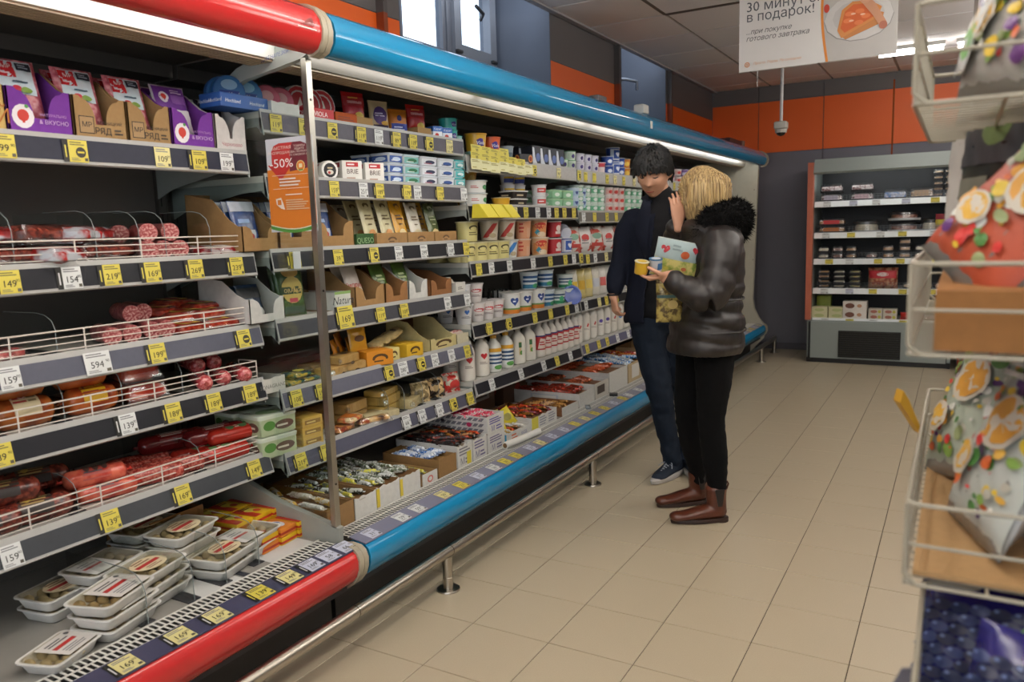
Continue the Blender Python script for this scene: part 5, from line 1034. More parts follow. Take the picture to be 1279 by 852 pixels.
br_ = bottle(.037, .20, '#e0dad0', '#d8d4cc', (('r', -1.4, .22, 1.4, .62, '#b0282c'), ('p', ((-.6, .26), (.9, .26), (1.0, .52), (-.2, .56)), '#dccfc4'), ('l', -.3, .34, .8, .48, 2, '#b0282c'), ('r', -1.4, .60, 1.4, .64, '#2a2f6a')))
ys = [1.807+.078*k for k in range(7)]
for k in range(2):
    for q, y in enumerate(ys): one(br_, (-.66-.08*k, y, .6405), (0, 0, -.7), f'red labelled milk bottle, {ORD[q]} in the {("front", "back")[k]} line', 'bottle', 'red labelled milk bottles')
for q, px_ in enumerate((1.037, 1.190, 1.336, 1.493, 1.641)): one((bw, bw, by, by, bg)[q], (-.76, px_, .6405), (0, 0, -.7), f'bottle standing in second line behind {("the hearts", "the right heart", "the striped ones", "the yellow shoulders", "the green patches")[q]}', 'bottle')
# ------------------------------------------------------------------ third to last blue bays
GC = cup(.045, .055, '#cfd8d0', '#c8d8cc', (('r', -.8, .2, .8, .7, '#6ab08a'), ('e', 0, .45, .4, .2, '#e4e8e4'))); RC = cup(.045, .055, '#d8d0cc', '#d8ccc8', (('r', -.8, .2, .8, .7, '#d8a8a0'), ('e', 0, .45, .4, .2, '#b83a34')))
BC = cup(.045, .062, '#c9ccd8', '#2c4a98', (('r', -.8, .2, .8, .7, '#3a5aa8'), ('e', 0, .45, .4, .2, '#e0e4ec'))); OC = cup(.045, .062, '#d8c8a8', '#d08030', (('e', 0, .45, .5, .25, '#e8c050'),)); PC = cup(.045, .06, '#d8ccd4', '#b84a5a', (('r', -.8, .2, .8, .6, '#d8c0cc'),))
MC = cup(.045, .06, '#cfc4d8', '#8a6aa8', (('r', -.8, .2, .8, .6, '#d8d0e0'),))
row('D1', 2.628, 2.795, 1, cup(.045, .075, '#d8ccd0', '#b8404a', (('r', -.8, .1, .8, .6, '#d8c8c8'),)), 'red and white cup', 'cup', deep=2, x=.01)
for q, (p, nm) in enumerate(((BC, 'blue cup'), (NVc, 'taller navy cup'), (BC, 'blue cup with white spot'), (OC, 'orange cup'))):
    for s in range(2): one(p, (-.66, 2.86+.105*q, 1.7225+s*(.063 if p is not NVc else .096)), (0, 0, -.6), f'{nm} on top shelf of third blue bay, {("lower", "upper")[s]} tier', 'cup')
row('D2', 2.30, 2.75, 4, GC, 'green white cup', 'cup', deep=2, stack=3, x=.01); row('D2', 2.78, 3.10, 3, RC, 'red white cup', 'cup', deep=2, stack=3, x=.01); row('D2', 3.12, 3.46, 3, GC, 'right hand green cup', 'cup', stack=3, x=.01)
bgc = [M('#d8d0c8', 'f', h2='#c0564a', sc=18, lo=.5, hi=.56), M('#ddd8d4', 'f', h2='#a8382c', sc=14, lo=.55, hi=.6)]
for q, y in enumerate((2.30, 2.47, 2.66, 2.86, 3.05, 3.25)): one(pouch(.17, .17, .09, bgc[q % 2], (('r', -.5, .2, .5, .34, '#b8423c'), ('e', 0, .6, .26, .12, '#7aa08a')) if q % 2 == 0 else (('e', 0, .55, .2, .14, '#b8302c'), ('l', -.2, .3, .2, .5, 2, '#8a8a8a')), name='dairy_bag', sd=q), (-.68, y, 1.2155), (0, -.1, -.4), f'soft white and red bag on third shelf of third blue bay, {ORD[q]}', 'bag', 'soft bags on the third shelf of third blue bay')
for q in range(9):
    y = 2.30+q*.115; m = ('#d8d4c4', '#c8b878', '#d6c890', '#dcd8cc', '#e0dcd4', '#d4d4cc', '#4aa8b0', '#c9ccd0', '#d8d0c8')[q]
    one(pouch(.085, .19, .05, M(m, 'f'), (('r', -.3, .3, .3, .6, ('#d8b83a', '#c8a030', '#d8c060', '#c9ccd4', '#c8605c', '#b8b8b8', '#8ad0d4', '#8a9ac0', '#c0504a')[q]),), name='milk_pouch', sd=q), (-.67, y, .9255), (0, -.08, -.5), f'soft drink pouch on fourth shelf of third blue bay, {ORD[q]}', 'pouch', 'soft pouches on the fourth shelf of third blue bay')
one(cup(.06, .05, '#1f3f8a', '#c4ccd8', ()), (-.64, 2.18, .955), (0, 1.2, -.6), 'tub lying on its side with navy lid at the bay joint', 'tub')
bs = bottle(.042, .235, '#e0dcd2', '#dcd8d0', (('l', -.4, .3, .6, .36, 2, '#a8a098'), ('p', ((0, .40), (.3, .38), (.5, .46), (.2, .50)), '#b8403c'))); bp_ = bottle(.042, .235, '#e0dcd2', '#3a3f9a', (('e', .1, .44, .35, .05, '#5a4aa0'), ('l', -.4, .3, .6, .36, 1, '#a8a098')))
bb_ = bottle(.042, .235, '#e0dcd2', '#dcd8d0', (('e', .1, .42, .35, .06, '#2c6ab0'),))
for k in range(2):
    for q in range(10): one((bs, bs, bs, bp_, bp_, bs, bb_, bb_, bs, bp_)[q], (-.66-.09*k, 2.32+q*.115, .6505), (0, 0, -.7), f'tall white milk bottle, {ORD[q]} in {("front", "back")[k]} line of third blue bay', 'bottle', 'tall white milk bottles')
for bk, nm in (('E', 'fourth'), ('F', 'last')):
    y0 = SH[bk+'1'][2]
    for s, mix in ((1, (MC, MC, PC, PC, RC, MC)), (2, (GC, RC, GC, BC, OC, RC)), (3, (BC, RC, GC, OC, MC, RC)), (4, (RC, BC, GC, MC, OC, GC))):
        for q in range(6):
            for t in range(2): one(mix[q], (-.665, y0+.12+q*.19, SH[f'{bk}{s}'][0]+.0005+t*.062), (0, 0, -.6), f'dairy cup, {ORD[q]} place {("lower", "upper")[t]}, {("", "top", "second", "third", "fourth")[s]} shelf, {nm} blue bay', 'cup', f'dairy cups of the {nm} blue bay')
    for q in range(8): one(bs, (-.665, y0+.10+q*.14, SH[bk+'5'][0]+.0005), (0, 0, -.7), f'white bottle, {ORD[q]} on lowest shelf of the {nm} blue bay', 'bottle', f'bottles of the {nm} blue bay')

# ------------------------------------------------------------------ bottom deck of the blue case
def deckbox(y0, y1, d, h, out, inn, front, sh, side, nm, jag=0, z=.3425, x=-.426, cs=None, r=0):
    fl = .004 if not cs else round(max(.004, h-.030+.010*(cs[3] > 2)), 3)
    w_ = round(y1-y0-.003, 3)
    o = one(crate(w_, d, h, out, inn, front, tuple(sh), tuple(side), jag, fl), (x-d/2, (y0+y1)/2, z), (0, 0, r), nm, 'cardboard box')
    if cs:
        pro, nx, ny, lay_, cn = cs; R = random.Random(int(y0*1000)+5); q = 0
        for l in range(min(lay_, 1)):
            nx, ny = min(nx, 4), min(ny, 6)
            for i in range(nx):
                for j in range(ny):
                    one(pro[(i+j+l) % len(pro)], (x-.045-(d-.09)*(i+.5)/nx+R.uniform(-.006, .006), y0+(w_)*(j+.5)/ny+.003+R.uniform(-.003, .003), z+fl+.001+.021*l+R.uniform(0, .010)), (R.uniform(-.15, .15), R.uniform(-.15, .15), R.uniform(-.5, .5)), f'{cn}, row {ORD[i]} place {ORD[j]}', 'snack bar', cn+' set')
    return o
SB = [bar(.11, .014, '#c9ccc8', '#3a3c30', 0), bar(.11, .014, '#cfc84a', '#8f948c', 5), bar(.11, .014, '#dfe2de', '#77806a', 9), bar(.11, .014, '#5f6a50', '#c9ccc4', 14)]
BB = [bar(.10, .013, '#cfd8e6', '#3a6ab0', 1), bar(.10, .013, '#e2e6ec', '#8aa4cc', 6)]
KB_ = [bar(.11, .014, '#1c1a1a', '#3a2a24', 2), bar(.11, .014, '#241e1c', '#7a2a1c', 7), bar(.11, .014, '#1a1a1e', '#4a4a4c', 8)]
OB = [bar(.10, .016, '#c04a24', '#2a1c14', 3), bar(.10, .016, '#8a5a24', '#3a2a18', 4)]
PB = [bar(.09, .016, '#c0304a', '#e0a0b0', 3), bar(.09, .016, '#d03a5a', '#d8d0d0', 4)]
WB_ = [bar(.12, .018, '#e4e2dc', '#b8b4a8', 3), bar(.12, .018, '#d8d4c8', '#c9a03c', 4)]
JB = '#d9d7d0'
deckbox(-.245, -.105, .46, .085, '#7d5f3c', '#6a4e30', '#8f6f48', (), (), 'kraft box with crumpled silver wrappers beside the steel post', 0, cs=(WB_, 3, 2, 1, 'pale wrapper in box beside the steel post'))
deckbox(-.10, .022, .42, .085, '#7d5f3c', '#6a4e30', JB, (('l', -.3, .8, .1, .9, 1, '#b0aca0'),), (), 'white fronted torn box next to the kraft box', 3, cs=(SB[:2], 3, 3, 1, 'silver bar in first white box'))
deckbox(.024, .165, .40, .09, '#8a6844', '#6a4e30', JB, (('r', -.5, .1, -.38, .9, '#d8c03a'),), (('r', .42, .1, .5, .9, '#d8c03a'),), 'second white torn box full of silver and yellow bars', 5, cs=(SB, 5, 5, 3, 'silver and yellow bar in second white box'))
deckbox(.167, .30, .42, .085, '#8a6844', '#6a4e30', JB, (('r', -.5, .1, -.38, .9, '#d8c03a'),), (('r', .42, .1, .5, .9, '#d8c03a'),), 'third white torn box with dark green bars', 7, cs=(SB[2:], 4, 3, 3, 'grey green bar in third white box'))
deckbox(.315, .42, .30, .05, '#a88658', '#8a6844', JB, (('e', 0, .45, .2, .3, '#c86a60'), ('e', 0, .45, .12, .18, JB)), (('l', -.4, .3, .4, .6, 1, '#8a8a84'),), 'small low white box with pink round mark', 0, cs=(SB, 2, 2, 1, 'bar in small low white box'))
deckbox(.43, .565, .30, .082, '#8f6f46', '#76582f', '#8a6a42', (), (), 'kraft box of blue and white wrapped bars', 0, cs=(BB, 2, 5, 3, 'blue white bar in kraft box'))
RUS = lambda c: (('t', 'М', -.2, .12, .3, 'c', 0, 0, c), ('l', -.4, .5, .4, .88, 3, c), ('l', .0, .1, .4, .4, 2, c))
deckbox(.575, .695, .34, .105, '#d4d2cd', '#9a8a74', JB, tuple(RUS('#77747c'))+(('r', .1, .05, .4, .6, '#d4c23a'),), (('t', 'ФОСМАЛЬ', -.1, .5, .24, 'c', 0, .01, '#3a3648'),), 'white jagged box of black wrapped bars', 9, cs=(KB_, 4, 5, 3, 'black wrapped bar in white jagged box'))
deckbox(.70, .82, .34, .105, '#d4d2cd', '#9a8a74', JB, RUS('#6a6286'), (), 'white lettered box of orange brown bars', 11, cs=(OB+KB_[:1], 4, 4, 3, 'orange brown bar in white lettered box'))
ST_ = [('p', ((-.5+.085*k, .72-.0), (-.44+.085*k, .72), (-.40+.085*k, .9), (-.46+.085*k, .9)), '#6a6870') for k in range(11)]+[('p', ((-.5+.085*k, .42), (-.44+.085*k, .42), (-.40+.085*k, .60), (-.46+.085*k, .60)), '#6a6870') for k in range(11)]+[('p', ((-.5+.085*k, .12), (-.44+.085*k, .12), (-.40+.085*k, .30), (-.46+.085*k, .30)), '#6a6870') for k in range(11)]
deckbox(.83, .985, .36, .09, '#cfccc8', '#9a8a74', JB, RUS('#6a6286'), (), 'lower white lettered box carrying the striped box', 0)
deckbox(.832, .983, .36, .085, '#cfccc8', '#8f6a4c', JB, RUS('#5a5296'), tuple(ST_)+(('e', .22, .5, .04, .13, '#b02a5a'), ('e', -.2, .6, .03, .1, '#2a1c24')), 'box with diagonal grey stripes holding pink sweets', 0, z=.434, cs=(PB, 4, 5, 2, 'pink sweet in striped box'))
deckbox(1.0, 1.255, .26, .055, '#cfccc8', '#7a5c3c', JB, (('l', -.3, .2, -.05, .8, 2, '#c8643a'), ('t', 'КАЗБ', .2, .3, .3, 'c', 0, 0, '#55558a')), (('r', -.1, .1, .5, .9, '#3a9ac0'),), 'low white box with yellow bags on it', 13, cs=(WB_+OB, 3, 5, 1, 'sweet in low white box'))
for q, (y, z, x) in enumerate(((1.06, .385, -.50), (1.14, .375, -.55), (1.22, .38, -.52))): one(pouch(.09, .10, .03, ('#d8c83a', '#a8a04a', '#c8b82a')[q], (('e', 0, .5, .3, .2, '#8f8a3a'),), name='snack_bag', sd=q), (x, y, z), (.2*q, -.5, -.5), f'yellow snack bag in the low white box, {ORD[q]}', 'bag', 'yellow snack bags on the blue deck')
deckbox(1.26, 1.55, .30, .075, '#cfccc8', '#7a5c3c', JB, (('r', -.5, .1, -.25, .95, '#d4c84a'), ('l', -.2, .15, .1, .85, 4, '#8a8a94'), ('l', .15, .15, .45, .85, 4, '#8a8a94')), (), 'wide white box of orange and maroon sweets', 15, cs=(OB+[bar(.10, .02, '#5a1c24', '#8a3030', 4)], 4, 7, 3, 'orange maroon sweet in wide white box'))
deckbox(1.62, 1.83, .30, .05, '#7a5234', '#6a462c', JB, (), (), 'low white lipped box with curd snacks in brown wrap', 0, cs=([bar(.09, .02, '#b8894a', '#6a4420', 3)], 3, 4, 2, 'curd snack in low white lipped box'))
deckbox(1.845, 2.06, .46, .085, '#cfcdc8', '#70503a', JB, (), (('r', -.2, .2, .2, .8, '#b0b4bc'), ('r', -.17, .28, .17, .72, '#cfcdc8')), 'white box with framed label and red packs', 0, cs=([bar(.12, .026, '#6a2a1c', '#a83a2c', 3)], 3, 5, 3, 'red brown pack in white framed box'))
deckbox(2.07, 2.28, .50, .10, '#cfcdc8', '#70503a', '#c9c4b8', (('r', -.35, .3, .2, .8, '#3a3028'),), (), 'white box with dark cut out window in front', 0, cs=([bar(.12, .026, '#7a3a24', '#b0603c', 3)], 2, 4, 3, 'rust red pack in windowed box'))
deckbox(2.29, 2.60, .50, .13, '#cfccc6', '#6f5238', '#d0cec6', (), (('l', -.2, .4, .2, .7, 2, '#a8a8a8'),), 'tall white tray box in third bay', 0, cs=([bar(.12, .03, '#c8643c', '#a84a2c', 3)], 2, 5, 5, 'terracotta pack in tall white tray'))
deckbox(2.61, 2.95, .50, .13, '#9a7a50', '#7d5c3a', '#b9a582', (('r', -.3, .2, .1, .9, '#d0cec6'),), (), 'kraft box with white label and blue milk packs', 0, cs=([bar(.14, .04, '#d0dae4', '#3a7ab8', 3), bar(.14, .04, '#e0e2e0', '#9ab4cc', 3)], 3, 5, 5, 'blue white pack in kraft box'))
deckbox(2.96, 3.3, .48, .10, '#a8352a', '#6a2a20', '#b03028', (), (), 'red edged box at far end of third bay', 0, cs=([bar(.12, .03, '#d0503a', '#e0b04a', 3), bar(.12, .03, '#c83a4a', '#e0c0b0', 3)], 3, 5, 5, 'bright red yellow pack in red edged box'))
for q, y in enumerate((3.5, 3.85, 4.2, 4.75, 5.1, 5.5)): deckbox(y, y+.33, .45, .10+.01*(q % 2), '#b39a74', '#7a5c3c', ('#d0cec6', '#c8a070')[q % 2], (), (), f'plain box {ORD[q]} past the shoppers on the far blue deck', 0)
BG = [('#e0dcd8', '#c04a44'), ('#c8302c', '#e0d8d0'), ('#5a9a4a', '#d0503a'), ('#e0dcd8', '#b87a9a')]
for q in range(4): one(pouch(.14, .20, .07, M(BG[q][0], 'f', h2=BG[q][1], sc=16, lo=.5, hi=.54), (), name='snack_bag', sd=q), (-.50-.02*q, 5.25+.13*q, .45), (0, -.1, -.3), ('white and red bag', 'mostly red bag', 'green and red bag', 'white and mauve bag')[q]+' standing at the far end of the deck', 'bag')
# grey striped tray leaning at the back, brown cartons, paper roll
o = one(crate(.30, .30, .03, '#b9b6b4', '#55524e', '#b9b6b4', (), tuple(ST_)), (-.86, 1.06, .47), (0, .5, 0), 'dark tray with grey stripes propped up behind the striped box', 'tray')
one(carton(.30, .20, .20, '#6a4a34', (('r', -.2, .5, .3, .8, '#b8b4aa'), ('l', -.15, .55, .25, .75, 2, '#6a6258'))), (-.93, 1.42, .3425), (0, 0, 0), 'shut brown carton with pale label under the milk shelf', 'cardboard box')
one(carton(.28, .18, .22, '#5c3e2a', (('e', .1, .4, .12, .12, '#a83a30'),)), (-.95, 1.86, .3425), (0, 0, 0), 'shut dark brown carton with red dot under the milk shelf', 'cardboard box')
b = MB(); b.tube(M('#dcdad2', 'p'), [(0, 0, .018), (0, .30, .018)], .017, 16)
q = MB(); q.tube(M('#6a5238', 'c'), [(0, -.0006, .018), (0, .0, .018)], .012, 12)
one(node('paper_roll', b, [node('roll_core', q)]), (-.385, .915, .3492), (0, 0, -.08), 'rolled white paper lying on the blue case grille', 'paper roll')
b = MB(); b.rbox(M('#151515'), .05, .06, .012, .003); one(node('black_clip', b), (-.37, 2.22, .3492), (0, 0, .4), 'small black clip lying on the blue case grille', 'clip')
b = MB(); b.rbox(M('#7f8a94', 'f'), .03, .09, .006, .002); one(node('ticket_holder', b), (-.38, 1.86, .3492), (0, 0, .5), 'loose clear ticket holder lying on the grille', 'holder')
R = random.Random(12); y = -.20
tk = 0
while y < 5.9:
    c = R.choice('lwwlyp'); put(ticket(R.choice(['23', '36', '31', '59', '29']), c, False, .055, .058), stripB, (-.2655, y, .3413), (0, math.radians(-81), 0)); y += R.choice((.10, .13, .17, .14))
# ------------------------------------------------------------------ far cabinet
FG = M('#8c9490', 'p', r=.45, v=.03); FO = M('#b5634a', 'p', r=.45); FD = M('#121418', 'p', r=.5)
b = MB(); b.box(FD, .17, 1.41, 6.44, 6.50, .10, 1.90)
fr = link('upright_cabinet', b.mesh('cabinet_back')); tag(fr, 'grey upright open cooler of cakes with orange posts by far wall', 'cooler')
def fp(nm, *bx, par=None):
    b = MB()
    for m, *c in bx: b.box(m, *c)
    return link(nm, b.mesh(nm), par or fr)
fp('side_panel', (FG, .17, .20, 5.88, 6.50, .0, 1.90)); fp('side_panel', (FG, 1.38, 1.41, 5.88, 6.50, .0, 1.90))
b = MB(); b.prism(FG, [(5.85, 1.808), (5.83, 1.825), (5.90, 1.95), (6.50, 1.95), (6.50, 1.87), (5.875, 1.86), (5.865, 1.808)], .205, 1.375, 'x'); link('top_panel', b.mesh('top_panel'), fr)
fp('orange_post', (FO, .155, .205, 5.83, 5.90, .42, 1.92)); fp('orange_post', (FO, 1.375, 1.425, 5.83, 5.90, .42, 1.92))
fp('lower_panel', (FG, .205, 1.375, 5.86, 5.90, .045, .40)); fp('plinth', (BLK, .17, 1.41, 5.865, 6.5, .0, .045)); fp('inner_floor', (FG, .205, 1.375, 5.88, 6.45, .38, .41))
fp('dark_side_gap', (BLK, .185, .205, 5.855, 5.875, .02, .40)); fp('foot', (BLK, 1.38, 1.41, 5.85, 5.88, 0, .05))
g = fp('vent_grille', (BLK, .46, 1.0, 5.852, 5.862, .06, .32))
for k in range(12): fp('slat', (M('#3f3e3a', 'm', r=.5), .462, .998, 5.843, 5.853, .068+.021*k, .078+.021*k), par=g)
b = MB(); b.tube(M('#f2f4f4', 'e', s=34), [(.28, 5.895, 1.846), (1.30, 5.895, 1.846)], .008, 8); link('light_tube', b.mesh('t'), fr)
FR = random.Random(4); fz = (1.545, 1.248, .998, .715, .425)
for k, z in enumerate(fz):
    b = MB(); b.box(M('#b4b8b8', 'p', r=.35), .21, 1.37, 5.92, 6.40, z-.015, z)
    s = link('shelf', b.mesh('shelf'), None, None); tag(s, ('top', 'second', 'third', 'fourth', 'lowest')[k]+' lit shelf of the far grey cooler', 'shelf')
    b = MB(); b.prism(M('#eef2f2', 'p', r=.3), [(5.92, .008+z), (5.905, z-.045), (5.912, z-.047), (5.925, z)], .21, 1.37, 'x'); link('price_rail', b.mesh('rail'), s)
    if k < 4:
        b = MB(); wr = M('#77797a', 'm')
        for zz in (.02, .04, .06): b.tube(wr, [(.22, 5.93, z+zz), (1.36, 5.93, z+zz)], .0015, 4)
        for q in range(39): b.tube(wr, [(.22+.03*q, 5.93, z), (.22+.03*q, 5.93, z+.06)], .0012, 4)
        o = link('wire_fence', b.mesh('w'), s); o['kind'] = 'stuff'
    for q in range(5):
        c = FR.choice('wwyl'); t = put(ticket('', c, False, .07, .045), s, (.30+.22*q+FR.uniform(-.03, .03), 5.906, z-.042), (0, 0, -PI/2))
def fitem(nd, x, y, z, lab, cat, rot=-PI/2, grp=None): one(nd, (x, y, z+.0005), (0, 0, rot), lab, cat, grp)
@cached
def cakebox(w, d, h, food, trim, dome=0):
    b = MB(); b.loft(M('#26262a' if not dome else '#c9ccce', 'p'), [(0, .004), (.018, 0), (.02, .0)], lambda i: rring(d-2*i, w-2*i, .02 if not dome else min(w, d)*.49, 5))
    f = MB()
    if dome: f.loft(food, [(.018, .03), (h*.5, .03), (h*.62, .045)], lambda i: rring(d-2*i, w-2*i, (min(w, d)-2*i)*.49, 5))
    else: f.loft(food, [(.02, .012), (h*.6, .012), (h*.68, .02)], lambda i: rring(d-2*i, w-2*i, .015, 4))
    c = MB(); c.loft(M('#ffffff', 'g', a=.13, r=.12), [(.02, .001), (h*.85, .006), (h, .02 if not dome else .05)], lambda i: rring(d-2*i, w-2*i, (min(w, d)-2*i)*(.49 if dome else .12), 5))
    ch = [node('cake', f), node('clear_lid', c)]
    if trim: q = MB(); prin(q, FX(d/2+.001), (('r', -w*.3, h*.25, w*.3, h*.75, trim),), step=1); ch.append(node('label', q))
    return node('cake_box', b, ch)
CK = [M('#7a4a3a', 'p', h2='#b88a7a', sc=30), M('#c4c8d8', 'p', h2='#2a6ab0', sc=40), M('#d8d0b8', 'p', v=.1), M('#b8864a', 'p', v=.2), M('#8a6a4a', 'p', h2='#c8b090', sc=40), M('#6a2a2a', 'p', h2='#d8d0d0', sc=50)]
z = fz[0]
for x, l, m, t, nm in ((.35, 2, CK[5], '#b8b0c0', 'dark cake box with purple berries'), (.62, 2, CK[5], '#c8a8b0', 'cake box with berry print'), (.90, 1, CK[1], None, 'wide blue and white cake box'), (1.12, 1, CK[4], '#a88a6a', 'clear box of pink biscuits')):
    for s in range(l): fitem(cakebox(.20, .16, .085 if l > 1 else .095, m, t if s == 0 else None), x, 6.02, z+.087*s, f'{nm} on the top cooler shelf{(", lower", ", upper")[s] if l > 1 else ""}', 'cake box')
for s in range(5):
    for q in range(2): fitem(cakebox(.085, .08, .05, CK[4], None), 1.25+.09*q-.0, 6.0, z+.051*s, f'small brown pastry box, {ORD[s]} from bottom of the {("left", "right")[q]} pile on top cooler shelf', 'cake box')
z = fz[1]
for s in range(2): fitem(cakebox(.24, .16, .07, CK[3], '#b8383a' if s else '#c8783a'), .36, 6.02, z+.071*s, f'roll cake box on second cooler shelf, {("lower", "upper red striped")[s]} one', 'cake box')
fitem(cakebox(.26, .24, .12, CK[2], None, 1), .66, 6.06, z, 'domed white meringue cake on second cooler shelf', 'cake')
for s in range(2): fitem(cakebox(.28, .24, .085, CK[0], None, 1), .98, 6.06, z+.105*s, f'dark domed cake on second cooler shelf, {("lower", "upper")[s]} one', 'cake')
fitem(cakebox(.19, .19, .12, CK[2], None, 1), 1.20, 6.03, z, 'small domed cream cake with piped top on second shelf', 'cake')
for s in range(3): fitem(carton(.14, .1, .05, ('#9a8a6a', '#c8b83a', '#8a1c2a')[s], ()), 1.33-.02, 6.02, z+.051*s, ('grey', 'yellow', 'crimson')[s]+' flat carton in the pile at right end of second cooler shelf', 'carton')
z = fz[2]
for x, l, m, nm in ((.29, 2, CK[2], 'cream square pastry pack'), (.42, 2, CK[0], 'dark chocolate pastry pack'), (.54, 2, CK[3], 'golden bun pack'), (.72, 1, CK[0], 'low chocolate biscuit pack'), (.86, 2, CK[3], 'golden bun twin pack'), (1.0, 3, CK[3], 'tall tower bun pack'), (1.13, 2, CK[2], 'cream filled bun pack'), (1.25, 1, CK[4], 'marbled biscuit pack'), (1.34, 2, CK[5], 'red white dessert pack')):
    for s in range(l): fitem(cakebox(.105, .11, .062, m, None), x, 6.0, z+.063*s, f'{nm} on third cooler shelf, {ORD[s]} from bottom', 'pastry pack')
z = fz[3]
for x, l, m, nm in ((.30, 4, CK[3], 'brown wafer pack'), (.44, 4, CK[2], 'black and white dessert pack'), (.58, 4, M('#c8b878', 'p', h2='#6a7a4a', sc=30), 'yellow green dessert pack')):
    for s in range(l): fitem(cakebox(.11, .11, .045, m, None), x, 6.0, z+.046*s, f'{nm} on fourth cooler shelf, {ORD[s]} from bottom', 'pastry pack')
fitem(pouch(.26, .20, .09, M('#8a4a3a', 'f', h2='#b88a6a', sc=26), (('r', -.46, .5, .46, .86, '#b82a34'), ('e', .0, .68, .2, .10, '#e0d0d0')), name='snack_bag'), .82, 6.02, z, 'red topped bag of rolls on the fourth cooler shelf', 'bag')
for q in range(3): fitem(cakebox(.12, .12, .06, CK[4], None), 1.05+.13*q, 6.02, z, f'low brown pastry pack right of the red bag, {ORD[q]}', 'pastry pack', grp='low brown pastry packs')
z = fz[4]
fitem(carton(.13, .1, .21, '#8a9a3a', ()), .29, 6.12, z, 'olive green tall carton at the left of lowest cooler shelf', 'carton')
for q in range(2):
    for s in range(2): fitem(carton(.15, .12, .055, '#d8d4a8', (('e', 0, .5, .3, .3, '#b8c084'),)), .27+.16*q, 6.0, z+.056*s, f'pale yellow flat carton, {("left", "right")[q]} pile {("lower", "upper")[s]}, lowest cooler shelf', 'carton')
for s in range(2): fitem(carton(.21, .15, .085, '#e4ddd4', (('e', -.2, .5, .2, .3, '#6a4030'), ('e', .2, .5, .1, .2, '#b88a6a'))), .59, 6.0, z+.086*s, f'white cake carton with brown roll picture, {("lower", "upper")[s]} one', 'carton')
for q in range(2):
    for s in range(2): fitem(carton(.12, .12, .05, '#cfc8b8', (('e', -.1, .5, .25, .3, '#a86a5a'), ('e', .3, .5, .12, .3, '#b8b04a'))), .77+.125*q, 6.0, z+.051*s, f'small cream carton with fruit spots, {("left", "right")[q]} {("lower", "upper")[s]}', 'carton')
fitem(pouch(.14, .07, .05, '#b8302a', (), name='sweet_bag'), 1.05, 6.0, z, 'small red bag at right of lowest cooler shelf', 'bag')
fitem(cakebox(.12, .12, .05, CK[5], None), 1.22, 6.02, z, 'red trimmed dessert pack at the right end of lowest shelf', 'pastry pack')
# neighbour cabinet edge, red bucket, yellow boxes
b = MB(); b.box(M('#2a201e'), 1.455, 1.53, 5.86, 6.5, 0, 1.9); q = MB(); q.box(M('#c07a50', 'p'), 1.53, 1.56, 5.84, 5.88, 0, 1.92)
one(node('dark_cabinet', b, [node('copper_edge', q)]), None, None, 'narrow dark cabinet with copper edge right of the grey cooler', 'cabinet')
b = MB(); b.lathe(M('#a02a24', 'w'), [(0, .075), (.01, .085), (.06, .088), (.065, .08), (.13, .085), (.14, .09), (.145, .08)], 20); one(node('red_bucket', b), (1.545, 5.66, 0), None, 'red plastic bucket standing on the floor past the cooler', 'bucket')
YBX = (('r', -.5, .0, .5, .36, '#b8341c'), ('p', ((-.5, .3), (0, .62), (.5, .3)), '#b8341c'), ('e', 0, .68, .3, .14, '#6a5a1c'), ('l', -.34, .8, .34, .92, 1, '#6a5a1c'))
for q in range(2):
    for s in range(2): one(carton(.18, .20, .13, '#d8a820', YBX, YBX), (1.85+.2*q, 5.55, .1305*s), (0, 0, -PI/2), f'yellow and red carton on the floor, {("left", "right")[q]} pile {("lower", "upper")[s]}', 'carton')
# ------------------------------------------------------------------ hanging sign
SX, SY, SZ, SW, SHH = .327, 2.42, 2.208, .795, .572
b = MB(); b.box(M('#d9d6d2', 'p', r=.4, v=.02), SX, SX+SW, SY, SY+.006, SZ, SZ+SHH)
sg = link('hanging_sign', b.mesh('sign')); tag(sg, 'white hanging promotion sign with toast picture and grey lettering', 'sign')
u0 = lambda px_: (px_-922)*SW/194
def vv(px_, py_): return (90-(px_-922)*20/194-py_)*.00410
sh = [('t', '30 минут сп', u0(931), vv(931, 12), .052, 'l', 0, .004, '#4a4c52'), ('t', 'в подарок!', u0(931), vv(931, 25), .050, 'l', 0, .004, '#4a4c52'),
      ('t', '...при покупке', u0(931), vv(931, 41), .026, 'l', .3, 0, '#3a3a3c'), ('t', 'готового завтрака', u0(931), vv(931, 50), .027, 'l', .3, 0, '#3a3a3c'),
      ('e', u0(933), vv(933, 80), .014, .014, '#d08030'), ('e', u0(933), vv(933, 80), .009, .009, '#d9d6d2'), ('e', u0(933), vv(933, 80), .005, .005, '#d08030'), ('t', 'Просто. Рядом. По-соседски', u0(941), vv(941, 80), .013, 'l', .3, 0, '#d9a070')]
cur = [(.455-.03*math.sin(min(1, v/.5)*PI*.9)*1.0, v) for v in [SHH*k/10 for k in range(11)]]
F = FY(SY, SX, SZ)
prin(b2 := MB(), F, sh, step=1); link('lettering', b2.mesh('l'), sg)
b2 = MB()
for k in range(10):
    (a0, v0), (a1, v1) = cur[k], cur[k+1]
    b2.add([F(a0+.01, v0, .0002), F(SW, v0, .0002), F(SW, v1, .0002), F(a1+.01, v1, .0002)], [(0, 1, 2, 3)], M('#b9b5b0', 'p', sc=6, v=.1))
    b2.add([F(a0, v0, .0004), F(a0+.013, v0, .0004), F(a1+.013, v1, .0004), F(a1, v1, .0004)], [(0, 1, 2, 3)], M('#d8842c'))
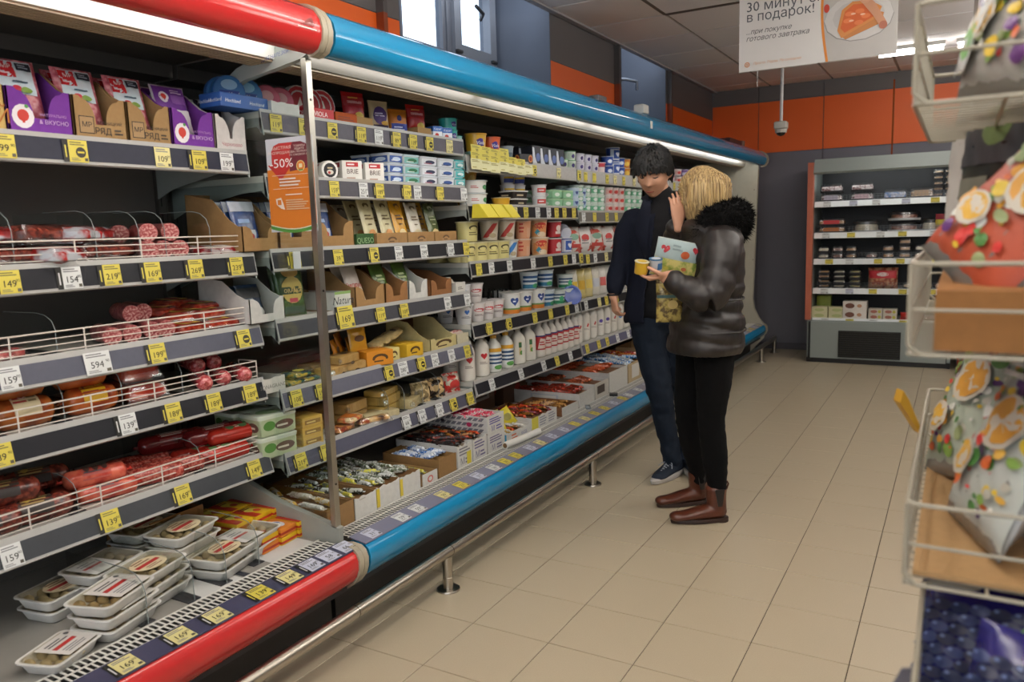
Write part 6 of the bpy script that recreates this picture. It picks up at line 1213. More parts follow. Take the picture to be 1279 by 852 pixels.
prin(b2, F, [('e', .61, .20, .168, .115, '#8f8c88'), ('e', .61, .205, .165, .115, '#c9c6c2'), ('e', .61, .21, .125, .082, '#bdbab6'), ('e', .515, .40, .075, .05, '#8a8480'), ('e', .515, .405, .07, .042, '#5a2c34'), ('e', .50, .41, .02, .012, '#c8b8b8'), ('e', .53, .40, .02, .012, '#b8a8a8'), ('e', .74, .43, .09, .04, '#c9c6c2'), ('e', .455, .27, .014, .022, '#c03a24'),
     ('p', ((.52, .13), (.55, .10), (.72, .16), (.73, .21), (.70, .22)), '#b8763a'), ('p', ((.51, .15), (.53, .11), (.70, .19), (.72, .24), (.66, .28), (.58, .285), (.53, .25)), '#c8803c'), ('p', ((.525, .16), (.545, .135), (.68, .195), (.69, .235), (.65, .265), (.585, .27), (.545, .24)), '#c85a1c')]
     + [('e', .60+.05*math.cos(a)*.9, .205+.03*math.sin(a), .022, .012, '#d8743c') for a in (0, 1.2, 2.4, 3.6, 5)]+[('e', .60+.035*math.cos(a), .205+.02*math.sin(a), .012, .005, '#e8b898') for a in (.5, 2, 4)]
     + [('p', ((.62, .28), (.655, .30), (.69, .26), (.745, .16), (.735, .14), (.715, .14), (.68, .20)), '#c08a68'), ('e', .642, .288, .026, .022, '#c89474'), ('e', .728, .148, .02, .02, '#a8644c')], step=1, l0=3)
link('toast_picture', b2.mesh('p'), sg)
b2 = MB()
for x in (SX+.12, SX+.66): b2.tube(M('#c9c9c9', 'p'), [(x, SY+.003, SZ+SHH), (x, SY+.003, ZC)], .0015, 5)
b2.tube(M('#d9d6d6', 'p'), [(SX+.10, SY+.008, SZ-.085), (SX+.10, SY+.008, SZ+.02)], .0016, 5); link('hanging_cord', b2.mesh('c'), sg)
# ceiling camera on a pole
b = MB(); b.tube(M('#c4c2c2', 'f', r=.3), [(.262, 3.98, ZC), (.258, 3.98, 2.10)], .0115, 12)
h = MB(); h.rbox(M('#b4b0a8', 'p'), .09, .09, .055, .012, z=-.05); h.lathe(M('#b4b0a8', 'p'), [(-.075, .04), (-.05, .044)], 20)
d = MB(); d.lathe(M('#0f0f10', 'f', r=.08), [(-.098, .006), (-.094, .02), (-.085, .03), (-.075, .033)], 20)
pl = put(node('surveillance_camera', b, [node('camera_head', h), node('dark_dome', d)]), None, (0, 0, 0)); 
for c in pl.children: c.location = (.258, 3.98, 2.10)
tag(pl, 'white dome camera hanging on a thin pole from the ceiling', 'camera')
# ------------------------------------------------------------------ half price poster on the steel post
b = MB(); b.box(M('#c9ccd2', 'p', r=.3), 0, .002, 0, .172, 0, .336)
po = link('sale_poster', b.mesh('poster')); po.location = (-.545, -.286, 1.393); po.rotation_euler = (0, 0, -PI/2); po.scale = (1, 1.19, .893); tag(po, 'orange and red fifty percent sale poster fixed before the glass panel', 'poster')
q = MB(); W_ = .172; Hh = .336; cv = [(W_*k/8, .012-.016*math.sin(PI*k/8)) for k in range(9)]
for k in range(8):
    (a0, v0), (a1, v1) = cv[k], cv[k+1]
    for lo, hi, c, off in ((.012, .235, '#d2792a', .0003),): q.add([(.002+off, a0, v0+.016), (.002+off, a1, v1+.016), (.002+off, a1, .225+.0*k+a1*.10), (.002+off, a0, .225+a0*.10)], [(0, 1, 2, 3)], M(c, 'p', v=.03))
    q.add([(.0023, a0, v0+.0), (.0023, a1, v1+.0), (.0023, a1, v1+.012), (.0023, a0, v0+.012)], [(0, 1, 2, 3)], M('#4f8a3c'))
    q.add([(.0023, a0, v0+.012), (.0023, a1, v1+.012), (.0023, a1, v1+.016), (.0023, a0, v0+.016)], [(0, 1, 2, 3)], M('#d8d8c0'))
c1, c2, TX = '#b8302c', '#6a2430', '#e8d8cc'
prin(q, FX(.0024), [('p', ((.085, .215), (.16, .225), (.16, .285), (.15, .308), (.13, .318), (.10, .318), (.085, .30)), c2),
     ('r', .02, .235, .09, .29, c1), ('p', ((.02, .29), (.09, .29), (.10, .318), (.05, .318), (.03, .31)), c1), ('p', ((.004, .243), (.05, .185), (.098, .243)), c1),
     ('t', 'БЫСТРАЯ', .058, .296, .011, 'c', 0, 0, TX), ('t', 'РАСПРОДАЖА!', .055, .280, .009, 'c', 0, 0, TX), ('t', '-50%', .055, .232, .032, 'c', 0, .01, '#f0ece8'),
     ('t', 'ТОВАРЫ', .125, .300, .007, 'c', 0, 0, TX), ('t', 'ИЩИТЕ', .125, .290, .007, 'c', 0, 0, TX), ('t', 'НА ПОЛКАХ', .125, .280, .007, 'c', 0, 0, TX), ('t', 'СО СКИДКОЙ 50%', .125, .270, .006, 'c', 0, 0, TX),
     ('e', .127, .232, .016, .020, '#d8c080'), ('e', .127, .233, .013, .016, '#d2792a'), ('r', .121, .226, .133, .240, '#e8dcb0'), ('r', .119, .216, .135, .220, '#4f8a3c'),
     ('r', .02, .203, .155, .2045, TX), ('l', .045, .162, .13, .196, 3, TX), ('r', .02, .155, .155, .1565, TX), ('l', .065, .130, .15, .137, 1, TX), ('l', .065, .078, .155, .118, 5, '#e0b890'),
     ('p', ((.028, .12), (.048, .124), (.056, .10), (.06, .08), (.045, .085), (.03, .10)), TX), ('r', .034, .098, .048, .116, '#d2792a'), ('r', .06, .148, .14, .1485, '#d2792a')], step=1, dz=.00015)
link('poster_print', q.mesh('pp'), po)

# ------------------------------------------------------------------ people
from mathutils import noise
def catmull(P, n):
    o = []; L = len(P)
    for i in range(L-1):
        a, b, c, d = P[max(i-1, 0)], P[i], P[i+1], P[min(i+2, L-1)]
        for k in range(n):
            t = k/n; o.append(tuple(.5*((2*q)+(-p+r)*t+(2*p-5*q+4*r-s)*t*t+(-p+3*q-3*r+s)*t**3) for p, q, r, s in zip(a, b, c, d)))
    o.append(tuple(P[-1])); return o
def chain(mb, mat, P, ref=(1, 0, 0), n=16, sub=4, quilt=None, cap=True):
    """tapering limb through P = (x, y, z, a, b): a radius along ref, b across"""
    Q = catmull([tuple(p) if len(p) == 5 else (*p, p[3]) for p in P], sub); ref = Vector(ref); R = []
    pts = [Vector(q[:3]) for q in Q]; s = 0
    for i, q in enumerate(Q):
        t = (pts[min(i+1, len(Q)-1)]-pts[max(i-1, 0)]).normalized()
        if i: s += (pts[i]-pts[i-1]).length
        a = (ref-t*ref.dot(t)).normalized(); b = t.cross(a); ra, rb = max(q[3], .002), max(q[4], .002)
        if quilt: f = quilt[1]*(abs(math.sin(PI*s/quilt[0]))**.6-.6); ra += f; rb += f
        R.append((pts[i], a, b, ra, rb, t))
    rings = []
    def ring(c, a, b, ra, rb): return [c+a*ra*math.cos(2*PI*k/n)+b*rb*math.sin(2*PI*k/n) for k in range(n)]
    c, a, b, ra, rb, t = R[0]
    if cap: m = min(ra, rb); rings += [ring(c-t*m*.7, a, b, ra*.35, rb*.35), ring(c-t*m*.42, a, b, ra*.75, rb*.75)]
    rings += [ring(*r[:5]) for r in R]
    c, a, b, ra, rb, t = R[-1]
    if cap: m = min(ra, rb); rings += [ring(c+t*m*.42, a, b, ra*.75, rb*.75), ring(c+t*m*.7, a, b, ra*.35, rb*.35)]
    mb.rings(mat, rings)
def fuse(mb, vox, name, it=4, disp=None, solid=0, cut=None):
    me = mb.mesh('tmp', smooth=False); o = bpy.data.objects.new('tmp', me); COL.objects.link(o)
    m = o.modifiers.new('r', 'REMESH'); m.mode = 'VOXEL'; m.voxel_size = vox; m.use_smooth_shade = True
    s = o.modifiers.new('s', 'SMOOTH'); s.factor = .5; s.iterations = it
    dg = bpy.context.evaluated_depsgraph_get(); r = bpy.data.meshes.new_from_object(o.evaluated_get(dg)); bpy.data.objects.remove(o); bpy.data.meshes.remove(me)
    if disp:
        nn = [v.normal.copy() for v in r.vertices]
        for v, nv in zip(r.vertices, nn): v.co += nv*disp(v.co)
    if cut:
        import bmesh
        bm = bmesh.new(); bm.from_mesh(r); bmesh.ops.delete(bm, geom=[f for f in bm.faces if cut(f.calc_center_median())], context='FACES')
        if solid: bmesh.ops.solidify(bm, geom=bm.faces[:], thickness=solid)
        bm.to_mesh(r); bm.free()
    r.name = name; r.materials.clear(); r.materials.append(mb.mats[0])
    r.polygons.foreach_set('material_index', [0]*len(r.polygons)); r.polygons.foreach_set('use_smooth', [True]*len(r.polygons))
    return r
def G(x, s): return math.exp(-(x/s)**2)
def head(mb, mat, T, nz=44, nt=56):
    V = []; Fs = []
    for j in range(nz+1):
        ph = -PI/2+PI*j/nz; cz = math.cos(ph); z = .118*math.sin(ph)
        for i in range(nt):
            th = 2*PI*i/nt; x = .074*cz*math.sin(th); y = -.094*cz*math.cos(th)
            if y > 0: y *= 1.06
            if z < -.01:
                q = min(1, (-z-.01)/.1); x *= 1-.34*q**1.4
                y = y*(1-.30*q) - .012*q if y < 0 else y*(1-.5*q)
            f = max(0, -y/.094) if abs(x) < .07 else 0
            if y < 0:
                y = max(y, -.090-.0)
                d = .020*G(x, .0095)*G(z+.018, .017)+.010*G(x, .009)*G(z-.008, .02)+.008*G(x, .018)*G(z+.026, .008)
                d += .004*G(z-.036, .010)*G(x, .045)-.011*(G(x-.031, .014)+G(x+.031, .014))*G(z-.014, .011)
                d += .006*(G(x-.036, .02)+G(x+.036, .02))*G(z+.02, .02)
                d += .006*G(x, .020)*G(z+.054, .006)+.006*G(x, .017)*G(z+.067, .006)-.003*G(x, .024)*G(z+.0605, .003)
                d += .010*G(x, .02)*G(z+.096, .012)
                y -= d*min(1, f*1.6)
            V.append(T @ Vector((x, y, z)))
    for j in range(nz):
        for i in range(nt): Fs.append((j*nt+i, j*nt+(i+1) % nt, (j+1)*nt+(i+1) % nt, (j+1)*nt+i))
    mb.add(V, Fs, mat)
    for s in (-1, 1):
        e = [T @ Vector((s*.072, .012+.004, -.03)), T @ Vector((s*.080, .016, -.012)), T @ Vector((s*.084, .020, .008)), T @ Vector((s*.080, .018, .022))]
        mb.tube(mat, e, [.007, .010, .012, .008], 8)
def hand(mb, mat, T, curl=.5, side=1, spread=.1, curls=None, sc=1.0):
    """wrist at origin, fingers towards -z, palm towards -y, thumb on side*x"""
    k = sc
    def X(*p): return T @ (Vector(p)*k)
    ref = (T.to_3x3() @ Vector((1, 0, 0)))
    chain(mb, mat, [(*X(0, 0, .03), .024*k, .019*k), (*X(0, 0, 0), .026*k, .018*k), (*X(side*.002, 0, -.04), .038*k, .015*k), (*X(0, 0, -.085), .040*k, .013*k)], ref, 14, 3)
    for q, (x, l) in enumerate(((.031, .066), (.011, .078), (-.010, .073), (-.030, .056))):
        x *= side; c = (curls[q] if curls else curl); a = 0; p = Vector((x, 0, -.08)); P = [(*X(*p), .0085*k)]
        for s, f in enumerate((.46, .30, .24)):
            a += c*(.9 if s else .75); d = Vector((x*spread*3*(1-c*.4), -math.sin(a), -math.cos(a))).normalized(); p = p+d*l*f; P.append((*X(*p), (.0085-.0007*(s+1))*k))
        chain(mb, mat, P, ref, 8, 2)
    t = [Vector((side*.022, -.004, -.018)), Vector((side*.046, -.016, -.042)), Vector((side*.056, -.028-.012*curl, -.066)), Vector((side*.056-side*.014*curl, -.040-.02*curl, -.088))]
    chain(mb, mat, [(*X(*p), r*k) for p, r in zip(t, (.013, .012, .010, .0085))], ref, 8, 2)
SKIN = M('#cf9a7d', 'p', v=.05, sc=14, r=.5)
def person(loc, rz, label):
    o = bpy.data.objects.new('person', None); COL.objects.link(o); o.location = loc; o.rotation_euler = (0, 0, rz); o.empty_display_size = .1
    return tag(o, label, 'person')
def TM(p, rx=0, ry=0, rz=0, s=1): return Matrix.Translation(p) @ Matrix.Rotation(rz, 4, 'Z') @ Matrix.Rotation(rx, 4, 'X') @ Matrix.Rotation(ry, 4, 'Y') @ Matrix.Scale(s, 4)
def strands(mb, mat, roots, n=4, w=.006, flat=.4, k=4):
    for P in roots:
        P = [Vector(p) for p in P]
        for i, p in enumerate(P): pass
        mb.tube(mat, P, [w, w*1.15, w*.9, w*.5, w*.12][:len(P)] if len(P) <= 5 else w, k)
wrk = lambda a, s, sd=0: (lambda c: a*noise.noise(Vector((c.x*s+sd, c.y*s, c.z*s*1.6)))+a*.5*noise.noise(Vector((c.x*s*2.3, c.y*s*2.3+sd, c.z*s*3))))
# ---------------- man
man = person((.07, 1.85, 0), .5213, 'young man in dark navy coat, jeans and sneakers reading the tubs')
HM = TM((-.050, -.035, 1.648), .42, .05, -.46, 1.10)
b = MB(); head(b, SKIN, HM)
chain(b, SKIN, [(-.025, .01, 1.60, .055), (-.005, .02, 1.53, .054), (.0, .03, 1.46, .060)])
chain(b, SKIN, [(0, .02, 1.48, .08, .06), (0, .02, 1.42, .17, .09), (0, .02, 1.25, .15, .10), (0, .02, 1.08, .13, .09), (0, .01, .94, .15, .10)])
for P in ([(-.145, .02, 1.41, .05), (-.222, .03, 1.17, .040), (-.258, -.01, 1.03, .028), (-.262, -.02, 1.0, .024)], [(.19, .03, 1.42, .05), (.24, .06, 1.17, .042), (.25, .02, .98, .03)]): chain(b, SKIN, P)
for P in ([(-.07, .01, .90, .085), (-.02, -.02, .50, .055), (.05, .0, .12, .036)], [(.085, .02, .90, .085), (.13, .03, .50, .055), (.155, .03, .12, .036)]): chain(b, SKIN, P)
hand(b, SKIN, TM((-.262, -.02, 1.008), -.1, .05, 1.9), .8, 1, .1, None, .93)
hand(b, SKIN, TM((.25, .02, .98), -.1, 0, -1.9), .6, -1, .1)
body = link('body', fuse(b, .0045, 'body', 2), man)
SHB = M('#0d0d10', 'c', v=.1, r=.8)
b = MB(); chain(b, SHB, [(-.006, .02, 1.555, .062, .058), (0, .02, 1.50, .072, .066), (0, .02, 1.46, .12, .08), (0, .015, 1.40, .185, .108), (0, .01, 1.25, .172, .118), (0, .01, 1.08, .15, .112), (-.0, .005, .90, .165, .122)])
link('shirt', fuse(b, .008, 'shirt', 4, wrk(.006, 9)), man)
CT_ = M('#0e1322', 'c', v=.15, r=.85, sc=120)
b = MB(); chain(b, CT_, [(0, .03, 1.475, .10, .08), (.005, .03, 1.435, .175, .11), (.008, .02, 1.36, .205, .130), (.005, .015, 1.22, .190, .140), (0, .01, 1.05, .185, .142), (0, .0, .93, .208, .152), (0, .0, .875, .212, .155)], n=24)
chain(b, CT_, [(-.135, .02, 1.42, .070), (-.180, .025, 1.34, .064), (-.220, .03, 1.18, .055), (-.250, .0, 1.07, .047), (-.259, -.012, 1.035, .044)])
chain(b, CT_, [(.16, .02, 1.42, .075), (.205, .03, 1.34, .072), (.24, .06, 1.17, .060), (.25, .02, 1.02, .048)])
def cutm(c):
    xc = -.012; w_ = .035+.075*min(1, max(0, (1.46-c.z)/.5))
    return (c.y < -.02 and abs(c.x-xc) < w_) or c.z < .868 and abs(c.x) < .2
link('coat', fuse(b, .009, 'coat', 4, wrk(.009, 7, 3), solid=.006, cut=cutm), man)
b = MB()      # turned back lapels and stand collar
for s in (-1, 1):
    P = [(-.012+s*.055, -.045, 1.50), (-.012+s*.066, -.098, 1.44), (-.012+s*.085, -.135, 1.34), (-.012+s*.088, -.142, 1.22)]
    Q = [(-.012+s*.085, -.02, 1.515), (-.012+s*.125, -.085, 1.44), (-.012+s*.150, -.110, 1.36), (-.012+s*.100, -.143, 1.20)]
    R_ = [(x, y+.012, z) for x, y, z in Q]; S_ = [(x, y+.014, z) for x, y, z in P]
    b.rings(CT_, [[p, q_, r_, s_] for p, q_, r_, s_ in zip(P, Q, R_, S_)])
chain(b, CT_, [(-.075, -.03, 1.50, .010, .022), (-.075, .05, 1.525, .010, .025), (0, .095, 1.535, .010, .026), (.075, .05, 1.525, .010, .025), (.07, -.03, 1.50, .010, .022)], ref=(0, 0, 1), n=8)
link('lapels', b.mesh('lapels', ang=80), man)
JN = M('#16202e', 'c', v=.2, r=.8, sc=90)
b = MB(); chain(b, JN, [(0, .01, 1.0, .15, .11), (0, .01, .93, .162, .118), (0, .01, .86, .165, .115)])
chain(b, JN, [(-.078, .0, .88, .10), (-.06, -.01, .70, .085), (-.022, -.025, .50, .070), (.012, -.01, .32, .060), (.045, .0, .14, .052, .056), (.052, .0, .09, .056, .06)])
chain(b, JN, [(.085, .02, .88, .10), (.10, .02, .70, .085), (.13, .015, .50, .070), (.145, .03, .32, .060), (.155, .03, .14, .052, .056), (.156, .03, .09, .056, .06)])
link('jeans', fuse(b, .008, 'jeans', 3, wrk(.007, 11, 5)), man)
SNK = M('#1b2330', 'c', r=.7); SOL = M('#b8b4b0', 'p'); LAC = M('#9aa0a8', 'p')
def sneaker(x, y, a, nm):
    b = MB(); chain(b, SNK, [(0, .085, .055, .034, .036), (0, .06, .058, .038, .040), (0, .0, .056, .040, .040), (0, -.06, .046, .044, .028), (0, -.12, .036, .042, .020), (0, -.155, .032, .032, .014)], ref=(1, 0, 0), n=16)
    chain(b, SNK, [(0, .045, .06, .042, .045), (0, .045, .11, .041, .046)], n=14)
    o = link('sneaker', fuse(b, .006, 'sneaker', 2), man, (x, y, 0), (0, 0, a))
    s = MB(); st = [(.036*math.sin(t)*(1.12 if math.cos(t) < 0 else 1), (.10 if math.cos(t) > 0 else .172)*math.cos(t)-.005) for t in [2*PI*k/28 for k in range(28)]]
    s.rings(SOL, [[(px*k, py*k, z) for px, py in st] for z, k in ((0, .96), (.006, 1.08), (.026, 1.14), (.032, 1.06))]); link('sole', s.mesh('sole'), o)
    l = MB()
    for k in range(5):
        yy = -.035-.016*k; zz = .086-.007*k; l.tube(LAC, [(-.026, yy+.006, zz-.012), (0, yy, zz+.003), (.026, yy-.004, zz-.012)], .0028, 5); l.tube(LAC, [(-.026, yy-.010, zz-.015), (0, yy-.003, zz+.004), (.026, yy+.008, zz-.010)], .0028, 5)
    l.tube(LAC, [(0, -.03, .092), (-.03, -.045, .088), (-.045, -.06, .07)], .0025, 5); l.tube(LAC, [(0, -.03, .092), (.028, -.04, .09), (.04, -.06, .068)], .0025, 5)
    link('laces', l.mesh('laces'), o); return o
sneaker(.045, -.01, -.75, 'l'); sneaker(.165, .02, .15, 'r')
HRM = M('#0b0807', 'p', r=.62, v=.3, sc=40)
Rn = random.Random(2)
b = MB()
def cap_hair(b, mat, T, hl, off, vox=None, back=-.07):
    """closed hair cap over the skull; hl(x) front hair line height"""
    nz, nt = 26, 48; V = []; idx = {}; Fs = []
    def P(ph, th, o):
        cz = math.cos(ph); z = (.118+o)*math.sin(ph); x = (.074+o)*cz*math.sin(th); y = -(.094+o)*cz*math.cos(th)
        if y > 0: y *= 1.06
        return Vector((x, y, z))
    rows = []
    for i in range(nt):
        th = 2*PI*i/nt; f = (math.cos(th)+1)/2
        z0 = hl(math.sin(th)) if f > .5 else back+(hl(math.sin(th))-back)*max(0, (f-.12)/.38)
        ph0 = math.asin(max(-.95, min(.95, z0/.118))); rows.append([ph0+(PI/2-.02-ph0)*k/12 for k in range(13)])
    outer = [[T @ P(rows[i][k], 2*PI*i/nt, off*(1 if k else .4)) for i in range(nt)] for k in range(13)]
    inner = [[T @ P(rows[i][k], 2*PI*i/nt, -.006) for i in range(nt)] for k in range(13)]
    b.rings(mat, inner[::-1]+outer, loop=False)
    return P, rows
P_, rows = cap_hair(b, HRM, HM, lambda s: .066-.055*abs(s), .011)
S = []
for q in range(900):
    th = Rn.uniform(0, 2*PI); f = (math.cos(th)+1)/2; zmin = .060-.09*(1-f) if f > .4 else -.045
    z0 = Rn.uniform(zmin, .117); ph = math.asin(min(.999, z0/.118)); p = P_(ph, th, .014)
    # hair is combed from the crown outwards and lies along the skull; the fringe falls over the brow
    n_ = 4; pts = [p]; L = Rn.uniform(.040, .085); fr = f > .72 and z0 < .10
    if fr and math.sin(th) > .05: L *= .62
    for k in range(1, n_+1):
        ph2 = ph-k*L/n_/.118; th2 = th+(.10 if math.sin(th) > 0 else -.03)*k/n_
        pp = P_(max(ph2, -1.2), th2+Rn.uniform(-.05, .05), .012-.004*(k == n_)+(.006 if (k == 2 and z0 > .06) else 0)+Rn.uniform(-.002, .007)); 
        if fr and ph2 < math.asin(.035/.118)-.1: pp = pts[-1]+Vector((.002, -.001, -.006))
        if not fr and pp.z < (-.005 if .9 < th < 1.9 or 4.4 < th < 5.3 else -.065+.03*f): pp = pts[-1]+Vector((0, 0, -.004))
        pts.append(pp)
    S.append([HM @ x for x in pts])
for P in S: b.tube(HRM, P, [.0045, .006, .0055, .004, .001], 4)
link('hair', b.mesh('hair', ang=80), man)
DKB = M('#130d0b', 'p')
for s in (-1, 1):
    b = MB(); b.tube(DKB, [HM @ Vector((s*.014, -.0955, .030)), HM @ Vector((s*.030, -.0945, .036)), HM @ Vector((s*.046, -.083, .031))], [.0035, .0042, .0018], 6); link('eyebrow', b.mesh('eyebrow'), man)
    b = MB(); b.tube(DKB, [HM @ Vector((s*.019, -.0845, .0085)), HM @ Vector((s*.031, -.0865, .0055)), HM @ Vector((s*.044, -.0785, .0095))], [.0014, .0028, .0014], 6); link('eye', b.mesh('eye'), man)
b = MB(); b.tube(M('#8f4a42', 'p'), [HM @ Vector((-.021, -.0865, -.0605)), HM @ Vector((0, -.0965, -.0600)), HM @ Vector((.021, -.0865, -.0605))], [.0015, .0036, .0015], 6); link('mouth', b.mesh('mouth'), man)
b = MB(); b.tube(M('#17171a', 'p'), [(-.262+.031*math.cos(t), -.012+.027*math.sin(t), 1.018) for t in [2*PI*k/16 for k in range(16)]], .006, 6, closed=True); link('wrist_watch', b.mesh('w'), man)
# ---------------- woman
wom = person((.44, 1.33, 0), .5213, 'blonde woman in dark quilted jacket with black fur collar, holding tubs')
HW = TM((.005, .02, 1.505), .22, .0, -1.95, .98)
b = MB(); head(b, SKIN, HW)
chain(b, SKIN, [(.01, .02, 1.45, .052), (.025, .02, 1.36, .056)])
chain(b, SKIN, [(.03, .01, 1.36, .08, .13), (.035, .01, 1.20, .09, .13), (.04, .01, 1.02, .085, .12), (.03, .01, .88, .10, .15)])
LS, LE, LW = (.05, -.15, 1.305), (-.025, -.225, 1.075), (-.215, -.205, 1.155)
RS_, RE, RW = (.0, .16, 1.31), (-.10, .17, 1.17), (-.110, .03, 1.385)
chain(b, SKIN, [(*LS, .045), (*LE, .036), (*LW, .025)]); chain(b, SKIN, [(*RS_, .045), (*RE, .036), (*RW, .024)])
for P in ([(.035, -.065, .86, .085), (.028, -.05, .49, .050), (.045, -.045, .32, .045), (.058, -.04, .12, .032)], [(.0, .09, .86, .085), (-.045, .10, .49, .050), (-.012, .145, .32, .045), (.027, .19, .15, .032), (.028, .19, .12, .032)]): chain(b, SKIN, P)
hand(b, SKIN, TM((-.205, -.205, 1.166), 0, 1.42, 0) @ Matrix.Rotation(-PI/2, 4, 'Z'), .7, 1, .05, (.55, .6, .65, .75), .92)
hand(b, SKIN, TM((-.112, .0, 1.380), 3.14, .05, .35), .16, 1, .15, (.15, .2, .25, .3), .92)
link('body', fuse(b, .0045, 'body', 2), wom)
JK = M('#1c1614', 'f', r=.46, v=.12, sc=14, bump=.4, bd=.005)
b = MB(); qd = (.068, .018)
chain(b, JK, [(.03, .0, 1.40, .09, .10), (.03, .0, 1.35, .125, .175), (.04, .0, 1.24, .135, .20), (.045, .0, 1.12, .128, .185), (.04, .0, 1.04, .128, .178), (.03, .0, .95, .150, .195), (.012, .0, .86, .168, .205), (.012, .0, .82, .165, .20)], n=28, quilt=qd)
chain(b, JK, [(.045, -.13, 1.315, .085), (.03, -.185, 1.23, .082), (-.01, -.225, 1.10, .076), (-.045, -.232, 1.065, .070), (-.11, -.222, 1.10, .058), (-.185, -.208, 1.140, .046)], quilt=(.06, .011))
chain(b, JK, [(.0, .14, 1.325, .08), (-.04, .18, 1.24, .078), (-.10, .175, 1.17, .070), (-.112, .11, 1.27, .056), (-.112, .035, 1.365, .046)], quilt=(.06, .011))
def jd(c): return .007*noise.noise(Vector((c.x*20, c.y*20, c.z*9)))*math.exp(-((c.z-1.05)/.09)**2)+.004*noise.noise(Vector((c.x*14, c.y*14, c.z*26)))+.006*noise.noise(Vector((c.x*6, c.y*6, c.z*9)))
def cutw(c): return c.z < .800
link('jacket', fuse(b, .0075, 'jacket', 2, jd, solid=.004, cut=cutw), wom)
b = MB()
for z, rx, ry, x in ((1.045, .136, .188, .04), (.905, .164, .206, .022)): b.tube(M('#120e0d', 'p'), [(x+rx*math.cos(t), ry*math.sin(t), z) for t in [2*PI*k/40 for k in range(40)]], .0045, 6, closed=True)
link('jacket_seam', b.mesh('seam'), wom)
LG = M('#040405', 'c', v=.1, r=1.0)
b = MB(); chain(b, LG, [(.025, .0, .98, .11, .14), (.02, .01, .85, .115, .15)])
chain(b, LG, [(.035, -.065, .86, .098), (.035, -.06, .68, .082), (.028, -.05, .50, .063), (.045, -.045, .32, .060), (.058, -.04, .17, .044), (.058, -.04, .12, .042)])
chain(b, LG, [(.0, .09, .86, .098), (-.025, .095, .68, .082), (-.045, .10, .50, .063), (-.012, .145, .32, .058), (.026, .19, .17, .044), (.028, .19, .12, .042)])
link('leggings', fuse(b, .007, 'leggings', 3, wrk(.003, 20)), wom)
LT = M('#5a2c1a', 'f', r=.33, v=.25, sc=9); ELA = M('#15110f', 'p')
def boot(x, y, a):
    b = MB(); chain(b, LT, [(0, .055, .05, .034, .034), (0, .02, .052, .038, .036), (0, -.05, .045, .043, .030), (0, -.115, .036, .043, .022), (0, -.160, .034, .038, .022), (0, -.178, .033, .030, .018)], n=18)
    chain(b, LT, [(0, .035, .06, .040, .044), (0, .03, .12, .040, .047), (0, .03, .158, .043, .050)], n=18, cap=True)
    o = link('ankle_boot', fuse(b, .0055, 'ankle_boot', 2), wom, (x, y, 0), (0, 0, a))
    s = MB(); st = [((.034 if math.cos(t) > -.2 else .040)*math.sin(t), (.088 if math.cos(t) > 0 else .184)*math.cos(t)) for t in [2*PI*k/28 for k in range(28)]]
    s.rings(M('#2a1710', 'p'), [[(px*k, py*k, z) for px, py in st] for z, k in ((.002, .94), (.004, 1.0), (.017, 1.02), (.022, .97))]); s.rings(M('#2a1710', 'p'), [[(px*.9, .052+py*.4, z) for px, py in [(.036*math.cos(t), .09*math.sin(t)) for t in [2*PI*k/16 for k in range(16)]]] for z in (0, .012)]); link('boot_sole', s.mesh('sole'), o)
    for sd in (-1, 1):
        e = MB(); e.prism(ELA, [(.010, .165), (.055, .165), (.045, .085), (.024, .085)], sd*.0455, sd*.041, 'x'); link('elastic_gusset', e.mesh('g'), o)
    t = MB(); t.tube(LT, [(0, .078, .15), (0, .088, .178), (0, .084, .190), (0, .076, .175)], .004, 6); link('pull_tab', t.mesh('t'), o)
boot(.024, -.045, -1.50); boot(-.004, .192, -1.38)
HRW = M('#cfb27c', 'p', r=.5, h2='#7a5f3c', sc=42, lo=.36, hi=.66, st=(3, 3, .18))
b = MB(); P_, rows = cap_hair(b, HRW, HW, lambda s: .05, .016, None, -.09)
Rn = random.Random(8)
for q in range(1500):
    th = Rn.uniform(0, 2*PI); f = (math.cos(th)+1)/2
    if f > .90 and Rn.random() < .8: continue
    ph = math.asin(Rn.uniform(-.1, .995)); p = HW @ P_(ph, th, .013)
    c = HW @ Vector((0, .01, 0)); d = Vector((p.x-c.x, p.y-c.y, 0)); d = d.normalized() if d.length > .01 else Vector((1, 0, 0))
    zl = 1.405+Rn.uniform(-.03, .05)+(.02 if f > .7 else 0); pts = [p]; rr = Rn.uniform(.082, .108)
    m1 = Vector((c.x+d.x*rr*1.0, c.y+d.y*rr, min(p.z-.012, 1.545))); m2 = Vector((c.x+d.x*(rr+.004), c.y+d.y*(rr+.004), 1.475)); e = Vector((c.x+d.x*(rr-.020), c.y+d.y*(rr-.02), zl))
    mid = (p+m1)/2+d*.012+Vector((0, 0, .010)); pts += [mid, m1, m2, e]
    b.tube(HRW, [x+Vector((Rn.uniform(-.003, .003), Rn.uniform(-.003, .003), 0)) for x in pts], [.003, .0038, .0042, .0034, .0008], 4)
link('hair', b.mesh('hair', ang=80), wom)
FUR = M('#080707', 'c', r=.95, v=.3)
b = MB(); Rn = random.Random(5)
cores = [(.0, -.10, 1.385, .055), (.08, -.10, 1.41, .062), (.135, -.03, 1.405, .072), (.14, .06, 1.40, .070), (.05, .12, 1.38, .055), (-.04, .12, 1.36, .045)]
chain(b, FUR, cores, (0, 0, 1), 14); chain(b, FUR, [(.10, -.02, 1.44, .055), (.155, .0, 1.39, .062), (.150, .0, 1.33, .050)], (0, 1, 0), 14); chain(b, FUR, [(-.045, -.085, 1.33, .035), (.0, -.10, 1.38, .05)], (0, 0, 1), 12)
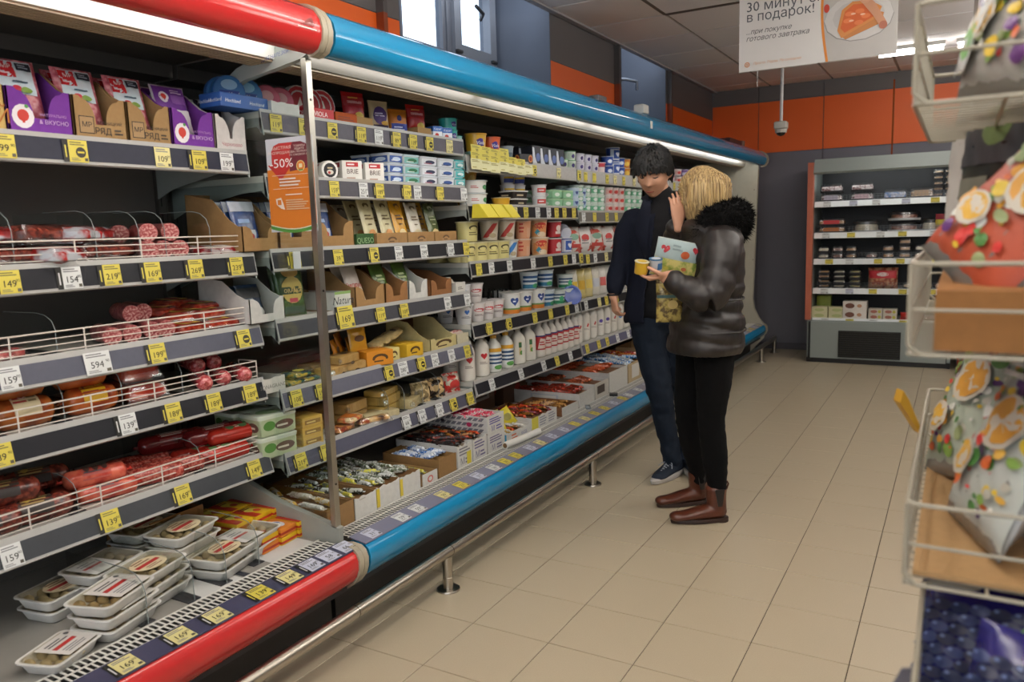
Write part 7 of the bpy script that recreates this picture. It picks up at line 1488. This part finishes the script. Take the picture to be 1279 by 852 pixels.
fm = fuse(b, .009, 'fur_collar', 3, lambda c: .012*noise.noise(c*30)+.008*noise.noise(c*70))
fc = link('fur_collar', fm, wom)
b = MB(); vs = fm.vertices; n_ = len(vs)
for q in range(5200):
    v = vs[Rn.randrange(n_)]; nn = v.normal; t = nn.orthogonal().normalized()*.0022; s2 = nn.cross(t).normalized()*.0022
    tip = v.co+nn*Rn.uniform(.010, .022)+Vector((Rn.uniform(-.01, .01), Rn.uniform(-.01, .01), Rn.uniform(-.014, .004)))
    a0 = v.co-nn*.002; b.add([a0+t, a0-t*.5+s2, a0-t*.5-s2, tip], [(0, 1, 3), (1, 2, 3), (2, 0, 3)], FUR)
o = link('fur_hair', b.mesh('fur_hair'), fc); o['kind'] = 'stuff'
# ---------------- what she holds
def hold(nd, p, rot, lab, cat):
    m = Matrix.Translation((.44, 1.33, 0)) @ Matrix.Rotation(.5213, 4, 'Z'); o = put(nd, None); o.matrix_world = m @ Matrix.Translation(p) @ rot; tag(o, lab, cat); return o
def RE3(x, y, z): return Matrix.Rotation(z, 4, 'Z') @ Matrix.Rotation(y, 4, 'Y') @ Matrix.Rotation(x, 4, 'X')
t1 = cup(.030, .055, '#e2d9b4', '#d8ac30', (('r', -1.4, .2, 1.4, .8, '#d8ac30'),), .92); t2 = cup(.028, .055, '#3f6f94', '#c9ccd0', (('r', -1.4, .2, 1.4, .7, '#3a6a9a'),), .92)
o = hold(t1, (-.318, -.212, 1.176), RE3(.22, .10, 0), 'small yellow tub with cream and yellow lid held in her hand', 'tub'); q = MB(); q.lathe(M('#d8b43a', 'p'), [(.0551, .001), (.0553, .018), (.0552, .02)], 16, (1, 1)); link('lid_print', q.mesh('lp'), o)
o = hold(t2, (-.252, -.200, 1.184), RE3(.22, .0, 0), 'small tub with blue lid held behind the yellow one', 'tub'); q = MB(); q.lathe(M('#c9ced4', 'p'), [(.0551, .001), (.0553, .018), (.0552, .02)], 16, (1, 1)); link('lid_print', q.mesh('lp'), o)
fz_ = pouch(.20, .17, .03, '#b9c4bd', (('r', -.5, .52, .5, .98, '#a9bcbc'), ('h', -.30, .74, .12, '#b8303a'), ('h', .38, .82, .10, '#b8303a'), ('l', -.15, .72, .1, .9, 2, '#8a9a9a'), ('e', .16, .66, .10, .10, '#b8562a'), ('r', -.5, .02, .5, .5, M('#8fa04a', 'f', h2='#d6c87a', sc=34, lo=.4, hi=.56)), ('e', -.2, .25, .06, .05, '#c9c04a'), ('e', .2, .3, .06, .05, '#b8683a')), name='frozen_food_bag')
hold(fz_, (-.165, -.10, 1.145), RE3(0, 0, -PI/2) @ Matrix.Rotation(-.22, 4, 'X') @ Matrix.Rotation(.18, 4, 'Y'), 'frozen vegetable bag with red heart held against her jacket', 'bag')
pa = pouch(.12, .20, .035, M('#5a4a2c', 'f', h2='#b8a45c', sc=30, lo=.45, hi=.58), (('r', -.5, .55, .5, .62, '#3a5a5a'), ('e', .1, .4, .2, .1, '#c9b070')), name='food_bag')
hold(pa, (-.165, -.06, .945), RE3(0, 0, -PI/2), 'dark yellowish food bag hanging between the two shoppers', 'bag')

# ------------------------------------------------------------------ wire basket rack in the near right corner
WR = M('#9f9886', 'p', r=.4, v=.06)
RX0, RX1, RY0, RY1 = 1.402, 2.02, -1.15, -.46
def basket(z0, z1, y0, y1, x0, x1, nm, lab, flare=0):
    T = .0028; b = MB()
    def rect(z, e=0): return [(x0-e, y0-e, z), (x1+e, y0-e, z), (x1+e, y1+e, z), (x0-e, y1+e, z)]
    def rr(z, e, r):
        o = []; R_ = .014
        P = rect(z, e)
        for k in range(4):
            p = Vector(P[k]); a = Vector(P[k-1]); c = Vector(P[(k+1) % 4])
            for t in (0, .3, .7, 1): u = p+(a-p).normalized()*R_*(1-t); v = p+(c-p).normalized()*R_*t; o.append(tuple(u*(1-t)+v*t))
        return o
    b.tube(WR, rr(z1, flare, 0), T*1.05, 8, closed=True); b.tube(WR, rr((z0+z1)/2, flare*.5, 0), T*.8, 8, closed=True); b.tube(WR, rr(z0, 0, 0), T*.9, 8, closed=True)
    root = link(nm, b.mesh('rim_wires')); tag(root, lab, 'wire basket')
    b = MB(); n = int((y1-y0)/.05)
    for k in range(n+1):
        y = y0+(y1-y0)*k/n
        for sx, xx in ((-1, x0), (1, x1)): b.tube(WR, [(xx+sx*flare, y, z1), (xx, y, z0)], .0014, 5)
    for k in range(n*2+1): y = y0+(y1-y0)*k/n/2; b.tube(WR, [(x0, y, z0), (x1, y, z0)], .0013, 5)
    for k in range(8): x = x0+(x1-x0)*k/7; b.tube(WR, [(x, y0, z0), (x, y1, z0)], .0022, 5)
    o = link('wire_grid', b.mesh('wire_grid'), root); o['kind'] = 'stuff'
    for (x, y, dx, dy) in ((x0, y0, 1, 0), (x0, y1, 1, 0)):
        q = MB(); q.tube(WR, [(x-flare, y, z1), (x-flare*.4, y, z0+.012), (x+.012, y, z0-.0)], T, 8); link('corner_wire', q.mesh('cw'), root)
    return root
basket(1.503, 1.612, RY0, -.62, RX0-.008, RX1, 'wire_basket', 'top cream wire basket of the near rack holding bags')
basket(1.215, 1.322, RY0, RY1, RX0-.004, RX1, 'wire_basket', 'second cream wire basket with brown cardboard inside')
basket(.930, 1.032, RY0, RY1+.04, RX0+.002, RX1, 'wire_basket', 'third cream wire basket with fruit muesli bags')
basket(.760, .898, -1.42, -1.06, RX0+.022, RX1, 'wire_basket', 'lowest wire basket in view with blueberry bags')
b = MB()
for x, y in ((RX1+.02, RY0+.05), (RX1+.02, RY1)): b.tube(WR, [(x, y, 0), (x, y, 1.9)], .012, 10)
b.tube(WR, [(RX1+.02, RY0+.05, .02), (RX0+.2, RY0+.05, .02)], .012, 8); b.tube(WR, [(RX1+.02, RY1, .02), (RX0+.2, RY1, .02)], .012, 8)
for z in (.745, .925, 1.21, 1.498): b.tube(WR, [(RX1-.1, RY0+.02, z), (RX1+.02, RY0+.05, z)], .006, 8); b.tube(WR, [(RX1-.1, -.66, z), (RX1+.02, RY1, z)], .006, 8)
b.tube(WR, [(RX1+.02, -1.4, .75), (RX1+.02, RY0+.05, .75)], .008, 8)
tag(link('rack_frame', b.mesh('rack_frame')), 'upright tube frame that carries the near wire baskets', 'rack')
b = MB(); b.box(M('#8f6338', 'c'), 1.424, 1.96, -1.135, -.72, 1.2190, 1.290)
one(node('cardboard_box', b), None, None, 'plain brown cardboard box lying in the second wire basket', 'cardboard box')
b = MB(); b.box(M('#b08c60', 'c'), 1.412, 1.98, -1.13, -.6, .934, .940)
one(node('cardboard_sheet', b), None, None, 'thin cardboard sheet under the muesli bags', 'cardboard')
GRN = '#8d8a84'
MU = (('r', -.5, .04, .5, .96, '#c9ccc4'), ('e', -.12, .24, .20, .15, '#8fb06a'), ('e', .1, .50, .32, .22, '#d89a2c'), ('e', .02, .50, .18, .10, '#e2b04a'), ('e', .2, .30, .18, .12, '#c85a2c'), ('e', -.18, .70, .24, .13, '#d8a03a'), ('e', -.18, .70, .17, .08, '#c07a2c'), ('e', .26, .76, .16, .10, '#3a6a3a'), ('r', -.5, .88, .5, .99, '#b8402c'), ('e', .24, .60, .12, .08, '#4a2a6a'), ('h', -.3, .46, .10, '#d85a3a'), ('e', 0, .12, .14, .06, '#7fae5a'))
def fruit(sd, ga, top):
    R = random.Random(sd); o = [('r', -.5, .03, .5, .97, ga), ('r', -.5, .88, .5, .97, top)]
    for k in range(80):
        c = R.choice(['#d8982c', '#e0b04a', '#c8602c', '#7f9f4a', '#e4e2d8', '#d8b83a', '#5a2f6a', '#c83a34', '#4a7a3a', '#b8b4a4', '#8f9a6a']); r = R.uniform(.015, .075)
        o.append(('e', R.uniform(-.42, .42), R.uniform(.12, .84), r, r*R.uniform(.35, .7), c))
    o += [('e', .12, .52, .24, .13, '#c9c0ae'), ('e', .12, .525, .21, .11, '#d09432'), ('e', -.2, .3, .18, .09, '#c9c0ae'), ('e', -.2, .305, .15, .07, '#d8a83a'), ('l', -.35, .70, .3, .80, 2, '#e8e4da'), ('h', .32, .78, .08, '#c83a2c')]
    return tuple(o)
MU = fruit(1, '#b9bdb4', '#b8402c'); MV_ = (('r', -.5, .04, .5, .96, '#c8402c'), ('e', 0, .40, .40, .28, '#c88a2c'), ('e', -.05, .42, .30, .20, '#d8a83a'), ('r', -.5, .78, .5, .96, '#5a2a6a'), ('l', -.3, .82, .3, .92, 2, '#d8b0d0'), ('e', .3, .2, .16, .12, '#4a7a3a'))
MV = fruit(4, '#a8482c', '#5a2a6a'); MG_ = (('r', -.5, .04, .5, .96, '#c9cfc0'), ('e', .05, .34, .34, .22, '#6f9a4a'), ('e', -.1, .44, .22, .14, '#8fb86a'), ('l', -.3, .7, .3, .84, 2, '#5a7a4a'), ('e', .2, .6, .2, .1, '#d8c8a0'))
MG = fruit(9, '#aab2a0', '#7a8a6a')
mu = pouch(.20, .30, .07, GRN, MU, name='muesli_bag', sd=2); mv = pouch(.20, .30, .07, '#7a7772', MV, name='muesli_bag', sd=3); mg = pouch(.20, .30, .07, '#8d8a84', MG, name='muesli_bag', sd=5)
# face direction: local +x is the printed face; bags lean with the print up and to the aisle
def lean(nd, p, d, up, lab, cat='bag', s=1):
    d = Vector(d).normalized(); up = Vector(up); up = (up-d*up.dot(d)).normalized(); y = up.cross(d)
    m = Matrix((d, y, up)).transposed().to_4x4(); m.translation = Vector(p); o = put(nd, None); o.matrix_world = m @ Matrix.Scale(s, 4); tag(o, lab, cat); return o
lean(mu, (1.475, -1.00, .95), (-.85, -.25, .42), (.40, .15, .9), 'muesli bag with orange fruit slices nearest the aisle in third basket')
lean(mg, (1.45, -.74, .95), (-.8, -.3, .4), (.35, .35, .9), 'pale green muesli bag farther back in the third basket')
lean(mv, (1.60, -1.02, .95), (-.3, -.9, .3), (.15, .25, .9), 'bag with passion fruit bowl at right in third basket')
lean(mg, (1.70, -1.00, .95), (-.2, -.95, .2), (.3, .2, .9), 'green printed bag at right edge of third basket')
lean(mu, (1.50, -.62, .95), (-.7, -.5, .4), (.5, .3, .9), 'farthest red edged muesli bag in the third basket')
lean(mv, (1.44, -1.0, 1.293), (-.55, -.62, .5), (.80, .10, .62), 'red and yellow muesli bag leaning on the brown cardboard', s=.9)
lean(mu, (1.475, -.80, 1.29), (-.7, -.4, .5), (.6, .2, .7), 'second bag with orange slices on the brown cardboard')
lean(pouch(.14, .36, .06, '#23241f', (('r', -.5, .55, .5, .98, '#2c2a2c'), ('r', -.3, .1, .2, .5, '#6a6a5c'), ('e', .2, .7, .2, .08, '#5a6a3a')), name='muesli_bag', sd=7), (1.475, -.80, 1.25), (-.8, -.5, .1), (.12, .1, 1), 'dark narrow bag standing tall between second and top baskets')
lean(pouch(.10, .34, .05, '#7a7a74', (('r', -.5, .3, .5, .8, '#b8b4ac'), ('r', -.5, .1, .5, .3, '#6a2a3a')), name='muesli_bag', sd=8), (1.455, -.66, 1.25), (-.8, -.5, .1), (.1, .2, 1), 'narrow silver grey bag standing behind the dark one')
TG = fruit(12, '#a09d95', '#5a5a54')+(('p', ((-.5, .1), (-.2, .1), (.0, .5), (-.2, .9), (-.5, .9)), '#c9ccc8'), ('e', -.28, .42, .16, .07, '#4a2f7a'), ('e', -.3, .22, .14, .08, '#7fae6a'), ('e', -.2, .66, .14, .06, '#5a8a3a'), ('e', -.3, .8, .14, .08, '#c8783a'))
lean(pouch(.20, .30, .07, '#7d7a72', TG, name='muesli_bag', sd=9), (1.475, -1.02, 1.515), (-.8, -.42, .35), (.42, .10, .9), 'grey striped bag nearest the aisle in the top basket')
lean(pouch(.20, .30, .07, '#3f4434', TG, name='muesli_bag', sd=4), (1.56, -1.05, 1.515), (-.55, -.7, .3), (.4, .1, .9), 'dark green striped bag beside it in the top basket')
lean(pouch(.20, .30, .07, '#8a8878', TG, name='muesli_bag', sd=6), (1.66, -1.05, 1.515), (-.4, -.8, .3), (.4, .1, .9), 'pale striped bag at right of the top basket')
lean(pouch(.20, .30, .07, '#5f5c54', TG, name='muesli_bag', sd=8), (1.50, -.80, 1.515), (-.7, -.5, .3), (.4, .1, .9), 'dim striped bag at the back of the top basket')
BLB = M('#151c3a', 'f', r=.2, h2='#2a3560', sc=26, lo=.45, hi=.6)
BE = [('e', -.45+.10*(k % 8)+(.05 if (k//8) % 2 else 0), .07+.085*(k//8), .054, .046, ('#1c2748', '#26325a', '#141c38')[k % 3]) for k in range(72)]
BEH = [('e', -.45+.10*(k % 8)+(.05 if (k//8) % 2 else 0)-.015, .085+.085*(k//8), .013, .012, '#5a6a94') for k in range(72)]
bl = pouch(.24, .165, .055, '#1f1c5c', tuple(BE+BEH)+(('e', .16, .55, .12, .2, '#4f8f2c'), ('e', .22, .35, .10, .14, '#5fa03a'), ('r', .3, .0, .5, 1, '#2a2468'), ('r', -.1, .60, .5, .64, '#6ab0c8')), name='blueberry_bag', sd=4)
lean(bl, (1.52, -1.16, .775), (-.35, -.75, .55), (.05, .45, .8), 'blueberry print bag, upper one in lowest basket')
lean(bl, (1.56, -1.30, .77), (-.3, -.8, .5), (.2, .4, .8), 'blueberry print bag, lower one nearest in lowest basket')
lean(bl, (1.74, -1.17, .775), (-.3, -.75, .55), (.1, .4, .8), 'blueberry print bag at right in lowest basket')
b = MB(); b.prism(M('#c9982c', 'p'), [(0, 0), (.004, .0), (-.018, .06), (-.026, .075), (-.030, .055)], 0, .002); 
one(node('price_flag', b), (1.402, -.73, 1.015), (0, 0, .5), 'small yellow flag ticket clipped on the third basket rim', 'ticket', scl=(1.2, 12, 1.0))
b = MB(); b.prism(M('#5c5a64', 'p'), [(0, .0), (.012, .002), (.012, .10), (.0, .098), (-.022, .05)], 0, .002)
one(node('ticket_holder', b), (1.412, -1.30, .80), (0, 0, .3), 'grey ticket holder on the rim of lowest basket', 'holder')
